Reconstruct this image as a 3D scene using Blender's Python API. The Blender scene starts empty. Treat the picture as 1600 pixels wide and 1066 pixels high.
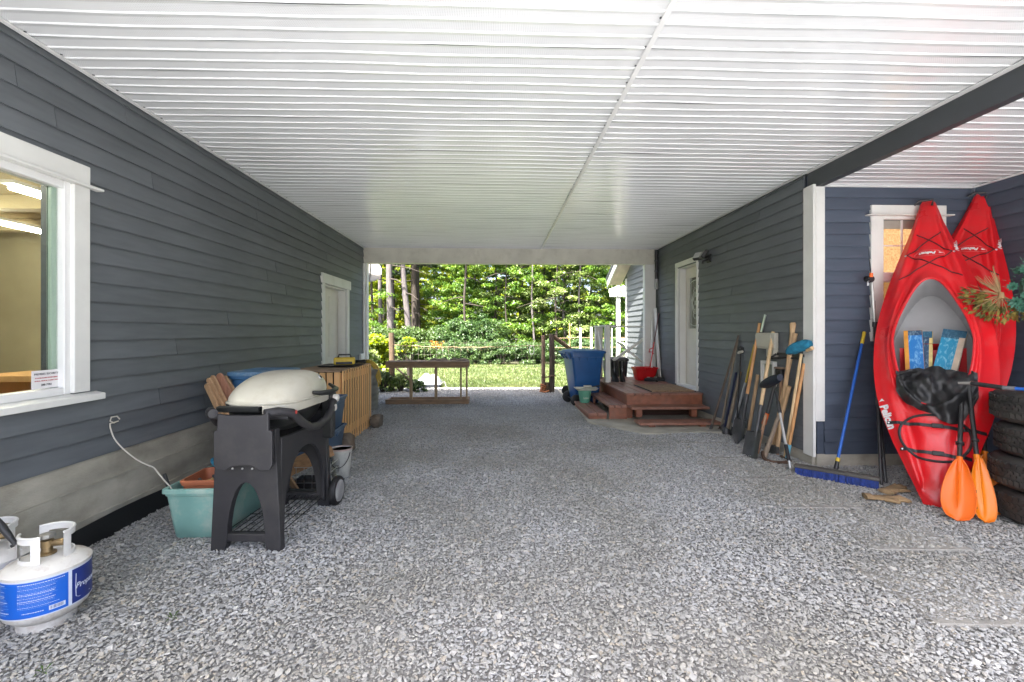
import bpy, bmesh, math, random
import numpy as np
from mathutils import Vector, Matrix, Quaternion
from mathutils.bvhtree import BVHTree

C = bpy.context
SC = C.scene
COL = SC.collection
PI = math.pi
RND = random.Random(7)

# ------------------------------------------------------------------ camera
H = 1.37            # eye height
F = 706.0           # focal length in photo pixels (1600 wide)
YAW = math.atan(23 / F)
cam_d = bpy.data.cameras.new('camera')
cam = bpy.data.objects.new('camera', cam_d)
COL.objects.link(cam)
cam.location = (0, 0, H)
cam.rotation_euler = (PI / 2, 0, -YAW)
cam_d.sensor_width = 36
cam_d.lens = F / 1600 * 36
cam_d.shift_y = -15 / 1600
cam_d.clip_start = 0.05
cam_d.clip_end = 600
SC.camera = cam

# ------------------------------------------------------------------ light
SUN_DIR = Vector((0.30, 0.46, -1.0)).normalized()      # the way the light travels
elev = math.asin(-SUN_DIR.z)
azim = math.atan2(-SUN_DIR.x, -SUN_DIR.y)              # from +Y towards +X
world = bpy.data.worlds.new('World')
SC.world = world
world.use_nodes = True
wn = world.node_tree
bg = wn.nodes['Background']
sky = wn.nodes.new('ShaderNodeTexSky')
sky.sky_type = 'NISHITA'
sky.sun_disc = False
sky.sun_elevation = elev
sky.sun_rotation = azim
sky.air_density = 0.7
sky.dust_density = 5.0
sky.ozone_density = 0.3
wn.links.new(sky.outputs[0], bg.inputs[0])
bg.inputs[1].default_value = 0.12
sun_d = bpy.data.lights.new('sun', 'SUN')
sun_d.energy = 4.3
sun_d.angle = math.radians(0.6)
sun_d.color = (1.0, 0.95, 0.86)
sun = bpy.data.objects.new('sun', sun_d)
COL.objects.link(sun)
sun.location = (0, 0, 20)
sun.rotation_euler = SUN_DIR.to_track_quat('-Z', 'Y').to_euler()
SC.view_settings.view_transform = 'Standard'
SC.view_settings.look = 'None'
SC.view_settings.exposure = 2.95
SC.view_settings.gamma = 1
SC.view_settings.use_curve_mapping = False
SC.render.engine = 'CYCLES'
SC.cycles.use_denoising = True
SC.cycles.max_bounces = 10
SC.cycles.diffuse_bounces = 6
SC.cycles.glossy_bounces = 4
SC.cycles.transmission_bounces = 6
SC.cycles.transparent_max_bounces = 8
SC.cycles.sample_clamp_indirect = 6
SC.cycles.caustics_reflective = False
SC.cycles.caustics_refractive = False

# ------------------------------------------------------------------ pixel rays (photo pixels -> places)
_c, _s = math.cos(YAW), math.sin(YAW)
def _ray(px, py):
    a = px - 800
    return Vector((F * _s + a * _c, F * _c - a * _s, 518 - py))
def G(px, py, z=0.0):
    d = _ray(px, py); t = (z - H) / d.z
    return Vector((d.x * t, d.y * t, z))
def YP(px, py, Y):
    d = _ray(px, py); t = Y / d.y
    return Vector((d.x * t, Y, H + d.z * t))
def XP(px, py, X):
    d = _ray(px, py); t = X / d.x
    return Vector((X, d.y * t, H + d.z * t))

# ------------------------------------------------------------------ objects
def link(o):
    COL.objects.link(o); return o
def thing(name, label, cat, loc=(0, 0, 0), rz=0.0, group=None, kind=None, rot=None):
    o = bpy.data.objects.new(name, None)
    o.empty_display_size = 0.1
    link(o)
    o.location = loc
    if rot is not None:
        o.rotation_mode = 'QUATERNION'; o.rotation_quaternion = rot
    else:
        o.rotation_euler = (0, 0, rz)
    if label: o['label'] = label
    if cat: o['category'] = cat
    if group: o['group'] = group
    if kind: o['kind'] = kind
    return o
def tag(o, label=None, cat=None, group=None, kind=None):
    if label: o['label'] = label
    if cat: o['category'] = cat
    if group: o['group'] = group
    if kind: o['kind'] = kind
    return o
def copy_thing(root, loc, rz=None, label=None, group=None):
    r = root.copy(); link(r); r.location = loc
    if rz is not None: r.rotation_euler = (0, 0, rz)
    if label: r['label'] = label
    if group: r['group'] = group
    for ch in root.children:
        c = ch.copy(); link(c); c.parent = r
        for g in ch.children:
            d = g.copy(); link(d); d.parent = c
    return r
def piece(name, mesh, parent, loc=(0, 0, 0), rot=(0, 0, 0), scale=(1, 1, 1), world=True):
    o = bpy.data.objects.new(name, mesh); link(o)
    o.parent = parent
    l = Vector(loc)
    if world: l = l - root_loc(parent)
    o.location = l; o.rotation_euler = rot; o.scale = scale
    return o
def root_loc(o):
    v = Vector((0, 0, 0))
    while o is not None:
        v += o.location; o = o.parent
    return v

class MB:
    def __init__(s): s.v = []; s.f = []; s.mi = []
    def add(s, vs, fs, mi=0):
        b = len(s.v)
        s.v += [Vector(v) for v in vs]
        s.f += [tuple(b + i for i in f) for f in fs]
        s.mi += [mi] * len(fs)
        return s
    def box2(s, x0, x1, y0, y1, z0, z1, mi=0):
        return s.add([(x0,y0,z0),(x1,y0,z0),(x1,y1,z0),(x0,y1,z0),(x0,y0,z1),(x1,y0,z1),(x1,y1,z1),(x0,y1,z1)],
              [(0,3,2,1),(4,5,6,7),(0,1,5,4),(1,2,6,5),(2,3,7,6),(3,0,4,7)], mi)
    def box(s, c, d, M=None, mi=0):
        x, y, z = d[0]/2, d[1]/2, d[2]/2
        vs = [Vector(p) for p in [(-x,-y,-z),(x,-y,-z),(x,y,-z),(-x,y,-z),(-x,-y,z),(x,-y,z),(x,y,z),(-x,y,z)]]
        if M is not None: vs = [M @ v for v in vs]
        c = Vector(c)
        return s.add([c + v for v in vs], [(0,3,2,1),(4,5,6,7),(0,1,5,4),(1,2,6,5),(2,3,7,6),(3,0,4,7)], mi)
    def bar(s, p0, p1, w, h, up=(0, 0, 1), mi=0, w1=None, h1=None):
        p0, p1 = Vector(p0), Vector(p1)
        d = (p1 - p0).normalized(); up = Vector(up)
        if abs(d.dot(up)) > 0.98: up = Vector((0, 1, 0))
        x = d.cross(up).normalized(); y = x.cross(d).normalized()
        w1 = w if w1 is None else w1; h1 = h if h1 is None else h1
        vs = []
        for p, ww, hh in ((p0, w, h), (p1, w1, h1)):
            vs += [p - x*ww/2 - y*hh/2, p + x*ww/2 - y*hh/2, p + x*ww/2 + y*hh/2, p - x*ww/2 + y*hh/2]
        return s.add(vs, [(0,1,2,3),(7,6,5,4),(0,4,5,1),(1,5,6,2),(2,6,7,3),(3,7,4,0)], mi)
    def tube(s, pts, r, n=8, cap=True, closed=False, mi=0, flat=None):
        pts = [Vector(p) for p in pts]; m = len(pts)
        rs = r if isinstance(r, (list, tuple)) else [r] * m
        b = len(s.v); N = None
        for i, p in enumerate(pts):
            if closed: t = (pts[(i+1) % m] - pts[i-1])
            else: t = pts[min(i+1, m-1)] - pts[max(i-1, 0)]
            t = t.normalized() if t.length > 1e-9 else Vector((0, 0, 1))
            if N is None:
                N = t.orthogonal().normalized()
            else:
                N = (N - t * N.dot(t))
                N = N.normalized() if N.length > 1e-6 else t.orthogonal().normalized()
            B = t.cross(N)
            for k in range(n):
                a = 2 * PI * k / n
                q = N * math.cos(a) + B * math.sin(a)
                s.v.append(p + q * rs[i])
        segs = m if closed else m - 1
        for i in range(segs):
            j = (i + 1) % m
            for k in range(n):
                k2 = (k + 1) % n
                s.f.append((b+i*n+k, b+i*n+k2, b+j*n+k2, b+j*n+k)); s.mi.append(mi)
        if cap and not closed:
            s.f.append(tuple(b + k for k in reversed(range(n)))); s.mi.append(mi)
            s.f.append(tuple(b + (m-1)*n + k for k in range(n))); s.mi.append(mi)
        return s
    def lathe(s, prof, n=24, M=None, mi=0, a0=0, a1=2*PI, sx=1, sy=1):
        b = len(s.v); full = abs(a1 - a0 - 2*PI) < 1e-6
        cols = n if full else n + 1
        for (r, z) in prof:
            for k in range(cols):
                a = a0 + (a1 - a0) * k / n
                v = Vector((r * math.cos(a) * sx, r * math.sin(a) * sy, z))
                s.v.append(M @ v if M is not None else v)
        for i in range(len(prof) - 1):
            for k in range(n):
                k2 = (k + 1) % cols
                s.f.append((b+i*cols+k, b+i*cols+k2, b+(i+1)*cols+k2, b+(i+1)*cols+k)); s.mi.append(mi)
        if full:
            if prof[0][0] > 1e-6: s.f.append(tuple(b + k for k in reversed(range(n)))); s.mi.append(mi)
            if prof[-1][0] > 1e-6: s.f.append(tuple(b + (len(prof)-1)*n + k for k in range(n))); s.mi.append(mi)
        return s
    def prism(s, poly, fn, w0, w1, mi=0):
        n = len(poly)
        vs = [fn(u, v, w0) for u, v in poly] + [fn(u, v, w1) for u, v in poly]
        fs = [tuple(reversed(range(n))), tuple(range(n, 2*n))]
        for i in range(n):
            j = (i + 1) % n
            fs.append((i, j, n + j, n + i))
        return s.add(vs, fs, mi)
    def loft(s, rings, cap0=True, cap1=True, mi=0, closed=True):
        n = len(rings[0]); b = len(s.v)
        for r in rings: s.v += [Vector(p) for p in r]
        for i in range(len(rings) - 1):
            for k in range(n if closed else n - 1):
                k2 = (k + 1) % n
                s.f.append((b+i*n+k, b+i*n+k2, b+(i+1)*n+k2, b+(i+1)*n+k)); s.mi.append(mi)
        if cap0: s.f.append(tuple(b + k for k in reversed(range(n)))); s.mi.append(mi)
        if cap1: s.f.append(tuple(b + (len(rings)-1)*n + k for k in range(n))); s.mi.append(mi)
        return s
    def grid(s, fn, nu, nv, mi=0):
        b = len(s.v)
        for i in range(nu + 1):
            for j in range(nv + 1):
                s.v.append(Vector(fn(i / nu, j / nv)))
        for i in range(nu):
            for j in range(nv):
                a = b + i * (nv + 1) + j
                s.f.append((a, a + nv + 1, a + nv + 2, a + 1)); s.mi.append(mi)
        return s
    def xf(s, M, start=0):
        for i in range(start, len(s.v)): s.v[i] = M @ s.v[i]
        return s
    def mesh(s, name, mats, smooth=False, sharp=40, bevel=0.0, seg=1, off=None, normals=True):
        me = bpy.data.meshes.new(name)
        vs = [v - off for v in s.v] if off is not None else s.v
        me.from_pydata([tuple(v) for v in vs], [], s.f)
        if not isinstance(mats, (list, tuple)): mats = [mats]
        for m in mats: me.materials.append(m)
        if len(mats) > 1: me.polygons.foreach_set('material_index', s.mi)
        bm = bmesh.new(); bm.from_mesh(me)
        if normals: bmesh.ops.recalc_face_normals(bm, faces=bm.faces)
        if bevel > 0:
            es = [e for e in bm.edges if len(e.link_faces) == 2 and e.calc_face_angle(0) > 0.6]
            bmesh.ops.bevel(bm, geom=es, offset=bevel, segments=seg, profile=0.6, affect='EDGES', clamp_overlap=True)
        if smooth:
            for f in bm.faces: f.smooth = True
            ca = math.radians(sharp)
            for e in bm.edges:
                if len(e.link_faces) == 2 and e.calc_face_angle(0) > ca: e.smooth = False
        bm.to_mesh(me); bm.free()
        return me
    def build(s, name, mats, parent=None, world=True, **kw):
        off = root_loc(parent) if (parent is not None and world) else None
        me = s.mesh(name, mats, off=off, **kw)
        o = bpy.data.objects.new(name, me); link(o)
        if parent is not None: o.parent = parent
        return o

# ------------------------------------------------------------------ materials
MATS = {}
def nt(name):
    m = bpy.data.materials.new(name); m.use_nodes = True
    n = m.node_tree.nodes; l = m.node_tree.links
    return m, n, l, n['Principled BSDF']
def mat(name, col, rough=0.6, metal=0.0, var=0.12, vs=6.0, bump=0.0, bs=80.0, spec=0.5, ovar=0.0, coat=0.0,
        stretch=None, dirt=None, dirtamt=0.5, dirts=3.0, emit=None, estr=0.0, trans=0.0):
    m, n, l, b = nt(name)
    tc = n.new('ShaderNodeTexCoord')
    src = tc.outputs['Object']
    if stretch:
        mp = n.new('ShaderNodeMapping'); mp.inputs['Scale'].default_value = stretch
        l.new(src, mp.inputs[0]); src = mp.outputs[0]
    no = n.new('ShaderNodeTexNoise'); no.inputs['Scale'].default_value = vs; no.inputs['Detail'].default_value = 5
    l.new(src, no.inputs[0])
    mr = n.new('ShaderNodeMapRange'); mr.inputs[1].default_value = 0.3; mr.inputs[2].default_value = 0.7
    mr.inputs[3].default_value = 1 - var; mr.inputs[4].default_value = 1 + var
    l.new(no.outputs[0], mr.inputs[0])
    fac = mr.outputs[0]
    if ovar:
        oi = n.new('ShaderNodeObjectInfo')
        mr2 = n.new('ShaderNodeMapRange'); mr2.inputs[3].default_value = 1 - ovar; mr2.inputs[4].default_value = 1 + ovar
        l.new(oi.outputs['Random'], mr2.inputs[0])
        mu = n.new('ShaderNodeMath'); mu.operation = 'MULTIPLY'
        l.new(fac, mu.inputs[0]); l.new(mr2.outputs[0], mu.inputs[1]); fac = mu.outputs[0]
    vm = n.new('ShaderNodeVectorMath'); vm.operation = 'SCALE'
    vm.inputs[0].default_value = col[:3]
    l.new(fac, vm.inputs['Scale'])
    out = vm.outputs[0]
    if dirt:
        nd = n.new('ShaderNodeTexNoise'); nd.inputs['Scale'].default_value = dirts; nd.inputs['Detail'].default_value = 8
        nd.inputs['Roughness'].default_value = 0.7
        l.new(tc.outputs['Object'], nd.inputs[0])
        md = n.new('ShaderNodeMapRange'); md.inputs[1].default_value = 0.5; md.inputs[2].default_value = 0.72
        md.inputs[4].default_value = dirtamt
        l.new(nd.outputs[0], md.inputs[0])
        mx = n.new('ShaderNodeMix'); mx.data_type = 'RGBA'
        l.new(md.outputs[0], mx.inputs['Factor']); l.new(out, mx.inputs['A']); mx.inputs['B'].default_value = (*dirt, 1)
        out = mx.outputs['Result']
    l.new(out, b.inputs['Base Color'])
    rr = n.new('ShaderNodeMapRange'); rr.inputs[3].default_value = max(0, rough - 0.08); rr.inputs[4].default_value = min(1, rough + 0.08)
    l.new(no.outputs[0], rr.inputs[0]); l.new(rr.outputs[0], b.inputs['Roughness'])
    b.inputs['Metallic'].default_value = metal
    b.inputs['Specular IOR Level'].default_value = spec
    b.inputs['Coat Weight'].default_value = coat
    if trans: b.inputs['Transmission Weight'].default_value = trans
    if emit:
        b.inputs['Emission Color'].default_value = (*emit, 1); b.inputs['Emission Strength'].default_value = estr
    if bump:
        nb = n.new('ShaderNodeTexNoise'); nb.inputs['Scale'].default_value = bs; nb.inputs['Detail'].default_value = 4
        l.new(src, nb.inputs[0])
        bp = n.new('ShaderNodeBump'); bp.inputs['Strength'].default_value = bump; bp.inputs['Distance'].default_value = 0.01
        l.new(nb.outputs[0], bp.inputs['Height']); l.new(bp.outputs[0], b.inputs['Normal'])
    return m

def text_mesh(s, size, mat_, font_shear=0.0, extrude=0.0006, bold=0.0, align='CENTER'):
    cu = bpy.data.curves.new('lettering', 'FONT')
    cu.body = s; cu.size = size; cu.extrude = extrude; cu.shear = font_shear; cu.offset = bold
    cu.align_x = align; cu.align_y = 'CENTER'; cu.resolution_u = 2
    ob = bpy.data.objects.new('lettering', cu)
    me = bpy.data.meshes.new_from_object(ob)
    bpy.data.objects.remove(ob)
    me.materials.clear(); me.materials.append(mat_)
    return me
def frame_q(x, y, z):
    return Matrix((x, y, z)).transposed()

M_white = mat('white_painted_trim', (0.72, 0.72, 0.69), 0.45, var=0.05, vs=4, bump=0.05, bs=200, dirt=(0.5, 0.48, 0.42), dirtamt=0.25)
M_black = mat('black_plastic', (0.018, 0.018, 0.02), 0.45, var=0.2)
M_rubber = mat('black_rubber', (0.015, 0.015, 0.016), 0.6, var=0.3, dirt=(0.06, 0.055, 0.05), dirtamt=0.5, dirts=5)
M_steel = mat('bright_steel', (0.6, 0.6, 0.62), 0.3, metal=1.0)
M_rust = mat('rusty_iron', (0.10, 0.06, 0.04), 0.8, metal=0.3, var=0.4, vs=20, bump=0.3)
M_conc = mat('cast_concrete', (0.40, 0.375, 0.31), 0.9, var=0.28, vs=2.5, bump=0.25, bs=50, dirt=(0.20, 0.17, 0.12), dirtamt=0.6, dirts=1.6, stretch=(1, 1, 2.2))
M_paver = mat('concrete_paver', (0.30, 0.29, 0.265), 0.95, var=0.2, vs=5, bump=0.3, bs=90)
M_ltwood = mat('light_cedar', (0.70, 0.41, 0.175), 0.6, var=0.10, vs=4, stretch=(3, 3, 0.4), ovar=0.12, bump=0.05)
M_handle = mat('ash_handle', (0.50, 0.33, 0.18), 0.55, var=0.25, vs=6, stretch=(6, 6, 1), ovar=0.2)
M_graywood = mat('weathered_wood', (0.26, 0.20, 0.145), 0.8, var=0.3, vs=6, stretch=(6, 6, 1), ovar=0.15, bump=0.1)
# ================================================================== THE SETTING
XL, XR, HC, YN, XS, ZA = -2.64, 3.22, 3.02, 4.49, 4.89, 2.86
YE = 9.0            # far end of the carport
YF = -0.15           # near edge of the carport roof (just above the camera)

def paint(name, col):
    m, n, l, b = nt(name)
    tc = n.new('ShaderNodeTexCoord'); oi = n.new('ShaderNodeObjectInfo')
    mp = n.new('ShaderNodeMapping'); mp.inputs['Scale'].default_value = (0.6, 0.6, 5)
    l.new(tc.outputs['Object'], mp.inputs[0])
    no = n.new('ShaderNodeTexNoise'); no.inputs['Scale'].default_value = 5; no.inputs['Detail'].default_value = 6
    l.new(mp.outputs[0], no.inputs[0])
    n2 = n.new('ShaderNodeTexNoise'); n2.inputs['Scale'].default_value = 0.9; n2.inputs['Detail'].default_value = 3
    l.new(tc.outputs['Object'], n2.inputs[0])
    a = n.new('ShaderNodeMath'); a.operation = 'ADD'
    l.new(no.outputs[0], a.inputs[0]); l.new(n2.outputs[0], a.inputs[1])
    r1 = n.new('ShaderNodeMapRange'); r1.inputs[1].default_value = 0.7; r1.inputs[2].default_value = 1.3
    r1.inputs[3].default_value = 0.86; r1.inputs[4].default_value = 1.14
    l.new(a.outputs[0], r1.inputs[0])
    r2 = n.new('ShaderNodeMapRange'); r2.inputs[3].default_value = 0.90; r2.inputs[4].default_value = 1.10
    l.new(oi.outputs['Random'], r2.inputs[0])
    mu = n.new('ShaderNodeMath'); mu.operation = 'MULTIPLY'; l.new(r1.outputs[0], mu.inputs[0]); l.new(r2.outputs[0], mu.inputs[1])
    vm = n.new('ShaderNodeVectorMath'); vm.operation = 'SCALE'; vm.inputs[0].default_value = col
    l.new(mu.outputs[0], vm.inputs['Scale'])
    # scattered scuffs and dust specks
    n3 = n.new('ShaderNodeTexNoise'); n3.inputs['Scale'].default_value = 9; n3.inputs['Detail'].default_value = 8; n3.inputs['Roughness'].default_value = 0.8
    l.new(tc.outputs['Object'], n3.inputs[0])
    r3 = n.new('ShaderNodeMapRange'); r3.inputs[1].default_value = 0.66; r3.inputs[2].default_value = 0.75; r3.inputs[4].default_value = 0.18
    l.new(n3.outputs[0], r3.inputs[0])
    mx = n.new('ShaderNodeMix'); mx.data_type = 'RGBA'; mx.inputs['B'].default_value = (0.3, 0.3, 0.3, 1)
    l.new(r3.outputs[0], mx.inputs['Factor']); l.new(vm.outputs[0], mx.inputs['A'])
    l.new(mx.outputs['Result'], b.inputs['Base Color'])
    b.inputs['Roughness'].default_value = 0.5
    b.inputs['Specular IOR Level'].default_value = 0.4
    wv = n.new('ShaderNodeTexNoise'); wv.inputs['Scale'].default_value = 40; wv.inputs['Detail'].default_value = 4
    mp2 = n.new('ShaderNodeMapping'); mp2.inputs['Scale'].default_value = (0.25, 0.25, 5)
    l.new(tc.outputs['Object'], mp2.inputs[0]); l.new(mp2.outputs[0], wv.inputs[0])
    bp = n.new('ShaderNodeBump'); bp.inputs['Strength'].default_value = 0.12; bp.inputs['Distance'].default_value = 0.004
    l.new(wv.outputs[0], bp.inputs['Height']); l.new(bp.outputs[0], b.inputs['Normal'])
    return m
M_siding = paint('slate_grey_siding_paint', (0.122, 0.134, 0.146))
M_alcove_lit = paint('alcove_lit_siding_paint', (0.072, 0.090, 0.124))  # same paint as the other siding; the alcove's light is put into this colour
M_dark_trim = mat('dark_grey_trim', (0.045, 0.05, 0.056), 0.5, var=0.1)

def glass(name, tint=(1, 1, 1), rough=0.0, refl=1.0):
    m = bpy.data.materials.new(name); m.use_nodes = True
    n = m.node_tree.nodes; l = m.node_tree.links; n.clear()
    o = n.new('ShaderNodeOutputMaterial'); t = n.new('ShaderNodeBsdfTransparent'); g = n.new('ShaderNodeBsdfGlossy')
    t.inputs[0].default_value = (*tint, 1); g.inputs['Roughness'].default_value = rough
    lw_ = n.new('ShaderNodeLayerWeight'); lw_.inputs[0].default_value = 0.5
    pw = n.new('ShaderNodeMath'); pw.operation = 'POWER'; pw.inputs[1].default_value = 5; l.new(lw_.outputs['Facing'], pw.inputs[0])
    mu = n.new('ShaderNodeMath'); mu.operation = 'MULTIPLY_ADD'; mu.inputs[1].default_value = 0.9 * refl; mu.inputs[2].default_value = 0.035 * refl; l.new(pw.outputs[0], mu.inputs[0])
    mx = n.new('ShaderNodeMixShader'); l.new(mu.outputs[0], mx.inputs[0]); l.new(t.outputs[0], mx.inputs[1]); l.new(g.outputs[0], mx.inputs[2])
    l.new(mx.outputs[0], o.inputs[0])
    return m
M_glass = glass('clear_window_glass', (0.93, 0.96, 0.93))

# ---- soffit metal with rows of small perforations
def soffit_mat():
    m, n, l, b = nt('perforated_white_soffit')
    tc = n.new('ShaderNodeTexCoord')
    sx = n.new('ShaderNodeSeparateXYZ'); l.new(tc.outputs['Object'], sx.inputs[0])
    def cell(o, per, shift=0.0):
        d = n.new('ShaderNodeMath'); d.operation = 'DIVIDE'; d.inputs[1].default_value = per; l.new(o, d.inputs[0])
        a = n.new('ShaderNodeMath'); a.operation = 'ADD'; a.inputs[1].default_value = shift; l.new(d.outputs[0], a.inputs[0])
        f = n.new('ShaderNodeMath'); f.operation = 'FRACT'; l.new(a.outputs[0], f.inputs[0])
        s = n.new('ShaderNodeMath'); s.operation = 'SUBTRACT'; s.inputs[1].default_value = 0.5; l.new(f.outputs[0], s.inputs[0])
        p = n.new('ShaderNodeMath'); p.operation = 'POWER'; p.inputs[1].default_value = 2; l.new(s.outputs[0], p.inputs[0])
        return p.outputs[0]
    u, v = cell(sx.outputs[0], 0.0125), cell(sx.outputs[1], 0.0115)
    ad = n.new('ShaderNodeMath'); ad.operation = 'ADD'; l.new(u, ad.inputs[0]); l.new(v, ad.inputs[1])
    hole = n.new('ShaderNodeMapRange'); hole.inputs[1].default_value = 0.02; hole.inputs[2].default_value = 0.05
    hole.inputs[3].default_value = 1; hole.inputs[4].default_value = 0; l.new(ad.outputs[0], hole.inputs[0])
    # only on the flats: object z is 0 on the flats and negative on the ribs
    fl = n.new('ShaderNodeMapRange'); fl.inputs[1].default_value = -0.0055; fl.inputs[2].default_value = -0.0046; l.new(sx.outputs[2], fl.inputs[0])
    mu = n.new('ShaderNodeMath'); mu.operation = 'MULTIPLY'; l.new(hole.outputs[0], mu.inputs[0]); l.new(fl.outputs[0], mu.inputs[1])
    m8 = n.new('ShaderNodeMath'); m8.operation = 'MULTIPLY'; m8.inputs[1].default_value = 0.45; l.new(mu.outputs[0], m8.inputs[0])
    no = n.new('ShaderNodeTexNoise'); no.inputs['Scale'].default_value = 1.3; no.inputs['Detail'].default_value = 6
    l.new(tc.outputs['Object'], no.inputs[0])
    rp = n.new('ShaderNodeValToRGB'); rp.color_ramp.elements[0].position = 0.3; rp.color_ramp.elements[0].color = (0.79, 0.80, 0.81, 1)
    rp.color_ramp.elements[1].position = 0.7; rp.color_ramp.elements[1].color = (0.86, 0.87, 0.88, 1)
    l.new(no.outputs[0], rp.inputs[0])
    mx = n.new('ShaderNodeMix'); mx.data_type = 'RGBA'; l.new(m8.outputs[0], mx.inputs['Factor'])
    l.new(rp.outputs[0], mx.inputs['A']); mx.inputs['B'].default_value = (0.25, 0.25, 0.25, 1)
    l.new(mx.outputs['Result'], b.inputs['Base Color'])
    b.inputs['Roughness'].default_value = 0.17
    b.inputs['Specular IOR Level'].default_value = 0.65
    return m
M_soffit = soffit_mat()
M_soffit_trim = mat('white_metal_trim', (0.78, 0.78, 0.77), 0.35, var=0.04)

# ------------------------------------------------------------------ ground sheets
def sheet(name, x0, x1, y0, y1, z, m, nx=1, ny=1):
    b = MB(); b.grid(lambda u, v: (x0 + (x1 - x0) * u, y0 + (y1 - y0) * v, z), nx, ny)
    o = b.build(name, m, smooth=False, normals=False)
    for p in o.data.polygons: pass
    o['kind'] = 'structure'
    return o
M_earth = mat('forest_earth', (0.05, 0.05, 0.025), 0.95, var=0.4, vs=1.2, bump=0.4, bs=6)
M_lawn = mat('lawn_turf', (0.085, 0.115, 0.040), 0.9, var=0.25, vs=0.9, bump=0.5, bs=30, dirt=(0.16, 0.16, 0.07), dirtamt=0.5, dirts=1.2)
M_gravelbed = mat('gravel_bed', (0.21, 0.21, 0.206), 0.95, var=0.35, vs=60, bump=0.8, bs=70)
sheet('ground', -250, 250, -150, 320, -0.03, M_earth)
sheet('lawn', -16, 16, 10.9, 19.2, -0.014, M_lawn)
sheet('gravel_driveway', -4.6, 7.5, 1.0, 11.15, -0.006, M_gravelbed)
M_drive = mat('pale_crushed_gravel', (0.36, 0.375, 0.395), 0.95, var=0.25, vs=50, bump=0.8, bs=70)
sheet('driveway', -12, 14, -30, 1.0, -0.006, M_drive)

PAD = [G(871.8, 611), G(898, 636), G(920, 662), G(1010, 680), G(1108, 677)]
PAD = [(p.x, p.y) for p in PAD]
pad_poly = PAD + [(XR, PAD[-1][1] - 0.05), (XR, 10.3)]
b = MB(); b.prism(pad_poly, lambda u, v, w: (u, v, w), -0.05, 0.022)
o = b.build('concrete_pad', M_conc, bevel=0.006); o['kind'] = 'structure'

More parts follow.
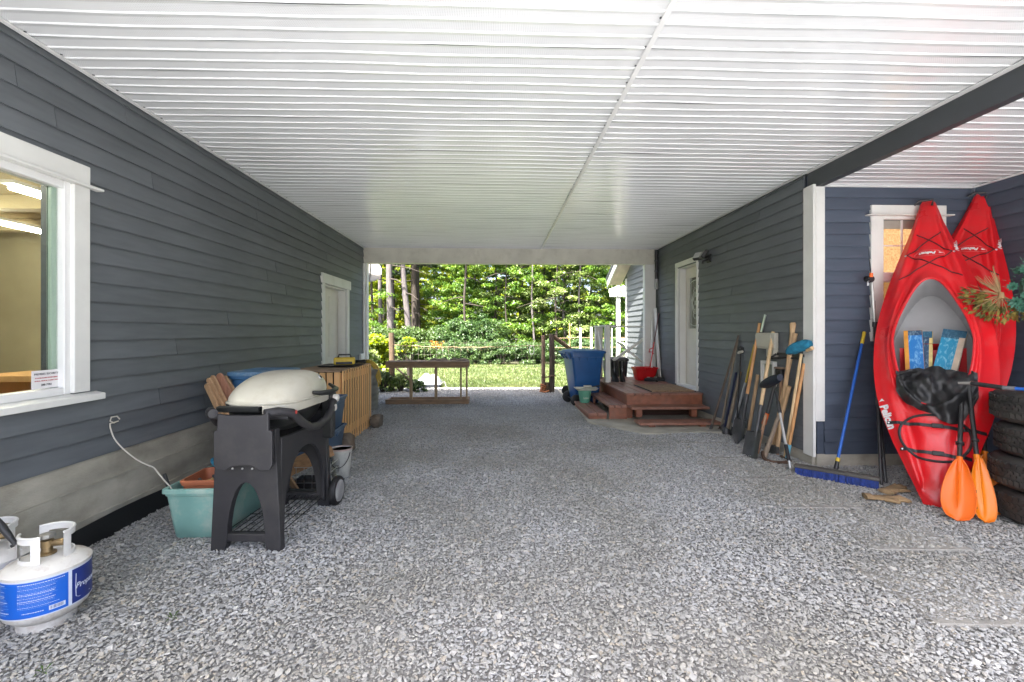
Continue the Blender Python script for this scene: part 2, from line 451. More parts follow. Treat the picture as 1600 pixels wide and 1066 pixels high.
# ------------------------------------------------------------------ loose gravel: thousands of angular stones
def make_gravel():
    rng = np.random.default_rng(3)
    R = random.Random(5)
    NV = 14
    V = []; Fc = []; pid = []
    for k in range(NV):
        bm = bmesh.new()
        sx, sy, sz = R.uniform(.95, 1.25), R.uniform(.62, .9), R.uniform(.32, .55)
        for i in range(13):
            v = Vector((R.gauss(0, 1), R.gauss(0, 1), R.gauss(0, 1))).normalized()
            v *= R.uniform(.85, 1.1)
            bm.verts.new((v.x * sx, v.y * sy, v.z * sz))
        res = bmesh.ops.convex_hull(bm, input=bm.verts)
        lo = [v for v in bm.verts if not v.link_faces]
        bmesh.ops.delete(bm, geom=lo, context='VERTS')
        bm.verts.index_update()
        base = len(V)
        for v in bm.verts: V.append(tuple(v.co)); pid.append(k)
        for f in bm.faces: Fc.append(tuple(base + v.index for v in f.verts))
        bm.free()
    npeb = len(V)
    def field(x0, x1, y0, y1, s):
        nx, ny = int((x1 - x0) / s), int((y1 - y0) / s)
        gx, gy = np.meshgrid(np.arange(nx), np.arange(ny))
        p = np.stack([gx.ravel(), gy.ravel()], 1).astype(float)
        p += rng.uniform(-.55, .55, p.shape)
        p = p * s + np.array([x0, y0])
        return p
    pts = [field(-2.72, 4.95, 1.2, 5.2, .0140), field(-2.72, 3.3, 5.2, 8.2, .0165), field(-4.2, 3.3, 8.2, 11.12, .026)]
    P = np.concatenate(pts)
    # keep off the concrete pad
    poly = np.array(pad_poly); inside = np.zeros(len(P), bool)
    j = len(poly) - 1
    for i in range(len(poly)):
        xi, yi = poly[i]; xj, yj = poly[j]
        with np.errstate(divide='ignore', invalid='ignore'):
            c = ((yi > P[:, 1]) != (yj > P[:, 1])) & (P[:, 0] < (xj - xi) * (P[:, 1] - yi) / (yj - yi + 1e-12) + xi)
        inside ^= c; j = i
    keep = ~inside
    keep &= ~((P[:, 0] < XL) & (P[:, 1] < YE))
    # only what the lens can see (a margin for a step to the side)
    a = np.arctan2(P[:, 0], P[:, 1] + 0.8)
    keep &= (a > -1.02) & (a < 1.04)
    onpv = np.zeros(len(P), bool)
    # sparser over the buried pavers
    for (x, y, w, d, rz) in PAVERS:
        dx, dy = P[:, 0] - x, P[:, 1] - y
        c, s = math.cos(-rz), math.sin(-rz)
        u, v = dx * c - dy * s, dx * s + dy * c
        ins = (abs(u) < w/2) & (abs(v) < d/2); onpv |= ins & (v > -d/2 + .03)
        keep &= ~(ins & (rng.random(len(P)) < 0.12))
    P = P[keep]; N = len(P); onpv = onpv[keep]
    size = np.clip(rng.lognormal(math.log(.0086), .36, N), .0045, .019)
    size = np.where(P[:, 1] > 5.2, size * 1.1, size); size = np.where(P[:, 1] > 8.2, size * 1.15, size)
    z = rng.uniform(-.004, .008, N) + .004 * np.sin(P[:, 0] * 2.1 + 1) * np.sin(P[:, 1] * 1.7)
    z = z + onpv * .011 - .005 * np.exp(-((np.abs(P[:, 0] - .25) - .82) / .22) ** 2) * (.6 + .4 * np.sin(P[:, 1] * 1.3))
    rot = np.stack([rng.normal(0, .25, N), rng.normal(0, .25, N), rng.uniform(0, 6.283, N)], 1)
    me = bpy.data.meshes.new('gravel')
    co = V + [tuple(q) for q in np.column_stack([P, z])]
    me.from_pydata(co, [], Fc)
    tot = npeb + N
    at = me.attributes.new('is_seed', 'BOOLEAN', 'POINT'); d = np.zeros(tot, bool); d[npeb:] = True; at.data.foreach_set('value', d)
    at = me.attributes.new('pid', 'INT', 'POINT'); d = np.zeros(tot, np.int32); d[:npeb] = pid; at.data.foreach_set('value', d)
    at = me.attributes.new('pick', 'INT', 'POINT'); d = np.zeros(tot, np.int32); d[npeb:] = rng.integers(0, NV, N); at.data.foreach_set('value', d)
    at = me.attributes.new('siz', 'FLOAT', 'POINT'); d = np.ones(tot, np.float32); d[npeb:] = size; at.data.foreach_set('value', d)
    at = me.attributes.new('rot', 'FLOAT_VECTOR', 'POINT'); d = np.zeros((tot, 3), np.float32); d[npeb:] = rot; at.data.foreach_set('vector', d.ravel())
    # stone colour: blue greys, some warm, some pale
    m, n, l, b = nt('crushed_stone')
    oi = n.new('ShaderNodeObjectInfo')
    rp = n.new('ShaderNodeValToRGB'); rp.color_ramp.interpolation = 'LINEAR'
    els = rp.color_ramp.elements
    cols = [(0, (.26, .26, .255)), (.10, (.345, .348, .342)), (.4, (.40, .404, .397)), (.65, (.43, .434, .426)), (.80, (.455, .456, .445)), (.88, (.43, .395, .335)), (.95, (.49, .487, .468)), (1, (.56, .55, .52))]
    els[0].position = 0; els[0].color = (*cols[0][1], 1); els[1].position = 1; els[1].color = (*cols[-1][1], 1)
    for p, c in cols[1:-1]:
        e = els.new(p); e.color = (*c, 1)
    l.new(oi.outputs['Random'], rp.inputs[0])
    big = n.new('ShaderNodeTexNoise'); big.inputs['Scale'].default_value = .9; big.inputs['Detail'].default_value = 4; l.new(oi.outputs['Location'], big.inputs[0])
    bigr = n.new('ShaderNodeValToRGB'); bigr.color_ramp.elements[0].position = .36; bigr.color_ramp.elements[0].color = (.84, .825, .78, 1); bigr.color_ramp.elements[1].position = .62; bigr.color_ramp.elements[1].color = (1.06, 1.07, 1.09, 1); l.new(big.outputs[0], bigr.inputs[0])
    tc = n.new('ShaderNodeTexCoord')
    no = n.new('ShaderNodeTexNoise'); no.inputs['Scale'].default_value = 2.5; l.new(tc.outputs['Object'], no.inputs[0])
    mr = n.new('ShaderNodeMapRange'); mr.inputs[3].default_value = .8; mr.inputs[4].default_value = 1.2; l.new(no.outputs[0], mr.inputs[0])
    vm = n.new('ShaderNodeVectorMath'); vm.operation = 'SCALE'; l.new(rp.outputs[0], vm.inputs[0]); l.new(mr.outputs[0], vm.inputs['Scale'])
    vb = n.new('ShaderNodeVectorMath'); vb.operation = 'MULTIPLY'; l.new(vm.outputs[0], vb.inputs[0]); l.new(bigr.outputs[0], vb.inputs[1])
    l.new(vb.outputs[0], b.inputs['Base Color']); b.inputs['Roughness'].default_value = .85; b.inputs['Specular IOR Level'].default_value = .15
    me.materials.append(m)
    o = link(bpy.data.objects.new('gravel', me))
    tag(o, kind='stuff', label='loose grey crushed stone spread over the driveway', cat='gravel')
    ng = bpy.data.node_groups.new('gravel', 'GeometryNodeTree')
    ng.interface.new_socket('Geometry', in_out='INPUT', socket_type='NodeSocketGeometry')
    ng.interface.new_socket('Geometry', in_out='OUTPUT', socket_type='NodeSocketGeometry')
    N_ = ng.nodes; L = ng.links
    gi = N_.new('NodeGroupInput'); go = N_.new('NodeGroupOutput')
    def attr(nm, ty):
        q = N_.new('GeometryNodeInputNamedAttribute'); q.data_type = ty; q.inputs[0].default_value = nm
        return [s for s in q.outputs if s.name == 'Attribute' and s.enabled][0]
    sg = N_.new('GeometryNodeSeparateGeometry'); sg.domain = 'POINT'
    L.new(gi.outputs[0], sg.inputs[0]); L.new(attr('is_seed', 'BOOLEAN'), sg.inputs[1])
    sp = N_.new('GeometryNodeSplitToInstances'); sp.domain = 'POINT'
    L.new(sg.outputs[1], sp.inputs['Geometry']); L.new(attr('pid', 'INT'), sp.inputs['Group ID'])
    ip = N_.new('GeometryNodeInstanceOnPoints')
    L.new(sg.outputs[0], ip.inputs['Points']); L.new(sp.outputs[0], ip.inputs['Instance'])
    ip.inputs['Pick Instance'].default_value = True
    L.new(attr('pick', 'INT'), ip.inputs['Instance Index'])
    L.new(attr('rot', 'FLOAT_VECTOR'), ip.inputs['Rotation'])
    L.new(attr('siz', 'FLOAT'), ip.inputs['Scale'])
    L.new(ip.outputs[0], go.inputs[0])
    md = o.modifiers.new('stones', 'NODES'); md.node_group = ng
# half-buried pavers along the house wall: (x, y, width, depth, turn)
PAVERS = []
for (pl, pr) in (((1063, 694), (1150, 694)), ((1108, 718), (1165, 716)), ((1157, 751), (1258, 748)), ((1232, 797), (1365, 793)), ((1375, 864), (1470, 864)), ((1480, 985), (1560, 985))):
    A, B_ = G(*pl), G(*pr)
    PAVERS.append([A.x + 0.31, A.y + 0.30, 0.62, 0.58, -0.05])
names_pv = ['farthest, by the deck steps', 'second from the deck steps', 'third from the deck, before the shovels', 'in front of the blue broom', 'before the red kayak and paddles', 'nearest, at the lower right of the photo']
for i, (x, y, w, d, rz) in enumerate(PAVERS):
    b = MB(); b.box((0, 0, 0), (w, d, 0.05))
    t = b.build('paver', M_paver, bevel=0.006)
    t.location = (x, y, -0.0205 + 0.0006 * i); t.rotation_euler = (-0.014, 0, rz)
    tag(t, 'concrete paver half buried in gravel, ' + names_pv[i], 'paver', 'pavers sunk in the gravel')
make_gravel()

# ------------------------------------------------------------------ walls
def wall_panels(mb, axis, c0, c1, a0, a1, z0, z1, holes):
    """boxes of wall between c0..c1 (thickness) along a0..a1, with rectangular holes (h0,h1,zl,zh)"""
    def bx(s0, s1, q0, q1):
        if s1 - s0 < 1e-4 or q1 - q0 < 1e-4: return
        if axis == 'X': mb.box2(c0, c1, s0, s1, q0, q1)
        else: mb.box2(s0, s1, c0, c1, q0, q1)
    cur = a0
    for (h0, h1, zl, zh) in sorted(holes):
        bx(cur, h0, z0, z1)
        bx(h0, h1, z0, zl); bx(h0, h1, zh, z1)
        cur = h1
    bx(cur, a1, z0, z1)

def siding(parent, axis, c, sg, a0, a1, z0, z1, E, holes, m, rng, lmin=2.2, lmax=3.7, top=None):
    """lap boards, each one an object; c the wall plane, sg the outward side"""
    z = z0
    while z < z1 - 0.02:
        zt = min(z + E, z1)
        segs = [(a0, a1)]
        for (h0, h1, zl, zh) in holes:
            if zt - zl > 0.02 and zh - z > 0.02:
                ns = []
                for (s, e) in segs:
                    if h1 <= s or h0 >= e: ns.append((s, e)); continue
                    if h0 - s > 0.03: ns.append((s, h0))
                    if e - h1 > 0.03: ns.append((h1, e))
                segs = ns
        for (s, e) in segs:
            if top: e = min(e, top(z))
            if e - s < 0.03: continue
            cuts = [s]; p = s + rng.uniform(0.6, lmax)
            while p < e - 0.5:
                cuts.append(p); p += rng.uniform(lmin, lmax)
            cuts.append(e)
            for i in range(len(cuts) - 1):
                u0, u1 = cuts[i] + 0.0018, cuts[i+1] - 0.0018
                w = rng.uniform(-0.0015, 0.0015); tilt = rng.uniform(-0.0012, 0.0012)
                prof = [(0.0, z - 0.003), (0.021 + w, z - 0.006), (0.021 + w, z + 0.002), (0.004, zt), (0.0, zt)]
                vs = []
                for a in (u0, u1):
                    dz = tilt if a == u1 else 0
                    for (o_, q) in prof:
                        vs.append((c + sg * o_, a, q + dz) if axis == 'X' else (a, c + sg * o_, q + dz))
                k = len(prof)
                fs = [tuple(range(k)), tuple(reversed(range(k, 2*k)))] + [(j, (j+1) % k, k + (j+1) % k, k + j) for j in range(k)]
                MB().add(vs, fs).build('siding_board', m, parent)
        z += E

# ================================================================== GARAGE (left)
garage = thing('garage_building', 'dark grey lap sided garage on a concrete foundation, with a big white framed window', 'garage', (XL, 4, 0))
wy1 = XP(116, 450, XL + .03).y; wy0 = 1.30; wz0, wz1 = 0.985, 2.285
cas1 = XP(141.5, 450, XL + .034).y
dy0 = XP(505.5, 500, XL).y; dy1 = XP(540.5, 500, XL).y
dz1 = 2.10
gh = [(wy0, wy1, wz0, wz1), (dy0, dy1, 0.06, dz1)]
b = MB(); wall_panels(b, 'X', XL - 0.17, XL - 0.0005, YF, YE - 0.002, 0.02, 3.0, gh)
b.build('wall', M_siding, garage)
siding(garage, 'X', XL, 1, YF, YE - 0.02, 0.555, HC - 0.005, 0.127, gh, M_siding, random.Random(11))
b = MB(); b.box2(XL - 8, XL - 0.16, YE - 0.15, YE, 0, 3.0); b.build('rear_wall', M_siding, garage)
b = MB(); b.box2(XL - 8, XL - 7.85, YF, YE - 0.16, 0, 3.0); b.build('side_wall', M_siding, garage)
b = MB(); b.box2(XL - 7.84, XL - 0.18, YF, YF + 0.15, 0, 3.0); b.build('front_wall', M_siding, garage)
b = MB(); b.box2(XL - 8.3, XL + 0.0, YF - 0.3, 9.25, 3.10, 3.22); b.build('roof', M_dark_trim, garage)
# foundation in three board-marked courses
fz = [(-0.06, 0.176, 0.030), (0.176, 0.374, 0.012), (0.374, 0.549, 0.004)]
for (q0, q1, pr) in fz:
    b = MB(); b.grid(lambda u, v: (XL + pr + 0.003 * math.sin(v * 40 + u * 3) * 0.4, YF + (YE - YF) * v, q0 + (q1 - q0) * u), 2, 60)
    b.add([(XL + pr, YF, q1), (XL + pr, YE, q1), (XL, YE, q1), (XL, YF, q1)], [(0, 1, 2, 3)])
    b.build('foundation', M_conc, garage)
b = MB()
for zz in (0.178, 0.376):
    b.tube([(XL + 0.031 - (0.018 if zz > .3 else 0), YF + 0.12 * i, zz + 0.004 * math.sin(i * 1.7) + 0.003 * math.sin(i * .6)) for i in range(86)], [0.004 + 0.0025 * math.sin(i * 2.3) for i in range(86)], 5)
b.build('form_seam', M_conc, garage, smooth=True)
b = MB(); b.grid(lambda u, v: (XL + 0.045 + 0.01 * math.sin(v * 23) * u, YF + (YE - YF - 0.3) * v, -0.03 + (0.175 + 0.012 * math.sin(v * 37)) * u), 3, 80)
b.build('foundation_membrane', mat('black_membrane', (0.010, 0.011, 0.012), 0.55, var=0.3), garage, smooth=True)
# window
win = thing('window', 'large white framed garage window with a drip cap', None); win.parent = garage
win.location = Vector((XL, 2.1, 1.6)) - garage.location
def wpart(name, bx_, m, bev=0.004):
    q = MB()
    for t_ in bx_: q.box2(*t_)
    return q.build(name, m, win, bevel=bev)
wpart('casing', [(XL + 0.001, XL + 0.034, wy1 - 0.004, cas1, wz0 + 0.004, wz1 - 0.002)], M_white)
wpart('casing', [(XL + 0.001, XL + 0.034, wy0 - 0.12, wy0 + 0.004, wz0 + 0.004, wz1 - 0.002)], M_white)
wpart('header', [(XL + 0.001, XL + 0.036, wy0 - 0.12, cas1, wz1 + 0.018, wz1 + 0.135)], M_white)
wpart('drip_cap', [(XL + 0.001, XL + 0.060, wy0 - 0.2, cas1 + 0.075, wz1, wz1 + 0.016)], M_white)
sl = MB(); sl.prism([(XL + 0.001, wz0), (XL + 0.001, wz0 - 0.045), (XL + 0.075, wz0 - 0.055), (XL + 0.075, wz0 - 0.016)], lambda u, v, w: (u, w, v), wy0 - 0.2, cas1 + 0.065)
sl.build('sill', M_white, win, bevel=0.003)
fr = 0.045
wpart('frame', [(XL - 0.07, XL + 0.012, wy1 - fr, wy1, wz0, wz1)], M_soffit_trim)
wpart('frame', [(XL - 0.07, XL + 0.012, wy0, wy1 - fr - .001, wz1 - fr, wz1)], M_soffit_trim)
wpart('frame', [(XL - 0.07, XL + 0.012, wy0, wy1 - fr - .001, wz0, wz0 + fr)], M_soffit_trim)
M_sash = mat('pale_green_sash', (0.42, 0.52, 0.45), 0.4, var=0.05)
wpart('sash', [(XL - 0.062, XL - 0.03, wy1 - fr - 0.036, wy1 - fr - 0.002, wz0 + fr + .001, wz1 - fr - .001)], M_sash)
wpart('pane', [(XL - 0.030, XL - 0.026, wy0 + 0.001, wy1 - fr - 0.001, wz0 + fr + .001, wz1 - fr - .001)], M_glass, 0)
sy_a, sy_b = XP(75, 450, XL - .05).y, wy1 - fr - 0.04
wpart('insect_screen', [(XL - 0.052, XL - 0.0515, sy_a, sy_b, wz0 + fr + .001, wz1 - fr - .001)], glass('dark_insect_screen', (0.30, 0.31, 0.30), 0.4, 0.3), 0)
# sticker
stk = thing('security_sticker', 'small white security company sticker in the lower corner of the garage window', 'sticker', (XL - 0.02, wy1 - fr - 0.075, wz0 + fr + 0.05))
sy0, sy1 = XP(56, 600, XL).y, XP(101, 600, XL).y
sz0, sz1 = wz0 + fr + 0.004, wz0 + fr + 0.112
b = MB(); b.box2(XL - 0.0255, XL - 0.0245, sy0, sy1, sz0, sz1); b.build('card', mat('white_card', (0.75, 0.74, 0.74), 0.5, var=0.02), stk)
M_ink = mat('black_ink', (0.02, 0.02, 0.025), 0.6, var=0); M_redink = mat('red_ink', (0.45, 0.03, 0.04), 0.6, var=0)
Rw = Matrix.Rotation(PI/2, 4, 'Z') @ Matrix.Rotation(PI/2, 4, 'X')
for s_, sz_, dz, mi_ in (('PREMISES SECURITY', 0.0165, 0.086, M_ink), ('24 HOUR ALARM MONITORING', 0.0095, 0.063, M_redink), ('PATROL, MEDICAL CONNECTION', 0.009, 0.046, M_redink), ('388-7781', 0.017, 0.022, M_ink)):
    me = text_mesh(s_, sz_, mi_)
    o = piece('lettering', me, stk, (XL - 0.0238, (sy0 + sy1) / 2, sz0 + dz)); o.rotation_euler = Rw.to_euler()
# interior of the garage seen through the window
M_intwall = mat('plywood_wall', (0.40, 0.365, 0.25), 0.8, var=0.14, vs=1.5)
M_intceil = mat('garage_ceiling', (0.55, 0.46, 0.28), 0.8, var=0.15, vs=2)
b = MB(); b.box2(XL - 4.6, XL - 4.55, YF + .2, YE - .2, 0, 2.72); b.build('interior_wall', M_intwall, garage)
b = MB(); b.box2(XL - 4.55, XL - 0.18, 6.2, 6.25, 0, 2.72); b.build('interior_wall', M_intwall, garage)
b = MB(); b.box2(XL - 4.55, XL - 0.18, YF + 0.2, 6.2, 2.72, 2.76); b.build('interior_ceiling', M_intceil, garage)
b = MB(); b.box2(XL - 4.55, XL - 0.18, YF + 0.2, 6.2, -0.02, 0.0); b.build('interior_floor', M_conc, garage)
for yy in (3.4, 4.6, 5.6):
    b = MB(); b.box2(XL - 4.5, XL - 0.3, yy, yy + 0.12, 2.58, 2.715); b.build('ceiling_joist', M_intceil, garage)
M_tube = mat('lit_fluorescent_tube', (1, 1, 1), 0.5, var=0, emit=(1.0, 0.93, 0.78), estr=12.0)
M_fix = mat('white_enamel', (0.7, 0.68, 0.62), 0.4)
p1 = YP(16, 302, 3.75); p2 = YP(0, 356, 5.0); p3 = YP(0, 259, 3.15)
for i, (xx, y0_, y1_, lab) in enumerate(((p1.x, 3.72, 5.0, 'lit fluorescent strip light inside the garage, the middle one seen through the window'),
                                    (p2.x, 3.6, 5.9, 'lit fluorescent strip light inside the garage, the lowest one seen through the window'),
                                    (p3.x, 1.9, 3.45, 'lit fluorescent strip light inside the garage, the topmost one seen through the window'))):
    t = thing('strip_light', lab, 'light', (xx, y0_, 2.55), group='strip lights on the garage ceiling')
    b = MB(); b.box2(xx - 0.06, xx + 0.06, y0_, y1_, 2.55, 2.579); b.build('housing', M_fix, t)
    b = MB(); b.tube([(xx, y0_ + 0.03, 2.525), (xx, y1_ - 0.03, 2.525)], 0.020, 10); b.build('tube', M_tube, t)
t = thing('workbench', 'wooden workbench with boards on it inside the garage window', 'workbench', (-4.6, 4.3, 0))
b = MB(); b.box2(-5.6, -3.5, 4.9, 5.6, 0.84, 0.9); b.build('top', M_ltwood, t)
for xx in (-5.55, -3.6):
    b = MB(); b.box2(xx, xx + 0.09, 4.95, 5.5, 0, 0.838); b.build('leg', M_ltwood, t)
b = MB(); b.box2(-5.5, -3.6, 5.0, 5.5, 0.35, 0.38); b.build('shelf', M_ltwood, t)
t = thing('wall_shelf', 'plain wooden shelf of jars and boxes on the back wall inside the garage', 'shelf', (XL - 4.5, 5.0, 1.5))
b = MB(); b.box2(XL - 4.54, XL - 4.22, 4.3, 6.1, 1.42, 1.45); b.build('shelf_board', M_ltwood, t)
for k in range(7):
    R_ = random.Random(k); y_ = 4.4 + .24 * k; b = MB(); b.box2(XL - 4.5, XL - 4.3, y_, y_ + R_.uniform(.10, .19), 1.452, 1.452 + R_.uniform(.10, .30)); b.build('carton', (M_fix, M_rust, M_ltwood)[k % 3], t)
t = thing('switch_box', 'small pale switch box on the back wall inside the garage', 'switch', (XL - 4.5, 4.9, 1.9))
b = MB(); b.box2(XL - 4.549, XL - 4.50, 4.86, 4.96, 1.86, 2.02); b.build('box', M_fix, t, bevel=.005)
b = MB(); b.tube([(XL - 4.53, 4.91, 2.02), (XL - 4.53, 4.91, 2.71)], .012, 6); b.build('conduit', M_fix, t)
t = thing('plank', 'pale board leaning on the back wall inside the garage', 'board', (-4.2, 5.9, 0))
b = MB(); b.bar((-4.3, 5.7, 0.0), (-3.9, 6.17, 2.1), 0.14, 0.03); b.build('board', M_ltwood, t)
t = thing('carton', 'cardboard carton on the workbench inside the garage window', 'box', (-4.2, 5.2, 0.9))
b = MB(); b.box2(-4.4, -3.95, 5.0, 5.4, 0.902, 1.15); b.build('body', mat('cardboard', (0.36, 0.25, 0.13), 0.8), t)
b = MB(); b.box2(-4.4, -3.95, 5.17, 5.23, 1.151, 1.153); b.build('tape', mat('packing_tape', (0.5, 0.4, 0.22), 0.3), t)
# side door
dr = thing('door', 'white panelled garage door leaf set back in a white frame', None); dr.parent = garage
dr.location = Vector((XL, (dy0 + dy1) / 2, 0.06)) - garage.location
def dpart(name, bxs, m, par, bev=0.004, lab=None):
    q = MB()
    for t_ in bxs: q.box2(*t_)
    o = q.build(name, m, par, bevel=bev)
    if lab: o['label'] = lab
    return o
M_doorw = mat('cream_white_door', (0.70, 0.67, 0.58), 0.45, var=0.05)
cw = 0.105
dpart('casing', [(XL + 0.001, XL + 0.03, dy0 - cw, dy0, 0.06, dz1)], M_white, dr)
dpart('casing', [(XL + 0.001, XL + 0.03, dy1, dy1 + cw, 0.06, dz1)], M_white, dr)
dpart('header', [(XL + 0.001, XL + 0.045, dy0 - cw - 0.04, dy1 + cw + 0.04, dz1 + .001, dz1 + 0.15)], M_white, dr)
dpart('jamb', [(XL - 0.17, XL - 0.001, dy1 - 0.025, dy1 - .0005, 0.06, dz1 - .001)], M_white, dr)
dpart('jamb', [(XL - 0.17, XL - 0.001, dy0 + .0005, dy0 + 0.025, 0.06, dz1 - .001)], M_white, dr)
dpart('jamb', [(XL - 0.17, XL - 0.001, dy0 + 0.026, dy1 - 0.026, dz1 - 0.026, dz1 - .001)], M_white, dr)
dpart('leaf', [(XL - 0.165, XL - 0.125, dy0 + 0.027, dy1 - 0.027, 0.075, dz1 - 0.028)], M_doorw, dr)
dw = dy1 - dy0
for (f0, f1) in ((0.14, 0.46), (0.54, 0.86)):
    for (q0, q1) in ((0.25, 0.8), (0.95, 1.5), (1.65, 1.95)):
        b = MB(); b.box2(XL - 0.1245, XL - 0.118, dy0 + dw * f0, dy0 + dw * f1, q0, q1); b.build('door_panel', M_doorw, dr, bevel=0.006)
b = MB(); Mx = Matrix.Translation((XL - 0.124, dy0 + 0.10, 0.98)) @ Matrix.Rotation(PI/2, 4, 'Y')
b.lathe([(0.0, 0.0), (0.03, 0.0), (0.012, 0.012), (0.012, 0.035), (0.028, 0.045), (0.028, 0.06), (0.0, 0.07)], 14, Mx); b.build('door_knob', M_steel, dr, smooth=True)
# outlet near the far corner
t = thing('wall_outlet', 'pale weatherproof outlet cover near the far corner of the garage wall', 'outlet', (XL, 8.55, 1.0))
oy = XP(562, 560, XL).y; oz = XP(562, 560, XL).z
b = MB(); b.box2(XL + 0.0175, XL + 0.06, oy - 0.10, oy + 0.10, oz - 0.09, oz + 0.09); b.build('cover', M_white, t, bevel=0.008)
b = MB(); b.box2(XL + 0.0605, XL + 0.066, oy - 0.05, oy + 0.05, oz - 0.05, oz + 0.05); b.build('lid', M_soffit_trim, t, bevel=0.002)
# far corner trim
b = MB(); b.box2(XL + 0.018, XL + 0.045, YE - 0.10, YE - 0.02, 0.5, HC - 0.32); b.build('corner_trim', M_white, garage, bevel=0.003)

# ================================================================== HOUSE (right)
house = thing('house', 'dark lap sided house with a back door, an alcove and a lamp lit window', 'house', (XR, YN, 0))
YH = 11.1
rdy0 = XP(1090.5, 500, XR).y; rdy1 = XP(1061, 500, XR).y
rdz0, rdz1 = 0.44, XP(1091, 408, XR).z
ER = 0.124; zr0 = 1.37 - 10 * ER
rh = [(rdy0, rdy1, rdz0, rdz1)]
b = MB(); wall_panels(b, 'X', XR + 0.0005, XR + 0.17, YN + 0.18, YH, 0.1, 3.0, rh); b.build('wall', M_siding, house)
def gable_top(z):   # the gable beyond the carport slopes down to the far corner
    return YH if z < 2.75 else YH - (z - 2.75) / 0.5
siding(house, 'X', XR, -1, YN + 0.14, YH - 0.02, zr0, HC - 0.005, ER, rh, M_siding, random.Random(21), top=gable_top)
b = MB(); b.box2(XR - 0.008, XR + 0.16, YN + 0.02, YH, -0.05, zr0 - 0.006); b.build('foundation', M_conc, house)
# alcove back wall
aw = [YP(1376.5, 345, YN), YP(1455, 345, YN)]
wx0, wx1 = aw[0].x, aw[1].x
az1 = YP(1400, 344, YN).z; az0 = YP(1400, 524, YN).z
ah = [(wx0, wx1, az0, az1)]
b = MB(); wall_panels(b, 'Y', YN + 0.0005, YN + 0.17, XR + 0.03, XS + 0.1, 0.1, 3.0, ah); b.build('wall', M_alcove_lit, house)
siding(house, 'Y', YN, -1, XR + 0.095, XS - 0.03, zr0, ZA - 0.01, ER, ah, M_alcove_lit, random.Random(31), lmin=3, lmax=4.5)
b = MB(); b.box2(XR + 0.02, XS, YN - 0.012, YN + 0.15, -0.05, zr0 - 0.006); b.build('foundation', M_conc, house)
# alcove side wall
b = MB(); wall_panels(b, 'X', XS + 0.0005, XS + 0.17, YF, YN - .001, 0.1, 3.0, []); b.build('wall', M_alcove_lit, house)
siding(house, 'X', XS, -1, YF, YN - 0.03, zr0, ZA - 0.01, ER, [], M_alcove_lit, random.Random(41))
b = MB(); b.box2(XS - 0.008, XS + 0.15, YF, YN - 0.02, -0.05, zr0 - 0.006); b.build('foundation', M_conc, house)
b = MB(); b.box2(XS - 0.028, XS + 0.0, YN - 0.028, YN - 0.0, zr0, ZA - 0.012); b.build('inner_corner_trim', mat('blue_grey_trim', (0.14, 0.16, 0.20), 0.5), house)
# white corner boards at the outside corner
b = MB(); b.box2(XR - 0.03, XR - 0.001, YN - 0.028, YN + 0.125, 0.10, ZA + 0.0); b.build('corner_board', M_white, house, bevel=0.003)
b = MB(); b.box2(XR + 0.001, XR + 0.092, YN - 0.028, YN - 0.001, 0.46, ZA - 0.0); b.build('corner_board', M_white, house, bevel=0.003)
b = MB(); b.box2(XR - 0.025, XR + 0.02, YH - 0.02, YH + 0.09, 0.05, 2.68); b.build('corner_board', M_white, house, bevel=0.003)
# far gable: rake board, soffit and roof
g0, g1 = Vector((0, YH - 1.9, 3.72)), Vector((0, YH + 0.55, 2.62))
b = MB(); b.bar((XR - 0.36, g0.y, g0.z), (XR - 0.36, g1.y, g1.z), 0.03, 0.2); b.build('rake_board', M_white, house, bevel=0.003)
for i in range(4):
    x0 = XR - 0.34 + i * 0.085
    b = MB(); b.bar((x0 + 0.04, g0.y, g0.z - 0.04), (x0 + 0.04, g1.y, g1.z - 0.04), 0.08, 0.02); b.build('soffit_board', mat('pink_beige_soffit', (0.62, 0.52, 0.46), 0.6) if i == 0 else bpy.data.materials['pink_beige_soffit'], house)
b = MB(); b.bar((XR + 3, g0.y - 1, g0.z + 0.6), (XR + 3, g1.y, g1.z + 0.1), 6.8, 0.06); b.build('gable_roof', M_dark_trim, house)
b = MB(); b.box2(XR + 0.2, XR + 6, YH - 0.15, YH, 0, 2.4); b.build('rear_wall', M_siding, house)
b = MB(); b.box2(XR + 0.0, XS + 4, YF - 0.3, 9.25, 3.10, 3.24); b.build('roof', M_dark_trim, house)
# back door with leaded lite
rd = thing('door', 'white back door with a tall leaded glass panel', None); rd.parent = house
rd.location = Vector((XR, (rdy0 + rdy1) / 2, rdz0)) - house.location
dpart('casing', [(XR - 0.032, XR - 0.001, rdy1, rdy1 + 0.10, rdz0, rdz1)], M_white, rd)
dpart('casing', [(XR - 0.032, XR - 0.001, rdy0 - 0.05, rdy0, rdz0 - 0.02, rdz1)], M_white, rd)
dpart('header', [(XR - 0.034, XR - 0.001, rdy0 - 0.05, rdy1 + 0.10, rdz1 + .001, rdz1 + 0.085)], M_white, rd)
dpart('jamb', [(XR + 0.001, XR + 0.165, rdy1 - 0.03, rdy1 - .0005, rdz0, rdz1 - .001)], M_white, rd)
dpart('jamb', [(XR + 0.001, XR + 0.165, rdy0 + .0005, rdy0 + 0.03, rdz0, rdz1 - .001)], M_white, rd)
dpart('jamb', [(XR + 0.001, XR + 0.165, rdy0 + 0.031, rdy1 - 0.031, rdz1 - 0.03, rdz1 - .001)], M_white, rd)
dpart('threshold', [(XR - 0.05, XR + 0.165, rdy0 + .001, rdy1 - .001, rdz0 - 0.03, rdz0 + 0.012)], M_soffit_trim, rd)
lx0, lx1 = XR + 0.11, XR + 0.15
ly0, ly1 = rdy0 + 0.032, rdy1 - 0.032
lw = ly1 - ly0
q0, q1 = ly0 + lw * 0.2, ly1 - lw * 0.2
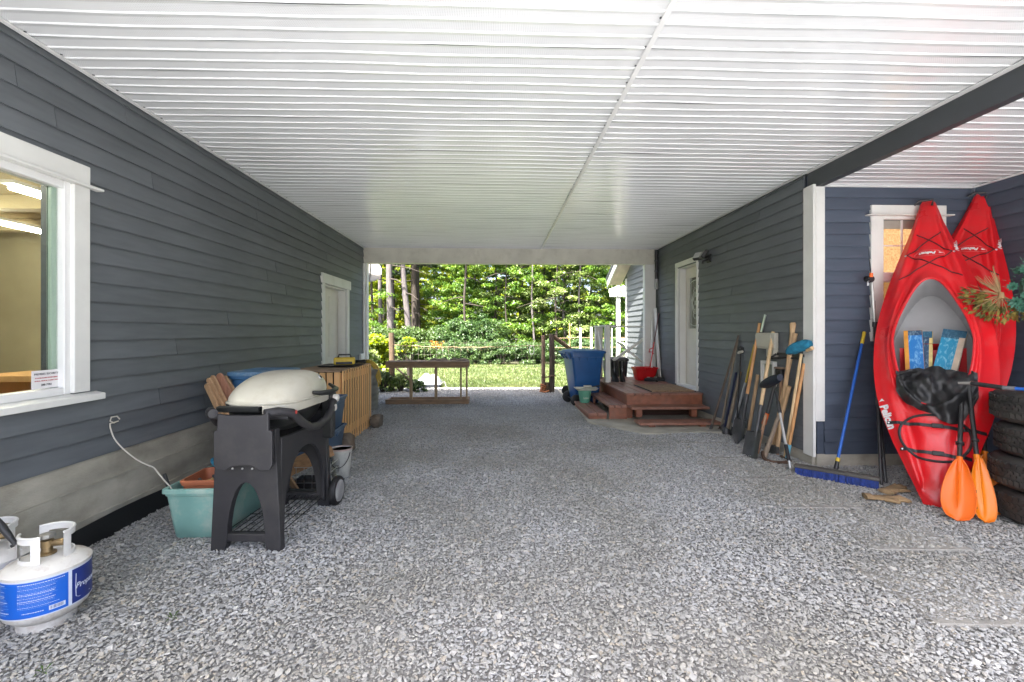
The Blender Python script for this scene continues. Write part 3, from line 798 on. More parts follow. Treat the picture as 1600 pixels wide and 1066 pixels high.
gz0, gz1 = XP(1085, 512, XR).z - 0.02, XP(1085, 432, XR).z + .02
dpart('leaf', [(lx0, lx1, ly0, q0, rdz0 + .014, rdz1 - .032), (lx0, lx1, q1, ly1, rdz0 + .014, rdz1 - .032), (lx0, lx1, q0, q1, rdz0 + .014, gz0), (lx0, lx1, q0, q1, gz1, rdz1 - .032)], M_doorw, rd, 0)
M_lead = mat('dim_frosted_lite', (0.16, 0.16, 0.13), 0.25, var=0.3, vs=14)
dpart('lite', [(lx0 + 0.015, lx0 + 0.025, q0 + .001, q1 - .001, gz0 + .001, gz1 - .001)], M_lead, rd, 0)
for (y0_, y1_, z0_, z1_) in ((q0 - 0.03, q0 + 0.006, gz0 - .03, gz1 + .03), (q1 - 0.006, q1 + 0.03, gz0 - .03, gz1 + .03), (q0 + .007, q1 - .007, gz1 - .006, gz1 + .03), (q0 + .007, q1 - .007, gz0 - .03, gz0 + .006)):
    dpart('lite_frame', [(lx0 - 0.012, lx0 - 0.0005, y0_, y1_, z0_, z1_)], M_doorw, rd, 0.003)
M_came = mat('pale_lead_came', (0.55, 0.55, 0.5), 0.4, metal=0.4)
mz, my = (gz0 + gz1) / 2, (q0 + q1) / 2
def came(fn, n=24, r=0.006):
    b = MB(); b.tube([(lx0 + 0.010, *fn(i / n)) for i in range(n + 1)], r, 6); b.build('came', M_came, rd, smooth=True)
hh = (gz1 - gz0) / 2; ww = (q1 - q0) / 2
came(lambda t: (my + ww * .5 * math.sin(t * 2 * PI), mz + hh * .42 * math.cos(t * 2 * PI)))
came(lambda t: (my + ww * .28 * math.sin(t * 4 * PI) * (1 - .3 * t), mz - hh * .62 + hh * 1.24 * t))
came(lambda t: (my - ww * .28 * math.sin(t * 4 * PI) * (1 - .3 * t), mz - hh * .62 + hh * 1.24 * t))
came(lambda t: (q0 + ww * 2 * t, mz + hh * .78 + hh * .1 * math.sin(t * PI)))
came(lambda t: (q0 + ww * 2 * t, mz - hh * .78 - hh * .1 * math.sin(t * PI)))
came(lambda t: (my + ww * .75, gz0 + 2 * hh * t), 6); came(lambda t: (my - ww * .75, gz0 + 2 * hh * t), 6)
dpart('panel_moulding', [(lx0 - 0.008, lx0 - .0005, ly0 + lw * .16, ly1 - lw * .16, rdz0 + .2, gz0 - .18)], M_doorw, rd, 0.006)
b = MB(); Mx = Matrix.Translation((lx0, ly0 + 0.07, 1.35)) @ Matrix.Rotation(-PI/2, 4, 'Y')
b.lathe([(0.0, 0.0), (0.03, 0.0), (0.012, 0.012), (0.012, 0.035), (0.028, 0.045), (0.028, 0.06), (0.0, 0.07)], 14, Mx); b.build('door_knob', M_steel, rd, smooth=True)
# alcove window, lit from inside
aw_ = thing('window', 'white framed alcove window with lamp lit patterned glass', None); aw_.parent = house
aw_.location = Vector(((wx0 + wx1) / 2, YN, az0)) - house.location
def apart(name, bxs, m, bev=0.003):
    q = MB()
    for t_ in bxs: q.box2(*t_)
    return q.build(name, m, aw_, bevel=bev)
cx0, cx1 = YP(1357.5, 400, YN).x, YP(1474, 400, YN).x
hz1 = YP(1400, 322, YN).z; dzc = YP(1400, 337, YN).z
apart('casing', [(cx0, wx0, YN - 0.034, YN - 0.001, az0 - 0.06, dzc - 0.013)], M_white)
apart('casing', [(wx1, cx1, YN - 0.034, YN - 0.001, az0 - 0.06, dzc - 0.013)], M_white)
apart('casing', [(wx0 + .001, wx1 - .001, YN - 0.034, YN - 0.001, az0 - 0.06, az0)], M_white)
apart('header', [(cx0, cx1, YN - 0.036, YN - 0.001, dzc + 0.001, hz1)], M_white)
apart('drip_cap', [(cx0 - 0.05, cx1 + 0.05, YN - 0.075, YN - 0.001, dzc - 0.012, dzc)], M_white)
apart('head', [(wx0 + .001, wx1 - .001, YN - 0.033, YN - 0.001, az1, dzc - 0.013)], M_white)
zm0, zm1 = YP(1400, 441, YN).z, YP(1400, 426, YN).z
apart('frame', [(wx0 + .001, wx1 - .001, YN - 0.01, YN + 0.05, zm0, zm1)], M_soffit_trim)
zmt = YP(1400, 384, YN).z
mxc = YP(1410.5, 400, YN).x
apart('muntin', [(wx0, wx1, YN + 0.008, YN + 0.018, zmt - 0.006, zmt + 0.006)], M_soffit_trim, 0)
apart('muntin', [(mxc - 0.008, mxc + 0.008, YN + 0.0065, YN + 0.0195, zm1, az1)], M_soffit_trim, 0)
apart('muntin', [(wx0, wx1, YN + 0.008, YN + 0.018, (az0 + zm0) / 2 - 0.005, (az0 + zm0) / 2 + 0.005)], M_soffit_trim, 0)
def lit_glass():
    m, n, l, b = nt('lamp_lit_rain_glass')
    tc = n.new('ShaderNodeTexCoord'); no = n.new('ShaderNodeTexNoise'); no.inputs['Scale'].default_value = 55; no.inputs['Detail'].default_value = 3
    l.new(tc.outputs['Object'], no.inputs[0])
    rp = n.new('ShaderNodeValToRGB'); rp.color_ramp.elements[0].position = 0.3; rp.color_ramp.elements[0].color = (0.34, 0.17, 0.06, 1)
    rp.color_ramp.elements[1].position = 0.75; rp.color_ramp.elements[1].color = (0.85, 0.55, 0.25, 1)
    l.new(no.outputs[0], rp.inputs[0])
    b.inputs['Base Color'].default_value = (0.12, 0.08, 0.05, 1); b.inputs['Roughness'].default_value = 0.12
    l.new(rp.outputs[0], b.inputs['Emission Color']); b.inputs['Emission Strength'].default_value = 0.22
    bp = n.new('ShaderNodeBump'); bp.inputs['Strength'].default_value = 0.35; bp.inputs['Distance'].default_value = 0.01
    l.new(no.outputs[0], bp.inputs['Height']); l.new(bp.outputs[0], b.inputs['Normal'])
    return m
M_lit = lit_glass()
M_blind = mat('grey_roller_blind', (0.36, 0.34, 0.29), 0.7, var=0.08)
zb = YP(1400, 357, YN).z
apart('pane', [(wx0, wx1, YN + 0.020, YN + 0.026, zm1 + .001, zb - .002)], M_lit, 0)
apart('blind', [(wx0, wx1, YN + 0.020, YN + 0.030, zb, az1)], M_blind, 0)
apart('pane', [(wx0, wx1, YN + 0.020, YN + 0.026, az0 + .001, zm0 - .001)], mat('amber_patterned_glass', (0.10, 0.06, 0.03), 0.15, var=0.5, vs=40, bump=0.4, bs=60, emit=(0.30, 0.15, 0.05), estr=0.16), 0)

# ================================================================== CARPORT ROOF
roof = thing('carport_roof', 'white ribbed metal carport ceiling spanning between the garage and the house', 'carport roof', (0, 4, HC))
PIT = 0.306
def soffit_mesh(w, seed, nx=22):
    R = random.Random(seed); ph = [R.uniform(0, 6) for _ in range(6)]
    prof = []
    for k in range(3):
        y = k * 0.102
        prof += [(y, -0.0052), (y + 0.024, -0.0006), (y + 0.0885, 0.0), (y + 0.0925, -0.0045), (y + 0.0965, -0.0060)]
    prof.append((PIT, -0.0052))
    mb = MB()
    def fn(u, v):
        i = min(int(round(v * (len(prof) - 1))), len(prof) - 1)
        y, z = prof[i]; x = w * u
        yy = y + 0.003 * math.sin(x * 2.1 + ph[0]) + 0.002 * math.sin(x * 4.7 + ph[1])
        zz = z + 0.0014 * math.sin(x * 3.1 + ph[2] + y * 9) + 0.0010 * math.sin(x * 6.3 + ph[3])
        return (x, yy, zz)
    mb.grid(fn, nx, len(prof) - 1)
    return mb.mesh('soffit_panel', M_soffit, normals=False)
def ceiling_run(x0, x1, y0, y1, z, seeds):
    meshes = [soffit_mesh(x1 - x0, s) for s in seeds]
    y = y0; i = 0
    while y < y1 - 0.02:
        o = piece('soffit_panel', meshes[RND.randrange(len(meshes))], roof, (x0, y, z + RND.uniform(-0.0012, 0.0012)))
        if y + PIT > y1: o.scale = (1, (y1 - y) / PIT, 1)
        y += PIT; i += 1
XSEAM = 0.875
ceiling_run(XL + 0.001, XSEAM, YF, YE - 0.03, HC, (1, 2, 3))
ceiling_run(XSEAM + 0.001, XR - 0.001, YF, YE - 0.03, HC, (4, 5, 6))
ceiling_run(XR + 0.075, XS - 0.001, YF, YN - 0.002, ZA, (7, 8))
b = MB(); b.box2(XSEAM - 0.017, XSEAM + 0.017, YF, YE - 0.03, HC - 0.016, HC - 0.0105); b.build('seam_trim', M_soffit_trim, roof, bevel=0.002)
b = MB(); b.box2(XL + 0.018, XL + 0.05, YF, YE - 0.03, HC - 0.016, HC - 0.0105); b.build('edge_trim', M_soffit_trim, roof)
b = MB(); b.box2(XR - 0.05, XR - 0.018, YN + 0.1, YE - 0.03, HC - 0.016, HC - 0.0105); b.build('edge_trim', M_soffit_trim, roof)
b = MB(); b.box2(XR - 0.05, XR - 0.003, YF, YN + 0.099, HC - 0.016, HC - 0.0105); b.build('edge_trim', M_soffit_trim, roof)
b = MB(); b.box2(XR + 0.09, XS, YN - 0.03, YN - 0.002, ZA - 0.024, ZA - 0.0105); b.build('edge_trim', M_soffit_trim, roof)
b = MB(); b.box2(XS - 0.03, XS - 0.001, YF, YN - 0.031, ZA - 0.024, ZA - 0.0105); b.build('edge_trim', M_soffit_trim, roof)
scr = MB(); scr.lathe([(0.007, 0), (0.006, -0.003), (0, -0.0035)], 8); scr_me = scr.mesh('screw', M_dark_trim)
for k in range(28):
    for xs in (XSEAM - 0.021, XL + 0.058):
        piece('screw', scr_me, roof, (xs + RND.uniform(-.002, .002), 2.15 + .204 * k + RND.uniform(-.02, .02), HC - 0.0095))
b = MB(); b.box2(XR, XR + 0.075, YF, YN + 0.10, ZA - 0.025, 3.08); b.build('fascia_beam', M_dark_trim, roof, bevel=0.003)
b = MB(); b.box2(XL, XR, YF - 0.3, 9.25, 3.05, 3.22); b.build('roof_deck', M_dark_trim, roof)
b = MB(); b.box2(XL - 0.02, XR - 0.02, YE - 0.03, YE + 0.11, YP(800, 412.5, YE).z, HC + 0.028); b.build('end_beam', mat('cream_painted_beam', (0.60, 0.58, 0.50), 0.55, var=0.1, vs=3, dirt=(0.3, 0.27, 0.2), dirtamt=0.4, dirts=4), roof, bevel=0.004)
px0, px1 = YP(1007, 500, YE).x, YP(1024, 500, YE).x
zb_ = YP(800, 412.5, YE).z
b = MB(); b.box2(px0, px1, YE - 0.028, YE + 0.105, 0.42, zb_ - 0.001); b.build('post', M_white, roof, bevel=0.005)
b = MB(); b.box2(XL + 0.046, XL + 0.085, YE - 0.03, YE + 0.08, 0.0, zb_ - 0.001); b.build('post', M_white, roof, bevel=0.003)
# ================================================================== THINGS ON THE LEFT
def rrect(hx, hy, r, z, n=4, cx=0, cy=0):
    pts = []
    for (sx, sy, a0) in ((1, 1, 0), (-1, 1, PI/2), (-1, -1, PI), (1, -1, 3*PI/2)):
        for k in range(n + 1):
            a = a0 + PI/2 * k / n
            pts.append((cx + sx * (hx - r) + r * math.cos(a), cy + sy * (hy - r) + r * math.sin(a), z))
    return pts
def selli(a, b_, z, e=3.0, n=36, cx=0, cy=0):
    pts = []
    for k in range(n):
        t = 2 * PI * k / n; c, s = math.cos(t), math.sin(t)
        pts.append((cx + a * math.copysign(abs(c) ** (2/e), c), cy + b_ * math.copysign(abs(s) ** (2/e), s), z))
    return pts
def arc_strip(mb, r0, r1, z0, z1, a0, a1, n=14, M=None):
    return mb.lathe([(r0, z0), (r1, z0), (r1, z1), (r0, z1), (r0, z0)], n, M, a0=a0, a1=a1)

# ------------------------------------------------------------------ propane tanks
M_tank = mat('tank_white_paint', (0.68, 0.66, 0.62), 0.35, var=0.08, vs=8, dirt=(0.30, 0.20, 0.12), dirtamt=0.55, dirts=13)
M_collar = mat('tank_collar_paint', (0.74, 0.73, 0.70), 0.35, var=0.06, dirt=(0.35, 0.3, 0.25), dirtamt=0.3, dirts=12)
M_lblue = mat('blue_tank_label', (0.008, 0.115, 0.56), 0.4, var=0.08)
M_lnavy = mat('dark_blue_tank_label', (0.012, 0.03, 0.20), 0.4, var=0.08)
M_lwhite = mat('white_print', (0.62, 0.68, 0.80), 0.5, var=0)
M_lpale = mat('pale_blue_print', (0.16, 0.34, 0.72), 0.5, var=0)
M_brass = mat('tarnished_brass', (0.30, 0.22, 0.12), 0.45, metal=0.9, var=0.3)
M_valve = mat('grey_valve_metal', (0.35, 0.34, 0.32), 0.45, metal=0.8, var=0.2)
def bend(me, r, a0, z0):
    for v in me.vertices:
        a = a0 + v.co.x / r; rr = r + v.co.z
        v.co = (rr * math.cos(a), rr * math.sin(a), z0 + v.co.y)
    return me
def propane(loc, rz, label, prints):
    t = thing('propane_tank', label, 'propane tank', loc, rz, group='propane tanks by the garage wall')
    b = MB(); arc_strip(b, 0.098, 0.104, 0.0, 0.045, 0, 2 * PI, 32); b.build('foot_ring', M_tank, t, world=False, smooth=True)
    prof = [(0.0, 0.030), (0.07, 0.032), (0.115, 0.046), (0.146, 0.075), (0.1565, 0.105), (0.1565, 0.268), (0.1585, 0.271), (0.1585, 0.279), (0.153, 0.282), (0.142, 0.294), (0.108, 0.307), (0.07, 0.315), (0.03, 0.319), (0.0, 0.32)]
    b = MB(); b.lathe(prof, 48); b.build('body', M_tank, t, world=False, smooth=True, sharp=60)
    b = MB()
    b.lathe([(0.034, 0.318), (0.034, 0.328), (0.022, 0.332), (0.020, 0.352), (0.024, 0.354), (0.024, 0.385), (0.012, 0.39), (0.012, 0.402)], 16)
    b.tube([(0, 0, 0.368), (0.062, 0.02, 0.368)], [0.014, 0.017], 10)
    b.build('valve', M_brass, t, world=False, smooth=True)
    b = MB(); b.lathe([(0.012, 0.395), (0.030, 0.396), (0.032, 0.402), (0.030, 0.414), (0.010, 0.418), (0.0, 0.418)], 10); b.build('valve_knob', M_valve, t, world=False)
    # guard collar: two handles with hand holes
    for (a0, a1) in ((math.radians(-10), math.radians(150)), (math.radians(205), math.radians(300))):
        mb = MB(); r0, r1 = 0.092, 0.096
        arc_strip(mb, r0, r1, 0.305, 0.328, a0, a1)
        arc_strip(mb, r0 - .001, r1 + .001, 0.402, 0.428, a0, a1)
        w = math.radians(20)
        arc_strip(mb, r0 - .0005, r1 + .0005, 0.327, 0.403, a0, a0 + w, 4); arc_strip(mb, r0 - .0005, r1 + .0005, 0.327, 0.403, a1 - w, a1, 4)
        mb.build('collar', M_collar, t, world=False, smooth=True)
        mb = MB(); mb.tube([((r0 + r1) / 2 * math.cos(a0 + (a1 - a0) * k / 20), (r0 + r1) / 2 * math.sin(a0 + (a1 - a0) * k / 20), 0.429) for k in range(21)], 0.006, 8)
        mb.build('collar_rim', M_collar, t, world=False, smooth=True)
    if prints:
        rr = 0.1571
        def band(name, a0, a1, z0, z1, m, r=rr, n=24):
            q = MB(); a0, a1 = math.radians(a0), math.radians(a1)
            q.grid(lambda u, v: (r * math.cos(a0 + (a1 - a0) * u), r * math.sin(a0 + (a1 - a0) * u), z0 + (z1 - z0) * v), n, 1)
            return q.build(name, m, t, world=False, smooth=True, normals=False)
        band('label_sheet', -215, 75, 0.098, 0.266, M_lwhite, r=0.1569, n=60)
        band('label', -150, -20, 0.103, 0.260, M_lblue, n=40); band('label', -15, 70, 0.103, 0.260, M_lnavy); band('label', -212, -154, 0.103, 0.260, M_lblue)
        R = random.Random(2); q = MB(); q2 = MB()
        def row(a0, a1, z, h, mb):
            a0, a1 = math.radians(a0), math.radians(a1)
            a = a0
            while a < a1:
                w = R.uniform(0.012, 0.05); e = min(a + w, a1); r = 0.1575
                mb.add([(r * math.cos(a), r * math.sin(a), z), (r * math.cos(e), r * math.sin(e), z), (r * math.cos(e), r * math.sin(e), z + h), (r * math.cos(a), r * math.sin(a), z + h)], [(0, 1, 2, 3)])
                a = e + 0.010
        z = 0.248
        for k in range(17):
            big = k in (0, 7, 11)
            row(-82, -82 + R.uniform(38, 58), z, 0.0030 if big else 0.0017, q if big or k % 3 == 0 else q2)
            row(-138, -138 + R.uniform(26, 44), z, 0.0030 if big else 0.0017, q if big or k % 4 == 0 else q2)
            z -= 0.0066
        row(-140, -95, 0.128, 0.004, q); row(-137, -100, 0.119, 0.003, q2); row(-76, -50, 0.122, 0.003, q)
        o = q.build('lettering', M_lwhite, t, world=False, normals=False); o['kind'] = 'stuff'
        o = q2.build('lettering', M_lpale, t, world=False, normals=False); o['kind'] = 'stuff'
        band('barcode_patch', -44, -24, 0.116, 0.136, M_lwhite, r=0.1577, n=6)
        q = MB()
        for k in range(12):
            a = math.radians(-42 + k * 1.35); w = math.radians(R.uniform(.25, .8)); r = 0.1581
            q.add([(r * math.cos(a), r * math.sin(a), .120), (r * math.cos(a + w), r * math.sin(a + w), .120), (r * math.cos(a + w), r * math.sin(a + w), .134), (r * math.cos(a), r * math.sin(a), .134)], [(0, 1, 2, 3)])
        o = q.build('barcode', M_lnavy, t, world=False, normals=False); o['kind'] = 'stuff'
        q = MB()
        def arcpt(a, z): a = math.radians(a); return (0.1577 * math.cos(a), 0.1577 * math.sin(a), z)
        q.tube([arcpt(-9, .236), arcpt(-9.5, .18), arcpt(-9, .13), arcpt(-4, .122), arcpt(20, .121), arcpt(60, .121)], 0.0012, 4); q.build('label_line', M_lwhite, t, world=False)
        me = text_mesh('Propane', 0.036, M_lwhite, font_shear=0.3, extrude=0.0002, bold=0.0006); bend(me, 0.1575, math.radians(12), 0.176)
        piece('lettering', me, t, world=False)
        q = MB(); q.tube([arcpt(-143 + 7 * math.cos(x), .19 + .016 * math.sin(x)) for x in [i * PI / 8 for i in range(15)]], 0.0022, 5); q.tube([arcpt(-143 + 3 * math.cos(x), .19 + .007 * math.sin(x)) for x in [i * PI / 6 for i in range(11)]], 0.0016, 5); q.tube([arcpt(-139, .178), arcpt(-136, .165)], 0.0026, 5); q.build('emblem', M_lwhite, t, world=False)
    return t
propane((-2.135, 2.215, -0.004), math.radians(0), 'white propane tank with a blue printed label, standing in front by the foundation', True)
propane((-2.478, 2.285, -0.004), math.radians(10), 'second propane tank, mostly cut off at the left edge behind the labelled one', False)
t = thing('screwdriver', 'black handled tool with a steel shank lying across the two propane tanks', 'tool', YP(0, 815, 2.15))
p0, p1, p2 = YP(-6, 812, 2.22), YP(24, 850, 2.22), YP(33, 860, 2.22)
b = MB(); b.tube([p0, p0.lerp(p1, .25), p0.lerp(p1, .6), p0.lerp(p1, .85), p1], [0.013, 0.016, 0.0145, 0.011, 0.010], 12); b.build('handle', M_black, t, smooth=True)
b = MB(); dv = (p1 - p0).normalized(); b.tube([p1 - dv * .004, p1 + dv * .006], 0.0185, 14); b.build('guard', M_black, t, smooth=True)
b = MB(); b.tube([p1, p2], 0.0055, 8); b.build('shank', M_steel, t, smooth=True)

# ------------------------------------------------------------------ gas grill
M_grill = mat('charcoal_cart_plastic', (0.029, 0.028, 0.031), 0.5, var=0.12, vs=5, bump=0.05, bs=300, dirt=(0.09, 0.085, 0.075), dirtamt=0.35, dirts=3)
M_bowl = mat('black_cast_bowl', (0.018, 0.019, 0.018), 0.32, var=0.2)
M_lid = mat('cream_enamel_lid', (0.53, 0.505, 0.42), 0.32, var=0.05, dirt=(0.36, 0.31, 0.21), dirtamt=0.45, dirts=5)
M_knob = mat('grey_white_knob', (0.62, 0.60, 0.55), 0.4)
M_hub = mat('grey_hub', (0.33, 0.33, 0.33), 0.45)
gr = thing('gas_grill', 'portable gas grill with a cream lid on a charcoal wheeled cart', 'barbecue', (-1.545, 3.245, 0), -0.045)
def gb(name, mb, m, **k): return mb.build(name, m, gr, world=False, **k)
def leg_poly(w, h, foot, archh, n=14, top=0.16):
    pts = [(-w, 0), (-w + .012, .25), (-top, h), (top, h), (w - .012, .25), (w, 0), (w - foot, 0)]
    for k in range(n + 1):
        a = PI * k / n
        pts.append(((w - foot - 0.01) * math.cos(a) * (1 - .12 * math.sin(a)), 0.055 + archh * math.sin(a) ** .8))
    pts.append((-w + foot, 0))
    return pts
for yy in (-0.36, 0.36):
    b = MB(); b.prism(leg_poly(0.222, 0.76, 0.092, 0.375, top=0.185), lambda u, v, w: (u, w, v), yy - 0.026, yy + 0.026); gb('leg_frame', b, M_grill, bevel=0.006, seg=2)
    b = MB(); b.box2(-0.14, 0.14, yy - 0.019, yy + 0.019, 0.058, 0.108); gb('cross_bar', b, M_grill, bevel=0.005)
# front and rear aprons with a tall arch
def apron(n=18):
    pts = [(-0.332, 0.05), (-0.332, 0.70), (-0.2, 0.69), (0.2, 0.69), (0.332, 0.72), (0.335, 0.05), (0.31, 0.05)]
    for k in range(n + 1):
        a = PI * k / n
        pts.append((0.295 * math.cos(a), 0.08 + 0.49 * math.sin(a) ** .7))
    pts.append((-0.31, 0.05))
    return pts
for xx in (0.175, -0.2):
    b = MB(); b.prism(apron(), lambda u, v, w: (w, u, v), xx, xx + 0.022); gb('apron', b, M_grill, bevel=0.004)
for sx in (0.262, -0.262):
    pts = [(sx * .60, -0.455, 0.872), (sx * .80, -0.40, 0.876), (sx * 1.0, -0.33, 0.855), (sx * 1.06, -0.23, 0.775), (sx * 1.08, -0.12, 0.722), (sx * 1.08, 0, 0.708), (sx * 1.08, 0.12, 0.722), (sx * 1.06, 0.23, 0.775), (sx * 1.03, 0.31, 0.855), (sx * .85, 0.39, 0.874), (sx * .6, 0.45, 0.874)]
    b = MB(); b.tube(pts, 0.027, 12); gb('cradle_arm', b, M_grill, smooth=True)
b = MB(); b.tube([(-0.25, -0.345, 0.83), (0.25, -0.345, 0.83)], 0.016, 10); gb('cross_tube', b, M_grill, smooth=True)
rings = []
for (z, s) in ((0.705, .45), (0.715, .66), (0.76, .82), (0.83, .93), (0.90, 1.0), (0.908, 1.0)):
    rings.append(selli(0.248 * s, 0.345 * s, z, 3.2))
b = MB(); b.loft(rings); gb('bowl', b, M_bowl, smooth=True, sharp=50)
rings = [selli(0.232, 0.352, 0.898, 3.2, cx=.018), selli(0.240, 0.36, 0.90, 3.2, cx=.018), selli(0.240, 0.36, 0.918, 3.2, cx=.018)]
for k in range(1, 13):
    a = PI / 2 * k / 12.4
    s = math.cos(a) ** 0.55
    rings.append(selli(0.236 * s, 0.352 * (math.cos(a) ** 0.82), 0.918 + 0.172 * math.sin(a) ** .98, 3.8 - 1.3 * k / 12, cx=.018, cy=.075 * math.sin(a)))
b = MB(); b.loft(rings, cap0=False); gb('lid', b, M_lid, smooth=True, sharp=65)
sk = [q for q in selli(0.246, 0.366, 0.0, 4.0, n=72, cx=.018) if q[0] > 0.085]
sk.sort(key=lambda q: math.atan2(q[1], q[0])); inn = [(x * .95, y * .955, 0) for x, y, z in reversed(sk)]
b = MB(); b.prism([(x, y) for x, y, z in sk + inn], lambda u, v, w: (u, v, w), 0.852, 0.906); gb('lid_skirt', b, M_lid, bevel=0.003)
b = MB(); b.tube(selli(0.242, 0.362, 0.913, 3.4, cx=.018), 0.006, 6, closed=True); gb('lid_rim', b, M_lid, smooth=True)
b = MB(); b.box2(-0.20, 0.075, -0.372, -0.33, 0.862, 0.899); gb('lid_gap_block', b, M_bowl, bevel=0.006)  # solid black block put in for the dark gap under the lid
b = MB(); b.tube([(0.262, -0.04, 0.945), (0.305, 0.0, 0.935), (0.335, 0.10, 0.932), (0.330, 0.20, 0.94), (0.245, 0.28, 0.965)], [.012, .018, .021, .018, .012], 10); gb('lid_handle', b, M_bowl, smooth=True)
b = MB(); Mx = Matrix.Translation((0.212, 0.18, 1.025)) @ Matrix.Rotation(math.radians(55), 4, 'Y')
b.lathe([(0.0, 0.012), (0.016, 0.012), (0.020, 0.010), (0.024, 0.0)], 18, Mx); gb('badge', b, M_steel, smooth=True)
b = MB(); b.lathe([(0.0, 0.0132), (0.012, 0.013), (0.0125, 0.010)], 16, Mx); gb('badge_face', b, M_black)
# folded side tables
tp = [(-.155, .875), (-.10, .862), (.10, .862), (.155, .878), (.155, .775), (.178, .765), (.178, .57), (.165, .535), (.10, .53), (.075, .552), (.03, .562), (-.03, .562), (-.075, .552), (-.10, .53), (-.165, .535), (-.178, .57), (-.178, .765), (-.155, .775)]
for (y0_, y1_) in ((-0.475, -0.452), (0.452, 0.475)):
    b = MB(); b.prism([(u + 0.035, v) for u, v in tp], lambda u, v, w: (u, w, v), y0_, y1_); gb('side_table', b, M_grill, bevel=0.006, seg=2)
    for ux in (-0.025, 0.035, 0.095):
        b = MB(); Mx = Matrix.Translation((ux, y0_ - 0.0 if y0_ < 0 else y1_, 0.545)) @ Matrix.Rotation(PI/2 if y0_ < 0 else -PI/2, 4, 'X'); b.lathe([(0, 0.006), (0.006, 0.005), (0.007, 0)], 8, Mx); gb('bolt', b, M_steel, smooth=True)
b = MB(); b.box2(0.185, 0.268, 0.27, 0.33, 0.55, 0.90); gb('control_bracket', b, M_bowl, bevel=0.01)
for (yy, zz) in ((0.31, 0.855), (0.265, 0.79)):
    b = MB(); Mx = Matrix.Translation((0.268, yy, zz)) @ Matrix.Rotation(PI/2, 4, 'Y')
    b.lathe([(0.031, 0), (0.032, 0.012), (0.027, 0.03), (0.022, 0.034), (0.0, 0.036)], 18, Mx); gb('knob', b, M_knob, smooth=True)
b = MB(); Mx = Matrix.Translation((0.288, -0.33, 0.86)) @ Matrix.Rotation(PI/2, 4, 'Y'); b.lathe([(0, 0.004), (0.012, 0.003), (0.013, 0)], 12, Mx); gb('ignition_button', b, mat('red_button', (0.5, 0.04, 0.03), 0.4), smooth=True)
for sx in (0.232, -0.268):
    Mx = Matrix.Translation((sx, 0.39, 0.112)) @ Matrix.Rotation(PI/2, 4, 'Y')
    b = MB(); b.lathe([(0.02, 0), (0.095, 0), (0.108, 0.004), (0.112, 0.012), (0.112, 0.038), (0.107, 0.046), (0.088, 0.050), (0.086, 0.040), (0.02, 0.04)], 32, Mx); gb('wheel', b, M_rubber, smooth=True)
    b = MB(); b.lathe([(0.085, 0.041), (0.083, 0.052), (0.06, 0.056), (0.0, 0.057)], 32, Mx); gb('hubcap', b, M_hub, smooth=True)
b = MB(); b.tube([(-0.24, 0.39, 0.112), (0.25, 0.39, 0.112)], 0.012, 8); gb('axle', b, M_bowl)
for k in range(9):
    x = -0.18 + k * 0.045
    b = MB(); b.tube([(x, -0.34, 0.088), (x, 0.34, 0.088)], 0.0032, 5); gb('rack_rod', b, M_bowl)
for yy in (-0.28, 0.0, 0.28):
    b = MB(); b.tube([(-0.2, yy, 0.080), (0.2, yy, 0.080)], 0.004, 5); gb('rack_rod', b, M_bowl)
# things stored under and behind the grill
t = thing('timber_offcut', 'brown timber offcut lying behind the grill cart', 'timber', (-1.75, 4.0, 0))
p = YP(482, 722, 3.95)
b = MB(); b.bar(p + Vector((-0.20, -0.12, -0.06)), p + Vector((0.13, 0.15, 0.07)), 0.15, 0.09); b.build('block', mat('brown_timber', (0.30, 0.17, 0.08), 0.7, var=0.3, stretch=(1, 6, 6)), t, bevel=0.004)
t = thing('wire_crate', 'small black wire crate of odds and ends behind the grill', 'crate', (-1.62, 3.98, 0))
b = MB()
c0 = (-1.75, 3.84); c1 = (-1.42, 4.08)
for zz in (0.03, 0.10, 0.17, 0.23):
    b.tube([(c0[0], c0[1], zz), (c1[0], c0[1], zz), (c1[0], c1[1], zz), (c0[0], c1[1], zz)], 0.003, 5, closed=True)
b.build('wire_ring', M_steel, t)
b = MB()
for k in range(6):
    x = c0[0] + (c1[0] - c0[0]) * k / 5
    b.tube([(x, c0[1], 0.23), (x, c0[1], 0.02), (x, c1[1], 0.02), (x, c1[1], 0.23)], 0.0026, 5)
b.build('wire_rib', M_steel, t)
b = MB(); b.box2(c0[0] + .03, c1[0] - .05, c0[1] + .03, c1[1] - .04, 0.024, 0.12); b.build('contents', M_rubber, t, bevel=0.02)
t = thing('tin_can', 'small dusty glass jar of screws in front of the wire crate', 'jar', (-1.43, 3.80, 0.0))
b = MB(); b.lathe([(0.0, 0.002), (0.032, 0.002), (0.033, 0.08), (0.026, 0.09), (0.026, 0.10), (0, 0.101)], 16, Matrix.Translation((-1.43, 3.775, 0))); b.build('body', M_knob, t, smooth=True)

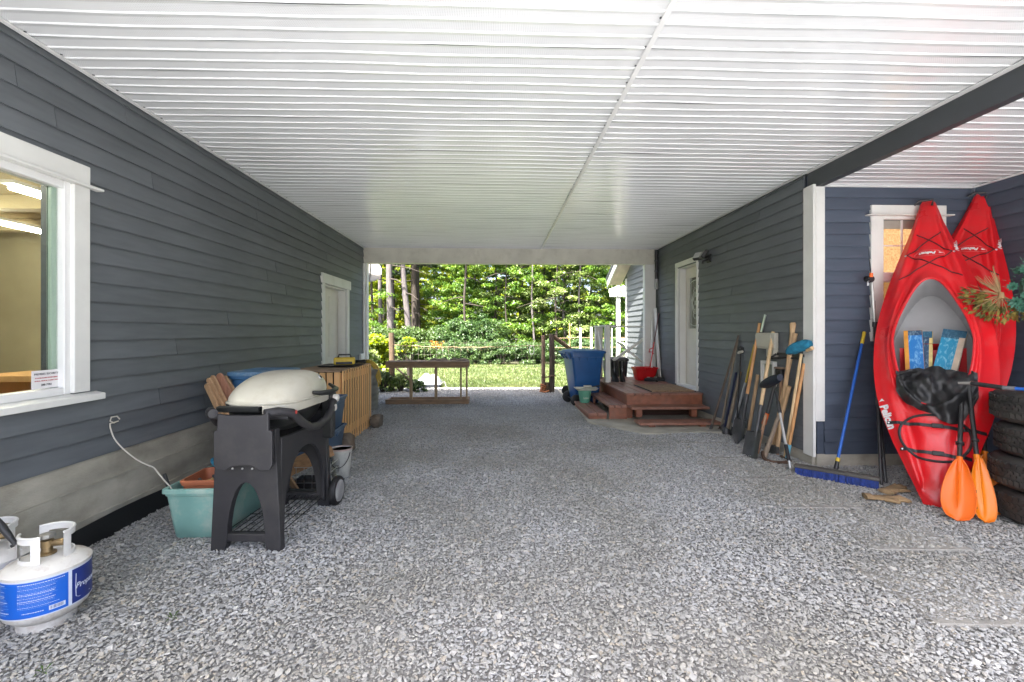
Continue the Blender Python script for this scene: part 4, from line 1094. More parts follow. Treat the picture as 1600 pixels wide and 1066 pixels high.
# ------------------------------------------------------------------ green tub and what is in it
def tub_mesh(mb, hx0, hy0, hx1, hy1, h, r, th=0.006, rim=0.014, rimh=0.03, floor=0.02):
    rings = [rrect(hx0 - .01, hy0 - .01, r, 0.0), rrect(hx0, hy0, r, 0.012)]
    f = lambda t: (hx0 + (hx1 - hx0) * t, hy0 + (hy1 - hy0) * t)
    for t_ in (.3, .6, .84):
        rings.append(rrect(*f(t_), r, h * t_))
    a = f(.86); rings += [rrect(a[0] + .006, a[1] + .006, r, h * .86), rrect(a[0] + .009, a[1] + .009, r, h - rimh)]
    rings += [rrect(hx1 + rim, hy1 + rim, r, h - rimh + .002), rrect(hx1 + rim, hy1 + rim, r, h - .003), rrect(hx1 + rim - .004, hy1 + rim - .004, r, h), rrect(hx1 - th, hy1 - th, r, h), rrect(hx0 - th, hy0 - th, r, floor)]
    mb.loft(rings, cap0=True, cap1=True)
M_teal = mat('faded_green_plastic', (0.22, 0.42, 0.37), 0.45, var=0.15, vs=4, dirt=(0.50, 0.55, 0.47), dirtamt=0.8, dirts=4.5)
tub = thing('storage_tub', 'faded green plastic tub full of garden things between the grill and the foundation', 'tub', (-1.985, 3.345, -0.002), 0.02)
b = MB(); tub_mesh(b, 0.16, 0.285, 0.195, 0.33, 0.345, 0.035); b.build('body', M_teal, tub, world=False, smooth=True, sharp=35)
t = thing('planter', 'rectangular terracotta coloured planter box sitting in the green tub', 'planter', (-1.975, 3.22, 0.145), 0.06)
b = MB(); tub_mesh(b, 0.11, 0.125, 0.135, 0.15, 0.235, 0.03, rim=0.008, rimh=0.018); b.build('body', mat('terracotta_plastic', (0.40, 0.13, 0.06), 0.6, var=0.15, dirt=(0.2, 0.13, 0.09), dirtamt=0.5), t, world=False, smooth=True, sharp=35)
t = thing('paddling_bowl', 'bright blue plastic bowl at the back of the green tub', 'bowl', (-2.045, 3.56, 0.22))
b = MB(); b.lathe([(0.0, 0.0), (0.09, 0.0), (0.125, 0.13), (0.142, 0.165), (0.142, 0.18), (0.130, 0.182), (0.118, 0.14), (0.085, 0.012), (0, 0.012)], 28); b.build('body', mat('sky_blue_plastic', (0.02, 0.28, 0.48), 0.35, var=0.1), t, world=False, smooth=True)
for i, (p0, p1, lab) in enumerate((((262, 757), (257, 741), 'black handled trowel sticking up at the near left corner of the green tub'),
                                   ((322, 762), (311, 748), 'short black handle lying inside the terracotta planter'),
                                   ((335, 760), (334, 742), 'upright black handle at the right side of the terracotta planter'))):
    yy = (3.09, 3.17, 3.2)[i]
    t = thing('garden_trowel', lab, 'trowel', YP(*p0, yy), group='hand tools in the green tub')
    A, B_ = YP(*p0, yy), YP(*p1, yy + 0.03)
    A = A + (A - B_) * 1.2
    b = MB(); b.tube([A, A.lerp(B_, .5), B_], [0.009, 0.013, 0.011], 10); b.build('grip', M_black, t, smooth=True)
    b = MB(); C_ = A + Vector((.03, .06, -.07)); b.bar(A, C_, 0.010, 0.006, w1=0.045, h1=0.003); b.build('blade', M_rust, t)
t = thing('work_glove', 'crumpled yellow tan glove inside the terracotta planter', 'glove', YP(326, 757, 3.2))
b = MB(); c = YP(327, 758, 3.2); b.grid(lambda u, v: (c.x + (u - .5) * .10, c.y + (v - .5) * .10, c.z + .02 + .035 * math.sin(u * 7) * math.cos(v * 5) * math.sin(u * PI) ), 14, 14)
b.build('cuff', mat('tan_leather', (0.42, 0.27, 0.11), 0.7, var=0.3), t, smooth=True)
t = thing('cable', 'thin white cable looped on the siding and hanging down to the green tub', 'cable', XP(174, 664, XL + .03))
cp = [(187, 655), (183, 650.5), (174, 652), (172, 658), (178, 661), (185, 658)]
pts = [XP(*q, XL + 0.035) for q in cp]
path = [(172, 662), (172.5, 669), (178, 684), (187, 696), (200, 708), (215, 719), (231, 727), (240.5, 731), (247, 739), (256, 750), (266, 761), (271, 770)]
pl = [XP(px_, py_, XL + 0.03 + (0.50) * (k / 11) ** 1.3) for k, (px_, py_) in enumerate(path)]
b = MB(); b.tube(pts + pl[:1], 0.0042, 6); b.build('loop', mat('dirty_white_pvc', (0.55, 0.53, 0.46), 0.5), t, smooth=True)
def smooth_path(P, n=4):
    out = []
    for i in range(len(P) - 1):
        p0 = P[max(i-1, 0)]; p1 = P[i]; p2 = P[i+1]; p3 = P[min(i+2, len(P)-1)]
        for k in range(n):
            s = k / n
            out.append(0.5 * ((2*p1) + (p2 - p0)*s + (2*p0 - 5*p1 + 4*p2 - p3)*s*s + (3*p1 - p0 - 3*p2 + p3)*s**3))
    return out + [P[-1]]
b = MB(); b.tube(smooth_path(pl), 0.0042, 6); b.build('lead', bpy.data.materials['dirty_white_pvc'], t, smooth=True)

# ------------------------------------------------------------------ blue bin and pickets behind the grill
M_bluebin = mat('dusty_blue_plastic', (0.05, 0.15, 0.30), 0.5, var=0.12, vs=3, dirt=(0.25, 0.30, 0.36), dirtamt=0.4)
t = thing('lidded_bin', 'tall blue lidded bin behind the grill against the garage wall', 'bin', (-2.225, 4.42, 0.03))
b = MB(); rings = [rrect(0.17, 0.2, 0.04, 0), rrect(0.20, 0.235, 0.04, 0.90), rrect(0.215, 0.25, 0.04, 0.905), rrect(0.215, 0.25, 0.04, 0.94)]; b.loft(rings); b.build('body', M_bluebin, t, world=False, smooth=True, sharp=35)
b = MB(); rings = [rrect(0.226, 0.262, 0.04, 0.935), rrect(0.23, 0.266, 0.04, 0.95), rrect(0.228, 0.262, 0.04, 0.968), rrect(0.20, 0.235, 0.04, 0.975), rrect(0.18, 0.21, 0.04, 0.968)]; b.loft(rings)
b.build('lid', mat('dusty_blue_lid', (0.09, 0.20, 0.33), 0.55, var=0.15, dirt=(0.55, 0.58, 0.60), dirtamt=0.9, dirts=3.2), t, world=False, smooth=True, sharp=35)
M_picket = mat('picket_tan', (0.42, 0.26, 0.14), 0.65, var=0.25, vs=5, stretch=(8, 8, 1), ovar=0.2)
M_picketr = mat('picket_reddish', (0.33, 0.16, 0.10), 0.65, var=0.25, vs=5, stretch=(8, 8, 1), ovar=0.12)
pk = [((322, 600), (342, 642), M_picket, 'leftmost, cut square at the top'), ((325, 591), (350, 640), M_picket, 'second from the left, tan'), ((331, 587), (356, 638), M_picket, 'middle one, yellowish tan'), ((341, 584), (367, 634), M_picketr, 'reddish brown and widest, round topped'), ((350, 588), (364, 610), M_picket, 'rearmost, beside the blue bin')]
for i, (pt, pb, m_, lab) in enumerate(pk):
    yy = 4.0 + 0.025 * i
    T = YP(*pt, yy); B_ = YP(*pb, yy - 0.04)
    d = (B_ - T); base = T + d * (T.z / (T.z - B_.z))
    t = thing('fence_picket', 'wooden picket leaning on the garage wall behind the grill, ' + lab, 'picket', base, group='pickets leaning behind the grill')
    w = 0.075 if m_ is M_picketr else 0.05
    ax = (T - base).normalized(); sd = ax.cross(Vector((0.35, 1, 0)).normalized()).normalized(); th = ax.cross(sd).normalized()
    L_ = (T - base).length
    poly = [(-w/2, 0), (w/2, 0), (w/2, L_ - w/2)] + [(w/2 * math.cos(a), L_ - w/2 + w/2 * math.sin(a)) for a in [PI * k / 8 for k in range(1, 8)]] + [(-w/2, L_ - w/2)]
    b = MB(); b.prism(poly, lambda u, v, q: base + sd * u + ax * v + th * q, -0.010, 0.010); b.build('board', m_, t, bevel=0.003)

# ------------------------------------------------------------------ stacked totes and bucket
M_tote = mat('blue_grey_tote', (0.06, 0.11, 0.19), 0.45, var=0.12, dirt=(0.22, 0.27, 0.31), dirtamt=0.35)
for i, z in enumerate((0.0, 0.325)):
    t = thing('tote', ('lower' if i == 0 else 'upper') + ' of two blue grey totes stacked between the grill and the slatted crate', 'tote', (-1.93, 4.90, z), 0.04 - 0.05 * i, group='stacked blue grey totes')
    b = MB(); tub_mesh(b, 0.19, 0.23, 0.225, 0.265, 0.335, 0.03, rim=0.016, rimh=0.022, floor=0.02); b.build('body', M_tote, t, world=False, smooth=True, sharp=35)
    for sx in (-1, 1):
        b = MB(); b.box2(sx * .215 - .02, sx * .215 + .02, -0.06, 0.06, 0.255, 0.30); b.build('handle', M_tote, t, world=False, bevel=0.006)
t = thing('bucket', 'small dirty white bucket with a wire handle beside the grill wheel', 'bucket', (-1.475, 4.33, 0))
b = MB(); b.lathe([(0.0, 0.0), (0.070, 0.0), (0.072, 0.005), (0.092, 0.235), (0.097, 0.236), (0.098, 0.262), (0.093, 0.264), (0.088, 0.24), (0.068, 0.012), (0, 0.012)], 28)
b.build('body', mat('grubby_white_plastic', (0.50, 0.50, 0.46), 0.5, var=0.15, vs=9, dirt=(0.14, 0.13, 0.11), dirtamt=0.65, dirts=9), t, world=False, smooth=True, sharp=50)
b = MB(); b.lathe([(0.0955, 0.256), (0.0995, 0.256), (0.0995, 0.270), (0.0955, 0.270), (0.0955, 0.256)], 28); b.build('rim', mat('pinkish_rim', (0.50, 0.38, 0.32), 0.6), t, world=False, smooth=True)
b = MB(); b.tube([(0.09 * math.cos(a), -0.03 - 0.075 * math.sin(a) , 0.235 - 0.13 * math.sin(a)) for a in [PI * k / 14 for k in range(15)]], 0.0035, 6); b.build('handle', M_black, t, world=False, smooth=True)

# ------------------------------------------------------------------ slatted crate
M_gap_shade = mat('crate_gap_shade', (0.035, 0.026, 0.018), 0.9)  # near black, the shade behind the slats as a colour
crate = thing('slatted_crate', 'big cedar slatted enclosure standing along the garage wall on stones', 'crate', (-2.1, 5.96, 0))
CX0, CX1, CY0, CY1, CH = -2.42, -1.81, 5.34, 6.58, 0.912
R = random.Random(4)
n = 13; pit = (CY1 - CY0) / n
for k in range(n):
    y = CY0 + pit * (k + .5)
    b = MB(); b.box2(CX1 - 0.012, CX1, y - pit * .23, y + pit * .23, 0.012 + R.uniform(0, .015), CH - 0.004 + R.uniform(-.006, .006)); b.build('slat', M_ltwood, crate, bevel=0.002)
n = 7; pit = (CX1 - 0.02 - CX0) / n
for k in range(n):
    x = CX0 + pit * (k + .5)
    b = MB(); b.box2(x - pit * .39, x + pit * .39, CY0 - 0.002, CY0 + 0.016, 0.015 + R.uniform(0, .015), CH - 0.024 + R.uniform(-.005, .005)); b.build('slat', M_ltwood, crate, bevel=0.002)
for (x, y) in ((CX1 - .06, CY0 + .05), (CX1 - .06, CY1 - .05), (CX0 + .05, CY0 + .05), (CX0 + .05, CY1 - .05)):
    b = MB(); b.box2(x - .03, x + .03, y - .03, y + .03, 0, CH - .03); b.build('corner_post', M_ltwood, crate)
b = MB(); b.box2(CX0 + .03, CX1 - .06, CY0 + .06, CY1 - .04, .02, CH - .03); b.build('gap_shade_box', M_gap_shade, crate)  # dark box added inside so the gaps between slats read as shade
for zz in (0.12, 0.78):
    b = MB(); b.box2(CX1 - 0.045, CX1 - 0.014, CY0 + 0.09, CY1 - 0.09, zz, zz + 0.08); b.build('rail', M_ltwood, crate)
n = 8; pit = (CY1 - CY0 + .02) / n
for k in range(n):
    y = CY0 - .02 + pit * (k + .5)
    b = MB(); b.box2(CX0, CX1 - .02, y - pit * .485, y + pit * .485, CH - .018, CH + R.uniform(-.002, .003)); b.build('top_board', mat('dusty_cedar_top', (0.33, 0.23, 0.15), 0.75, var=0.2, stretch=(1, 8, 8), ovar=0.08) if k == 0 else bpy.data.materials['dusty_cedar_top'], crate, bevel=0.002)
def rock(name, label, c, s, seed, m=None, cat='rock', group=None, sub=2):
    R = random.Random(seed); bm = bmesh.new(); bmesh.ops.create_icosphere(bm, subdivisions=sub, radius=1)
    ph = [R.uniform(0, 6) for _ in range(6)]
    for v in bm.verts:
        k = 1 + .12 * math.sin(v.co.x * 3 + ph[0]) + .12 * math.sin(v.co.y * 3.7 + ph[1]) + .1 * math.sin(v.co.z * 4 + ph[2]) + R.uniform(-.05, .05)
        q = v.co * k
        v.co = (max(-.85, min(.85, q.x)) * s[0], max(-.85, min(.85, q.y)) * s[1], max(-.8, min(.85, q.z)) * s[2])
    me = bpy.data.meshes.new(name); bm.to_mesh(me); bm.free(); me.materials.append(m)
    o = link(bpy.data.objects.new(name, me)); o.location = c; tag(o, label, cat, group); return o
M_rock = mat('dull_brown_rock', (0.15, 0.12, 0.09), 0.9, var=0.35, vs=8, bump=0.5, bs=30)
rock('rock', 'brown stone propping the near corner of the slatted crate', (-1.72, 5.20, 0.095), (0.11, 0.10, 0.13), 1, M_rock, group='stones under the slatted crate')
rock('rock', 'brown stone at the far corner of the slatted crate', (-1.73, 6.50, 0.085), (0.10, 0.13, 0.12), 2, M_rock, group='stones under the slatted crate')
t = thing('tool_case', 'yellow and black tool case lying on the slatted crate', 'case', (-2.02, 6.05, CH), 0.25)
M_yel = mat('tool_yellow', (0.60, 0.42, 0.03), 0.45, var=0.1)
b = MB(); b.box2(-0.13, 0.13, -0.08, 0.08, 0.022, 0.115); b.build('body', M_yel, t, world=False, bevel=0.012)
b = MB(); b.box2(-0.10, 0.10, -0.084, -0.0805, 0.03, 0.06); b.build('band', M_black, t, world=False)
b = MB(); b.tube([(-0.08, 0, 0.113), (-0.07, 0, 0.15), (0.07, 0, 0.15), (0.08, 0, 0.113)], 0.012, 8); b.build('handle', M_black, t, world=False, smooth=True)
t = thing('tray', 'flat black tray under the yellow tool case on the slatted crate', 'tray', (-2.05, 6.0, CH))
b = MB(); b.prism(rrect(0.26, 0.2, 0.04, 0), lambda *a: None, 0, 0) if False else b.loft([rrect(0.22, 0.2, 0.04, 0.004), rrect(0.24, 0.22, 0.04, 0.02), rrect(0.23, 0.21, 0.04, 0.02), rrect(0.21, 0.19, 0.04, 0.010)]); b.build('body', M_black, t, world=False, smooth=True)
t = thing('cord', 'heap of dark cord at the far end of the slatted crate top', 'cord', (-1.93, 6.38, CH))
R = random.Random(8)
b = MB(); b.tube([(0.10 * math.cos(k * .7) * R.uniform(.7, 1.1), 0.09 * math.sin(k * .7) * R.uniform(.7, 1.1), 0.012 + 0.0009 * k + R.uniform(0, .012)) for k in range(44)], 0.007, 6); b.build('loop', M_rubber, t, world=False, smooth=True)
# ------------------------------------------------------------------ galvanized can with hose
can = thing('trash_can', 'galvanized steel trash can behind the slatted crate', 'trash can', (-2.30, 8.05, 0))
M_galv = mat('galvanized_steel', (0.28, 0.28, 0.25), 0.5, metal=0.6, var=0.25, vs=6)
pr = [(0.0, 0.0), (0.19, 0.0)] + [(0.19 + 0.045 * z + 0.004 * math.sin(z * 70), z) for z in [0.02 * k for k in range(1, 34)]] + [(0.232, 0.68), (0.236, 0.70), (0.21, 0.71), (0.0, 0.74)]
b = MB(); b.lathe(pr, 32); b.build('body', M_galv, can, world=False, smooth=True, sharp=60)
b = MB(); b.tube([(0.07, 0, 0.735), (0.05, 0, 0.785), (-0.05, 0, 0.785), (-0.07, 0, 0.735)], 0.01, 8); b.build('lid_handle', M_galv, can, world=False, smooth=True)
hs = thing('hose', 'yellow garden hose coiled over the galvanized trash can', 'hose', (-2.30, 8.05, 0.75))
M_hose = mat('yellow_hose', (0.50, 0.34, 0.05), 0.5, var=0.15)
for k in range(4):
    R = random.Random(k)
    ph = -0.5 + 0.16 * k
    pts = []
    for i in range(25):
        a = PI * i / 24
        rad = 0.26 + 0.012 * math.sin(i * .9 + k)
        x = rad * math.cos(a) * math.cos(ph) * 1.02; y = rad * math.cos(a) * math.sin(ph) - 0.02 * k
        pts.append((x, y, (0.06 + 0.02 * k) * math.sin(a) ** .5 - (0.34 - .04 * k) * abs(math.cos(a)) ** 3))
    b = MB(); b.tube(pts, 0.012, 7); b.build('loop', M_hose, hs, world=False, smooth=True)
# ================================================================== THINGS ON THE RIGHT
M_deck = mat('red_brown_deck_stain', (0.235, 0.085, 0.045), 0.5, var=0.22, vs=3, ovar=0.10, stretch=(4, 1, 4), dirt=(0.24, 0.17, 0.14), dirtamt=0.35, dirts=3)
M_deckt = mat('worn_deck_tread', (0.27, 0.125, 0.085), 0.45, var=0.22, vs=4, ovar=0.12, stretch=(5, 1, 4), dirt=(0.32, 0.25, 0.22), dirtamt=0.5, dirts=3)
M_white2 = mat('white_railing_paint', (0.66, 0.66, 0.62), 0.5, var=0.06, dirt=(0.4, 0.38, 0.32), dirtamt=0.3)
deck = thing('deck', 'red brown stained wooden deck landing with steps on two sides', 'deck', (2.6, 8, 0))
DX0 = YP(979.5, 615, 6.93).x; DY0, DY1, DZ = 6.93, 9.45, 0.412
n = 9; pit = (XR - 0.025 - DX0 + 0.02) / n
for k in range(n):
    x = DX0 - .02 + pit * (k + .5)
    b = MB(); b.box2(x - pit * .457, x + pit * .457, DY0 - 0.015 if k < 6 else DY0 + 0.10, DY1, DZ - .028, DZ + RND.uniform(-.001, .002)); b.build('deck_board', M_deckt, deck, bevel=0.004)
b = MB(); b.box2(DX0 + 6 * pit - .02, XR - .022, DY0 - .015, DY0 + .097, DZ - .028, DZ); b.build('deck_board', M_deckt, deck, bevel=0.004)
b = MB(); b.box2(DX0, XR - 0.03, DY0, DY0 + .035, 0.225, DZ - .0295); b.build('fascia', M_deck, deck, bevel=0.003)
b = MB(); b.box2(DX0, DX0 + .035, DY0 + .036, DY1 - .01, 0.205, DZ - .0295); b.build('fascia', M_deck, deck, bevel=0.003)
b = MB(); b.box2(DX0, DX0 + .03, DY0 + .3, DY1 - .01, 0.02, 0.203); b.build('skirt', M_deck, deck)
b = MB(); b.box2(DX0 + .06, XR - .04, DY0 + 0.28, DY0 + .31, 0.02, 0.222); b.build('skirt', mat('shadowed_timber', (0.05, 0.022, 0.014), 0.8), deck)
b = MB(); b.box2(DX0 + 0.01, DX0 + .10, DY0 + .04, DY0 + .13, 0.02, 0.222); b.build('post', M_deck, deck)
# front steps
uz, lz = 0.238, 0.082
def gx(px, py, z): return G(px, py, z)
uy = G(1050, 636.5, uz).y; ly = G(1060, 661, lz).y
def step(name, x0, x1, y0, y1, z, nb=2, alongx=True):
    for k in range(nb):
        b = MB()
        if alongx:
            w = (y1 - y0) / nb; b.box2(x0, x1, y0 + w * k + .006, y0 + w * (k + 1) - .006, z - .036, z)
        else:
            w = (x1 - x0) / nb; b.box2(x0 + w * k + .006, x0 + w * (k + 1) - .006, y0, y1, z - .036, z)
        b.build(name, M_deckt, deck, bevel=0.004)
step('tread', DX0 + 0.0, XR - .035, uy, uy + 0.27, uz)
step('tread', DX0 + 0.0, XR - .035, ly, ly + 0.29, lz)
for (x0, x1, y0, y1, z0, z1) in ((DX0 + .08, DX0 + .17, uy + .05, uy + .14, lz + .001, uz - .037), (XR - .30, XR - .21, uy + .05, uy + .14, lz + .001, uz - .037), (DX0 + .14, DX0 + .23, ly + .03, ly + .12, 0.0, lz - .037), (XR - .35, XR - .26, ly + .03, ly + .12, 0.0, lz - .037)):
    b = MB(); b.box2(x0, x1, y0, y1, z0, z1); b.build('step_block', M_deck, deck, bevel=0.003)
# side steps
sx1 = DX0 - .004; sx0 = G(950, 633, uz).x; sxl = G(921, 648.5, lz + .03).x
sy = DY0 - 0.06
uyf = G(921, 613, uz).y; lyf = G(897, 626.7, lz + .03).y
step('tread', sx0, sx1, sy, uyf, uz, 3, False)
step('tread', sxl, sx0 - .01, sy + .03, lyf, lz + .03, 2, False)
b = MB(); b.box2(sx0 + .02, sx1 - .002, sy + .03, sy + .06, 0.02, uz - .037); b.build('riser', M_deck, deck, bevel=0.003)
b = MB(); b.box2(sxl + .02, sx0 - .012, sy + .05, sy + .08, 0.012, lz - .007); b.build('riser', M_deck, deck, bevel=0.003)
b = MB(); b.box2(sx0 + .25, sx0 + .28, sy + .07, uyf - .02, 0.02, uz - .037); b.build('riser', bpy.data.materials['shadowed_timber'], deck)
b = MB(); b.box2(sxl + .02, sxl + .05, sy + .09, lyf - .02, 0.012, lz - .007); b.build('riser', M_deck, deck)
b = MB(); b.box2(sx0 + .02, sx0 + .05, uyf - .35, uyf - .27, 0.02, uz - .037); b.build('step_block', M_deck, deck)
# ------------------------------------------------------------------ railing
rail = thing('railing', 'white wooden railing with crossed braces on the far side of the deck', 'railing', (2.3, 9.2, DZ))
pz = YP(948, 510, 8.45).z
bx = YP(948.5, 590, 8.45).x
b = MB(); b.bar((bx + .01, 8.45, DZ), (bx - .0, 8.45, pz), 0.10, 0.09, up=(0, 1, 0), w1=0.085); b.build('post', M_white2, rail, bevel=0.004)
fx = YP(936, 515, 9.36).x; fz_ = YP(936, 511.5, 9.36).z
b = MB(); b.box2(fx - .075, fx + .075, 9.35, 9.44, DZ, fz_); b.build('post', M_white2, rail, bevel=0.004)
rx = YP(1022, 511, 9.36).x
b = MB(); b.box2(rx - .03, rx + .03, 9.36, 9.42, DZ, fz_ - .001); b.build('post', M_white2, rail, bevel=0.003)
b = MB(); b.bar((fx - .10, 9.38, fz_ + .016), (rx + .04, 9.38, fz_ + .016), 0.09, 0.03); b.build('top_rail', M_white2, rail, bevel=0.003)
b = MB(); b.bar((bx - .01, 8.40, pz + .012), (fx - .02, 9.332, fz_ + .014), 0.09, 0.028); b.build('top_rail', M_white2, rail, bevel=0.003)
for (p0, p1, w) in (((958, 563.5), (1018, 521), 0.055), ((964, 534), (1006, 568), 0.035)):
    A, B_ = YP(*p0, 9.34), YP(*p1, 9.34)
    if w > .05: A = YP(*p0, 9.30); B_ = YP(*p1, 9.30)
    b = MB(); b.bar(A, B_, 0.03, w); b.build('brace', M_white2, rail, bevel=0.003)
for (z0, z1, o_) in ((DZ + .10, pz - .1, .0), (pz - .1, DZ + .10, .035)):
    b = MB(); b.bar((bx - .02 + o_, 8.52, z0), (fx - .02 + o_, 9.33, z1), 0.025, 0.045); b.build('brace', M_white2, rail, bevel=0.003)
b = MB(); Mx = Matrix.Translation((rx, 9.345, fz_ + .07)); b.box2(rx - .04, rx + .03, 9.32, 9.40, fz_ + .034, fz_ + .09); b.build('post_cap', mat('brown_post_cap', (0.10, 0.045, 0.03), 0.6), rail, bevel=0.01)
# ------------------------------------------------------------------ things on the deck
def boot(loc, rz, label):
    t = thing('rubber_boot', label, 'boot', loc, rz, group='pair of black rubber boots')
    rings = []
    for (z, cy, ry, rx_) in ((0.012, -.055, .135, .048), (0.05, -.05, .13, .050), (0.085, -.025, .105, .047), (0.13, .0, .075, .045), (0.19, .012, .062, .047), (0.28, .015, .066, .054), (0.37, .012, .070, .060), (0.385, .012, .071, .061)):
        rings.append([(rx_ * math.cos(a), cy + ry * math.sin(a) , z) for a in [2 * PI * k / 20 for k in range(20)]])
    inner = [[(rx_ * .9 * math.cos(a), cy + ry * .9 * math.sin(a), z) for a in [2 * PI * k / 20 for k in range(20)]] for (z, cy, ry, rx_) in ((0.385, .012, .071, .061), (0.2, .012, .062, .047))]
    b = MB(); b.loft(rings + inner, True, True); b.build('shaft', M_boot, t, world=False, smooth=True)
    b = MB(); b.loft([[(rx_ * math.cos(a), cy + ry * math.sin(a), z) for a in [2 * PI * k / 20 for k in range(20)]] for (z, cy, ry, rx_) in ((0.0, -.055, .14, .052), (0.014, -.055, .142, .053))]); b.build('sole', M_rubber, t, world=False)
M_boot = mat('glossy_black_rubber', (0.013, 0.014, 0.014), 0.3, var=0.2)
p = G(960.5, 596, DZ + .002); boot((p.x, p.y + .05, DZ + .002), 0.15, 'black rubber boot next to the white railing post')
p = G(972, 596, DZ + .002); boot((p.x + .01, p.y + .05, DZ + .002), -0.1, 'black rubber boot farther from the white railing post')
M_red = mat('red_plastic', (0.52, 0.010, 0.012), 0.35, var=0.08)
p = YP(1013, 590, 8.64)
mb_ = thing('mop_bucket', 'red plastic mop bucket standing on the deck by the house wall', 'bucket', (p.x - .02, p.y + .16, DZ + .002), 0.1)
b = MB(); tub_mesh(b, 0.17, 0.11, 0.225, 0.145, 0.255, 0.05, rim=0.010, rimh=0.02); b.build('body', M_red, mb_, world=False, smooth=True, sharp=35)
b = MB(); b.loft([rrect(.05, .02, .012, .20, cy=-.16), rrect(.06, .035, .012, .262, cy=-.165)]); b.build('spout', M_red, mb_, world=False)
mop = thing('mop', 'red handled mop standing in the red bucket and leaning on the house wall', 'mop', (p.x, p.y + .18, DZ + .1))
A = YP(1013, 572, p.y + .16); A.z = DZ + 0.05; B_ = XP(1029.5, 489, XR - .05)
b = MB(); b.tube([A, A.lerp(B_, .55)], 0.012, 8); b.build('handle', M_red, mop, smooth=True)
b = MB(); b.tube([A.lerp(B_, .55), B_], 0.0115, 8); b.build('upper_handle', mat('dark_maroon_grip', (0.08, 0.02, 0.02), 0.4), mop, smooth=True)
Cc = A.lerp(B_, .42)
b = MB(); b.tube([Cc + Vector((0.0, -.01, 0.05)), Cc + Vector((-.07, -.02, 0.02)), Cc + Vector((-.08, -.02, -.03)), Cc + Vector((-.02, -.01, -.03)), Cc + Vector((0.01, -.01, -.07))], 0.010, 8); b.build('wringer_grip', M_red, mop, smooth=True)
for (p0, p1, lab) in (((1031, 594), (1023.5, 482), 'white board leaning on the house wall behind the mop bucket'), ((1018, 592), (1019, 488), 'narrow white strip leaning on the carport post behind the mop')):
    yy = 8.88 if p0[0] > 1025 else 8.95
    A, B_ = YP(*p0, yy - .12), YP(*p1, yy); A.z = DZ + .003
    t = thing('board', lab, 'board', A, group='white boards leaning in the deck corner')
    b = MB(); b.bar(A, B_, 0.085 if p0[0] > 1025 else 0.05, 0.02, up=(1, 0.3, 0)); b.build('plank', M_white2, t, bevel=0.002)
def clog(loc, rz, label):
    t = thing('shoe', label, 'shoe', loc, rz, group='dark shoes on the deck')
    rings = []
    for (y, w, h) in ((-.13, .02, .03), (-.115, .040, .05), (-.07, .048, .07), (-.01, .046, .085), (.05, .038, .075), (.10, .034, .06), (.125, .02, .05)):
        rings.append([(w * math.cos(a), y, max(0, h * .5 + h * .5 * math.sin(a))) for a in [2 * PI * k / 14 for k in range(14)]])
    b = MB(); b.loft(rings); b.build('upper', M_rubber, t, world=False, smooth=True)
    b = MB(); b.lathe([(.030, 0), (.033, .006), (.026, .006)], 14, Matrix.Translation((0, .045, .074))); b.build('opening', M_knob, t, world=False)
    b = MB(); b.loft([[(x * 1.06, y * 1.04, 0.0) for x, y in [(.045 * math.cos(a), .128 * math.sin(a)) for a in [2*PI*k/16 for k in range(16)]]], [(x, y, .014) for x, y in [(.046 * math.cos(a), .13 * math.sin(a)) for a in [2*PI*k/16 for k in range(16)]]]]); b.build('sole', M_black, t, world=False)
p = YP(1017, 595, 8.55); clog((p.x, p.y, DZ + .003), 0.9, 'dark shoe in front of the red bucket, with its toe towards the steps')
p = YP(1028, 594, 8.62); clog((p.x, p.y, DZ + .003), 1.3, 'dark shoe in front of the leaning white board')
t = thing('doormat', 'brown coir doormat on the deck in front of the white back door', 'doormat', (XR - .42, (rdy0 + rdy1) / 2, DZ))
mc = [G(1013, 600, DZ), G(1048, 607.5, DZ)]
b = MB(); b.box2(XR - .78, XR - .09, rdy0 - .08, rdy1 + .02, DZ + .003, DZ + .020); b.build('pile', mat('brown_coir', (0.30, 0.19, 0.11), 0.95, var=0.35, vs=30, bump=0.6, bs=150), t, bevel=0.004)
b = MB()
for (x0, x1, y0, y1) in ((XR - .80, XR - .781, rdy0 - .10, rdy1 + .04), (XR - .089, XR - .07, rdy0 - .10, rdy1 + .04)):
    b.box2(x0, x1, y0, y1, DZ + .003, DZ + .016)
b.build('edge', M_rubber, t)
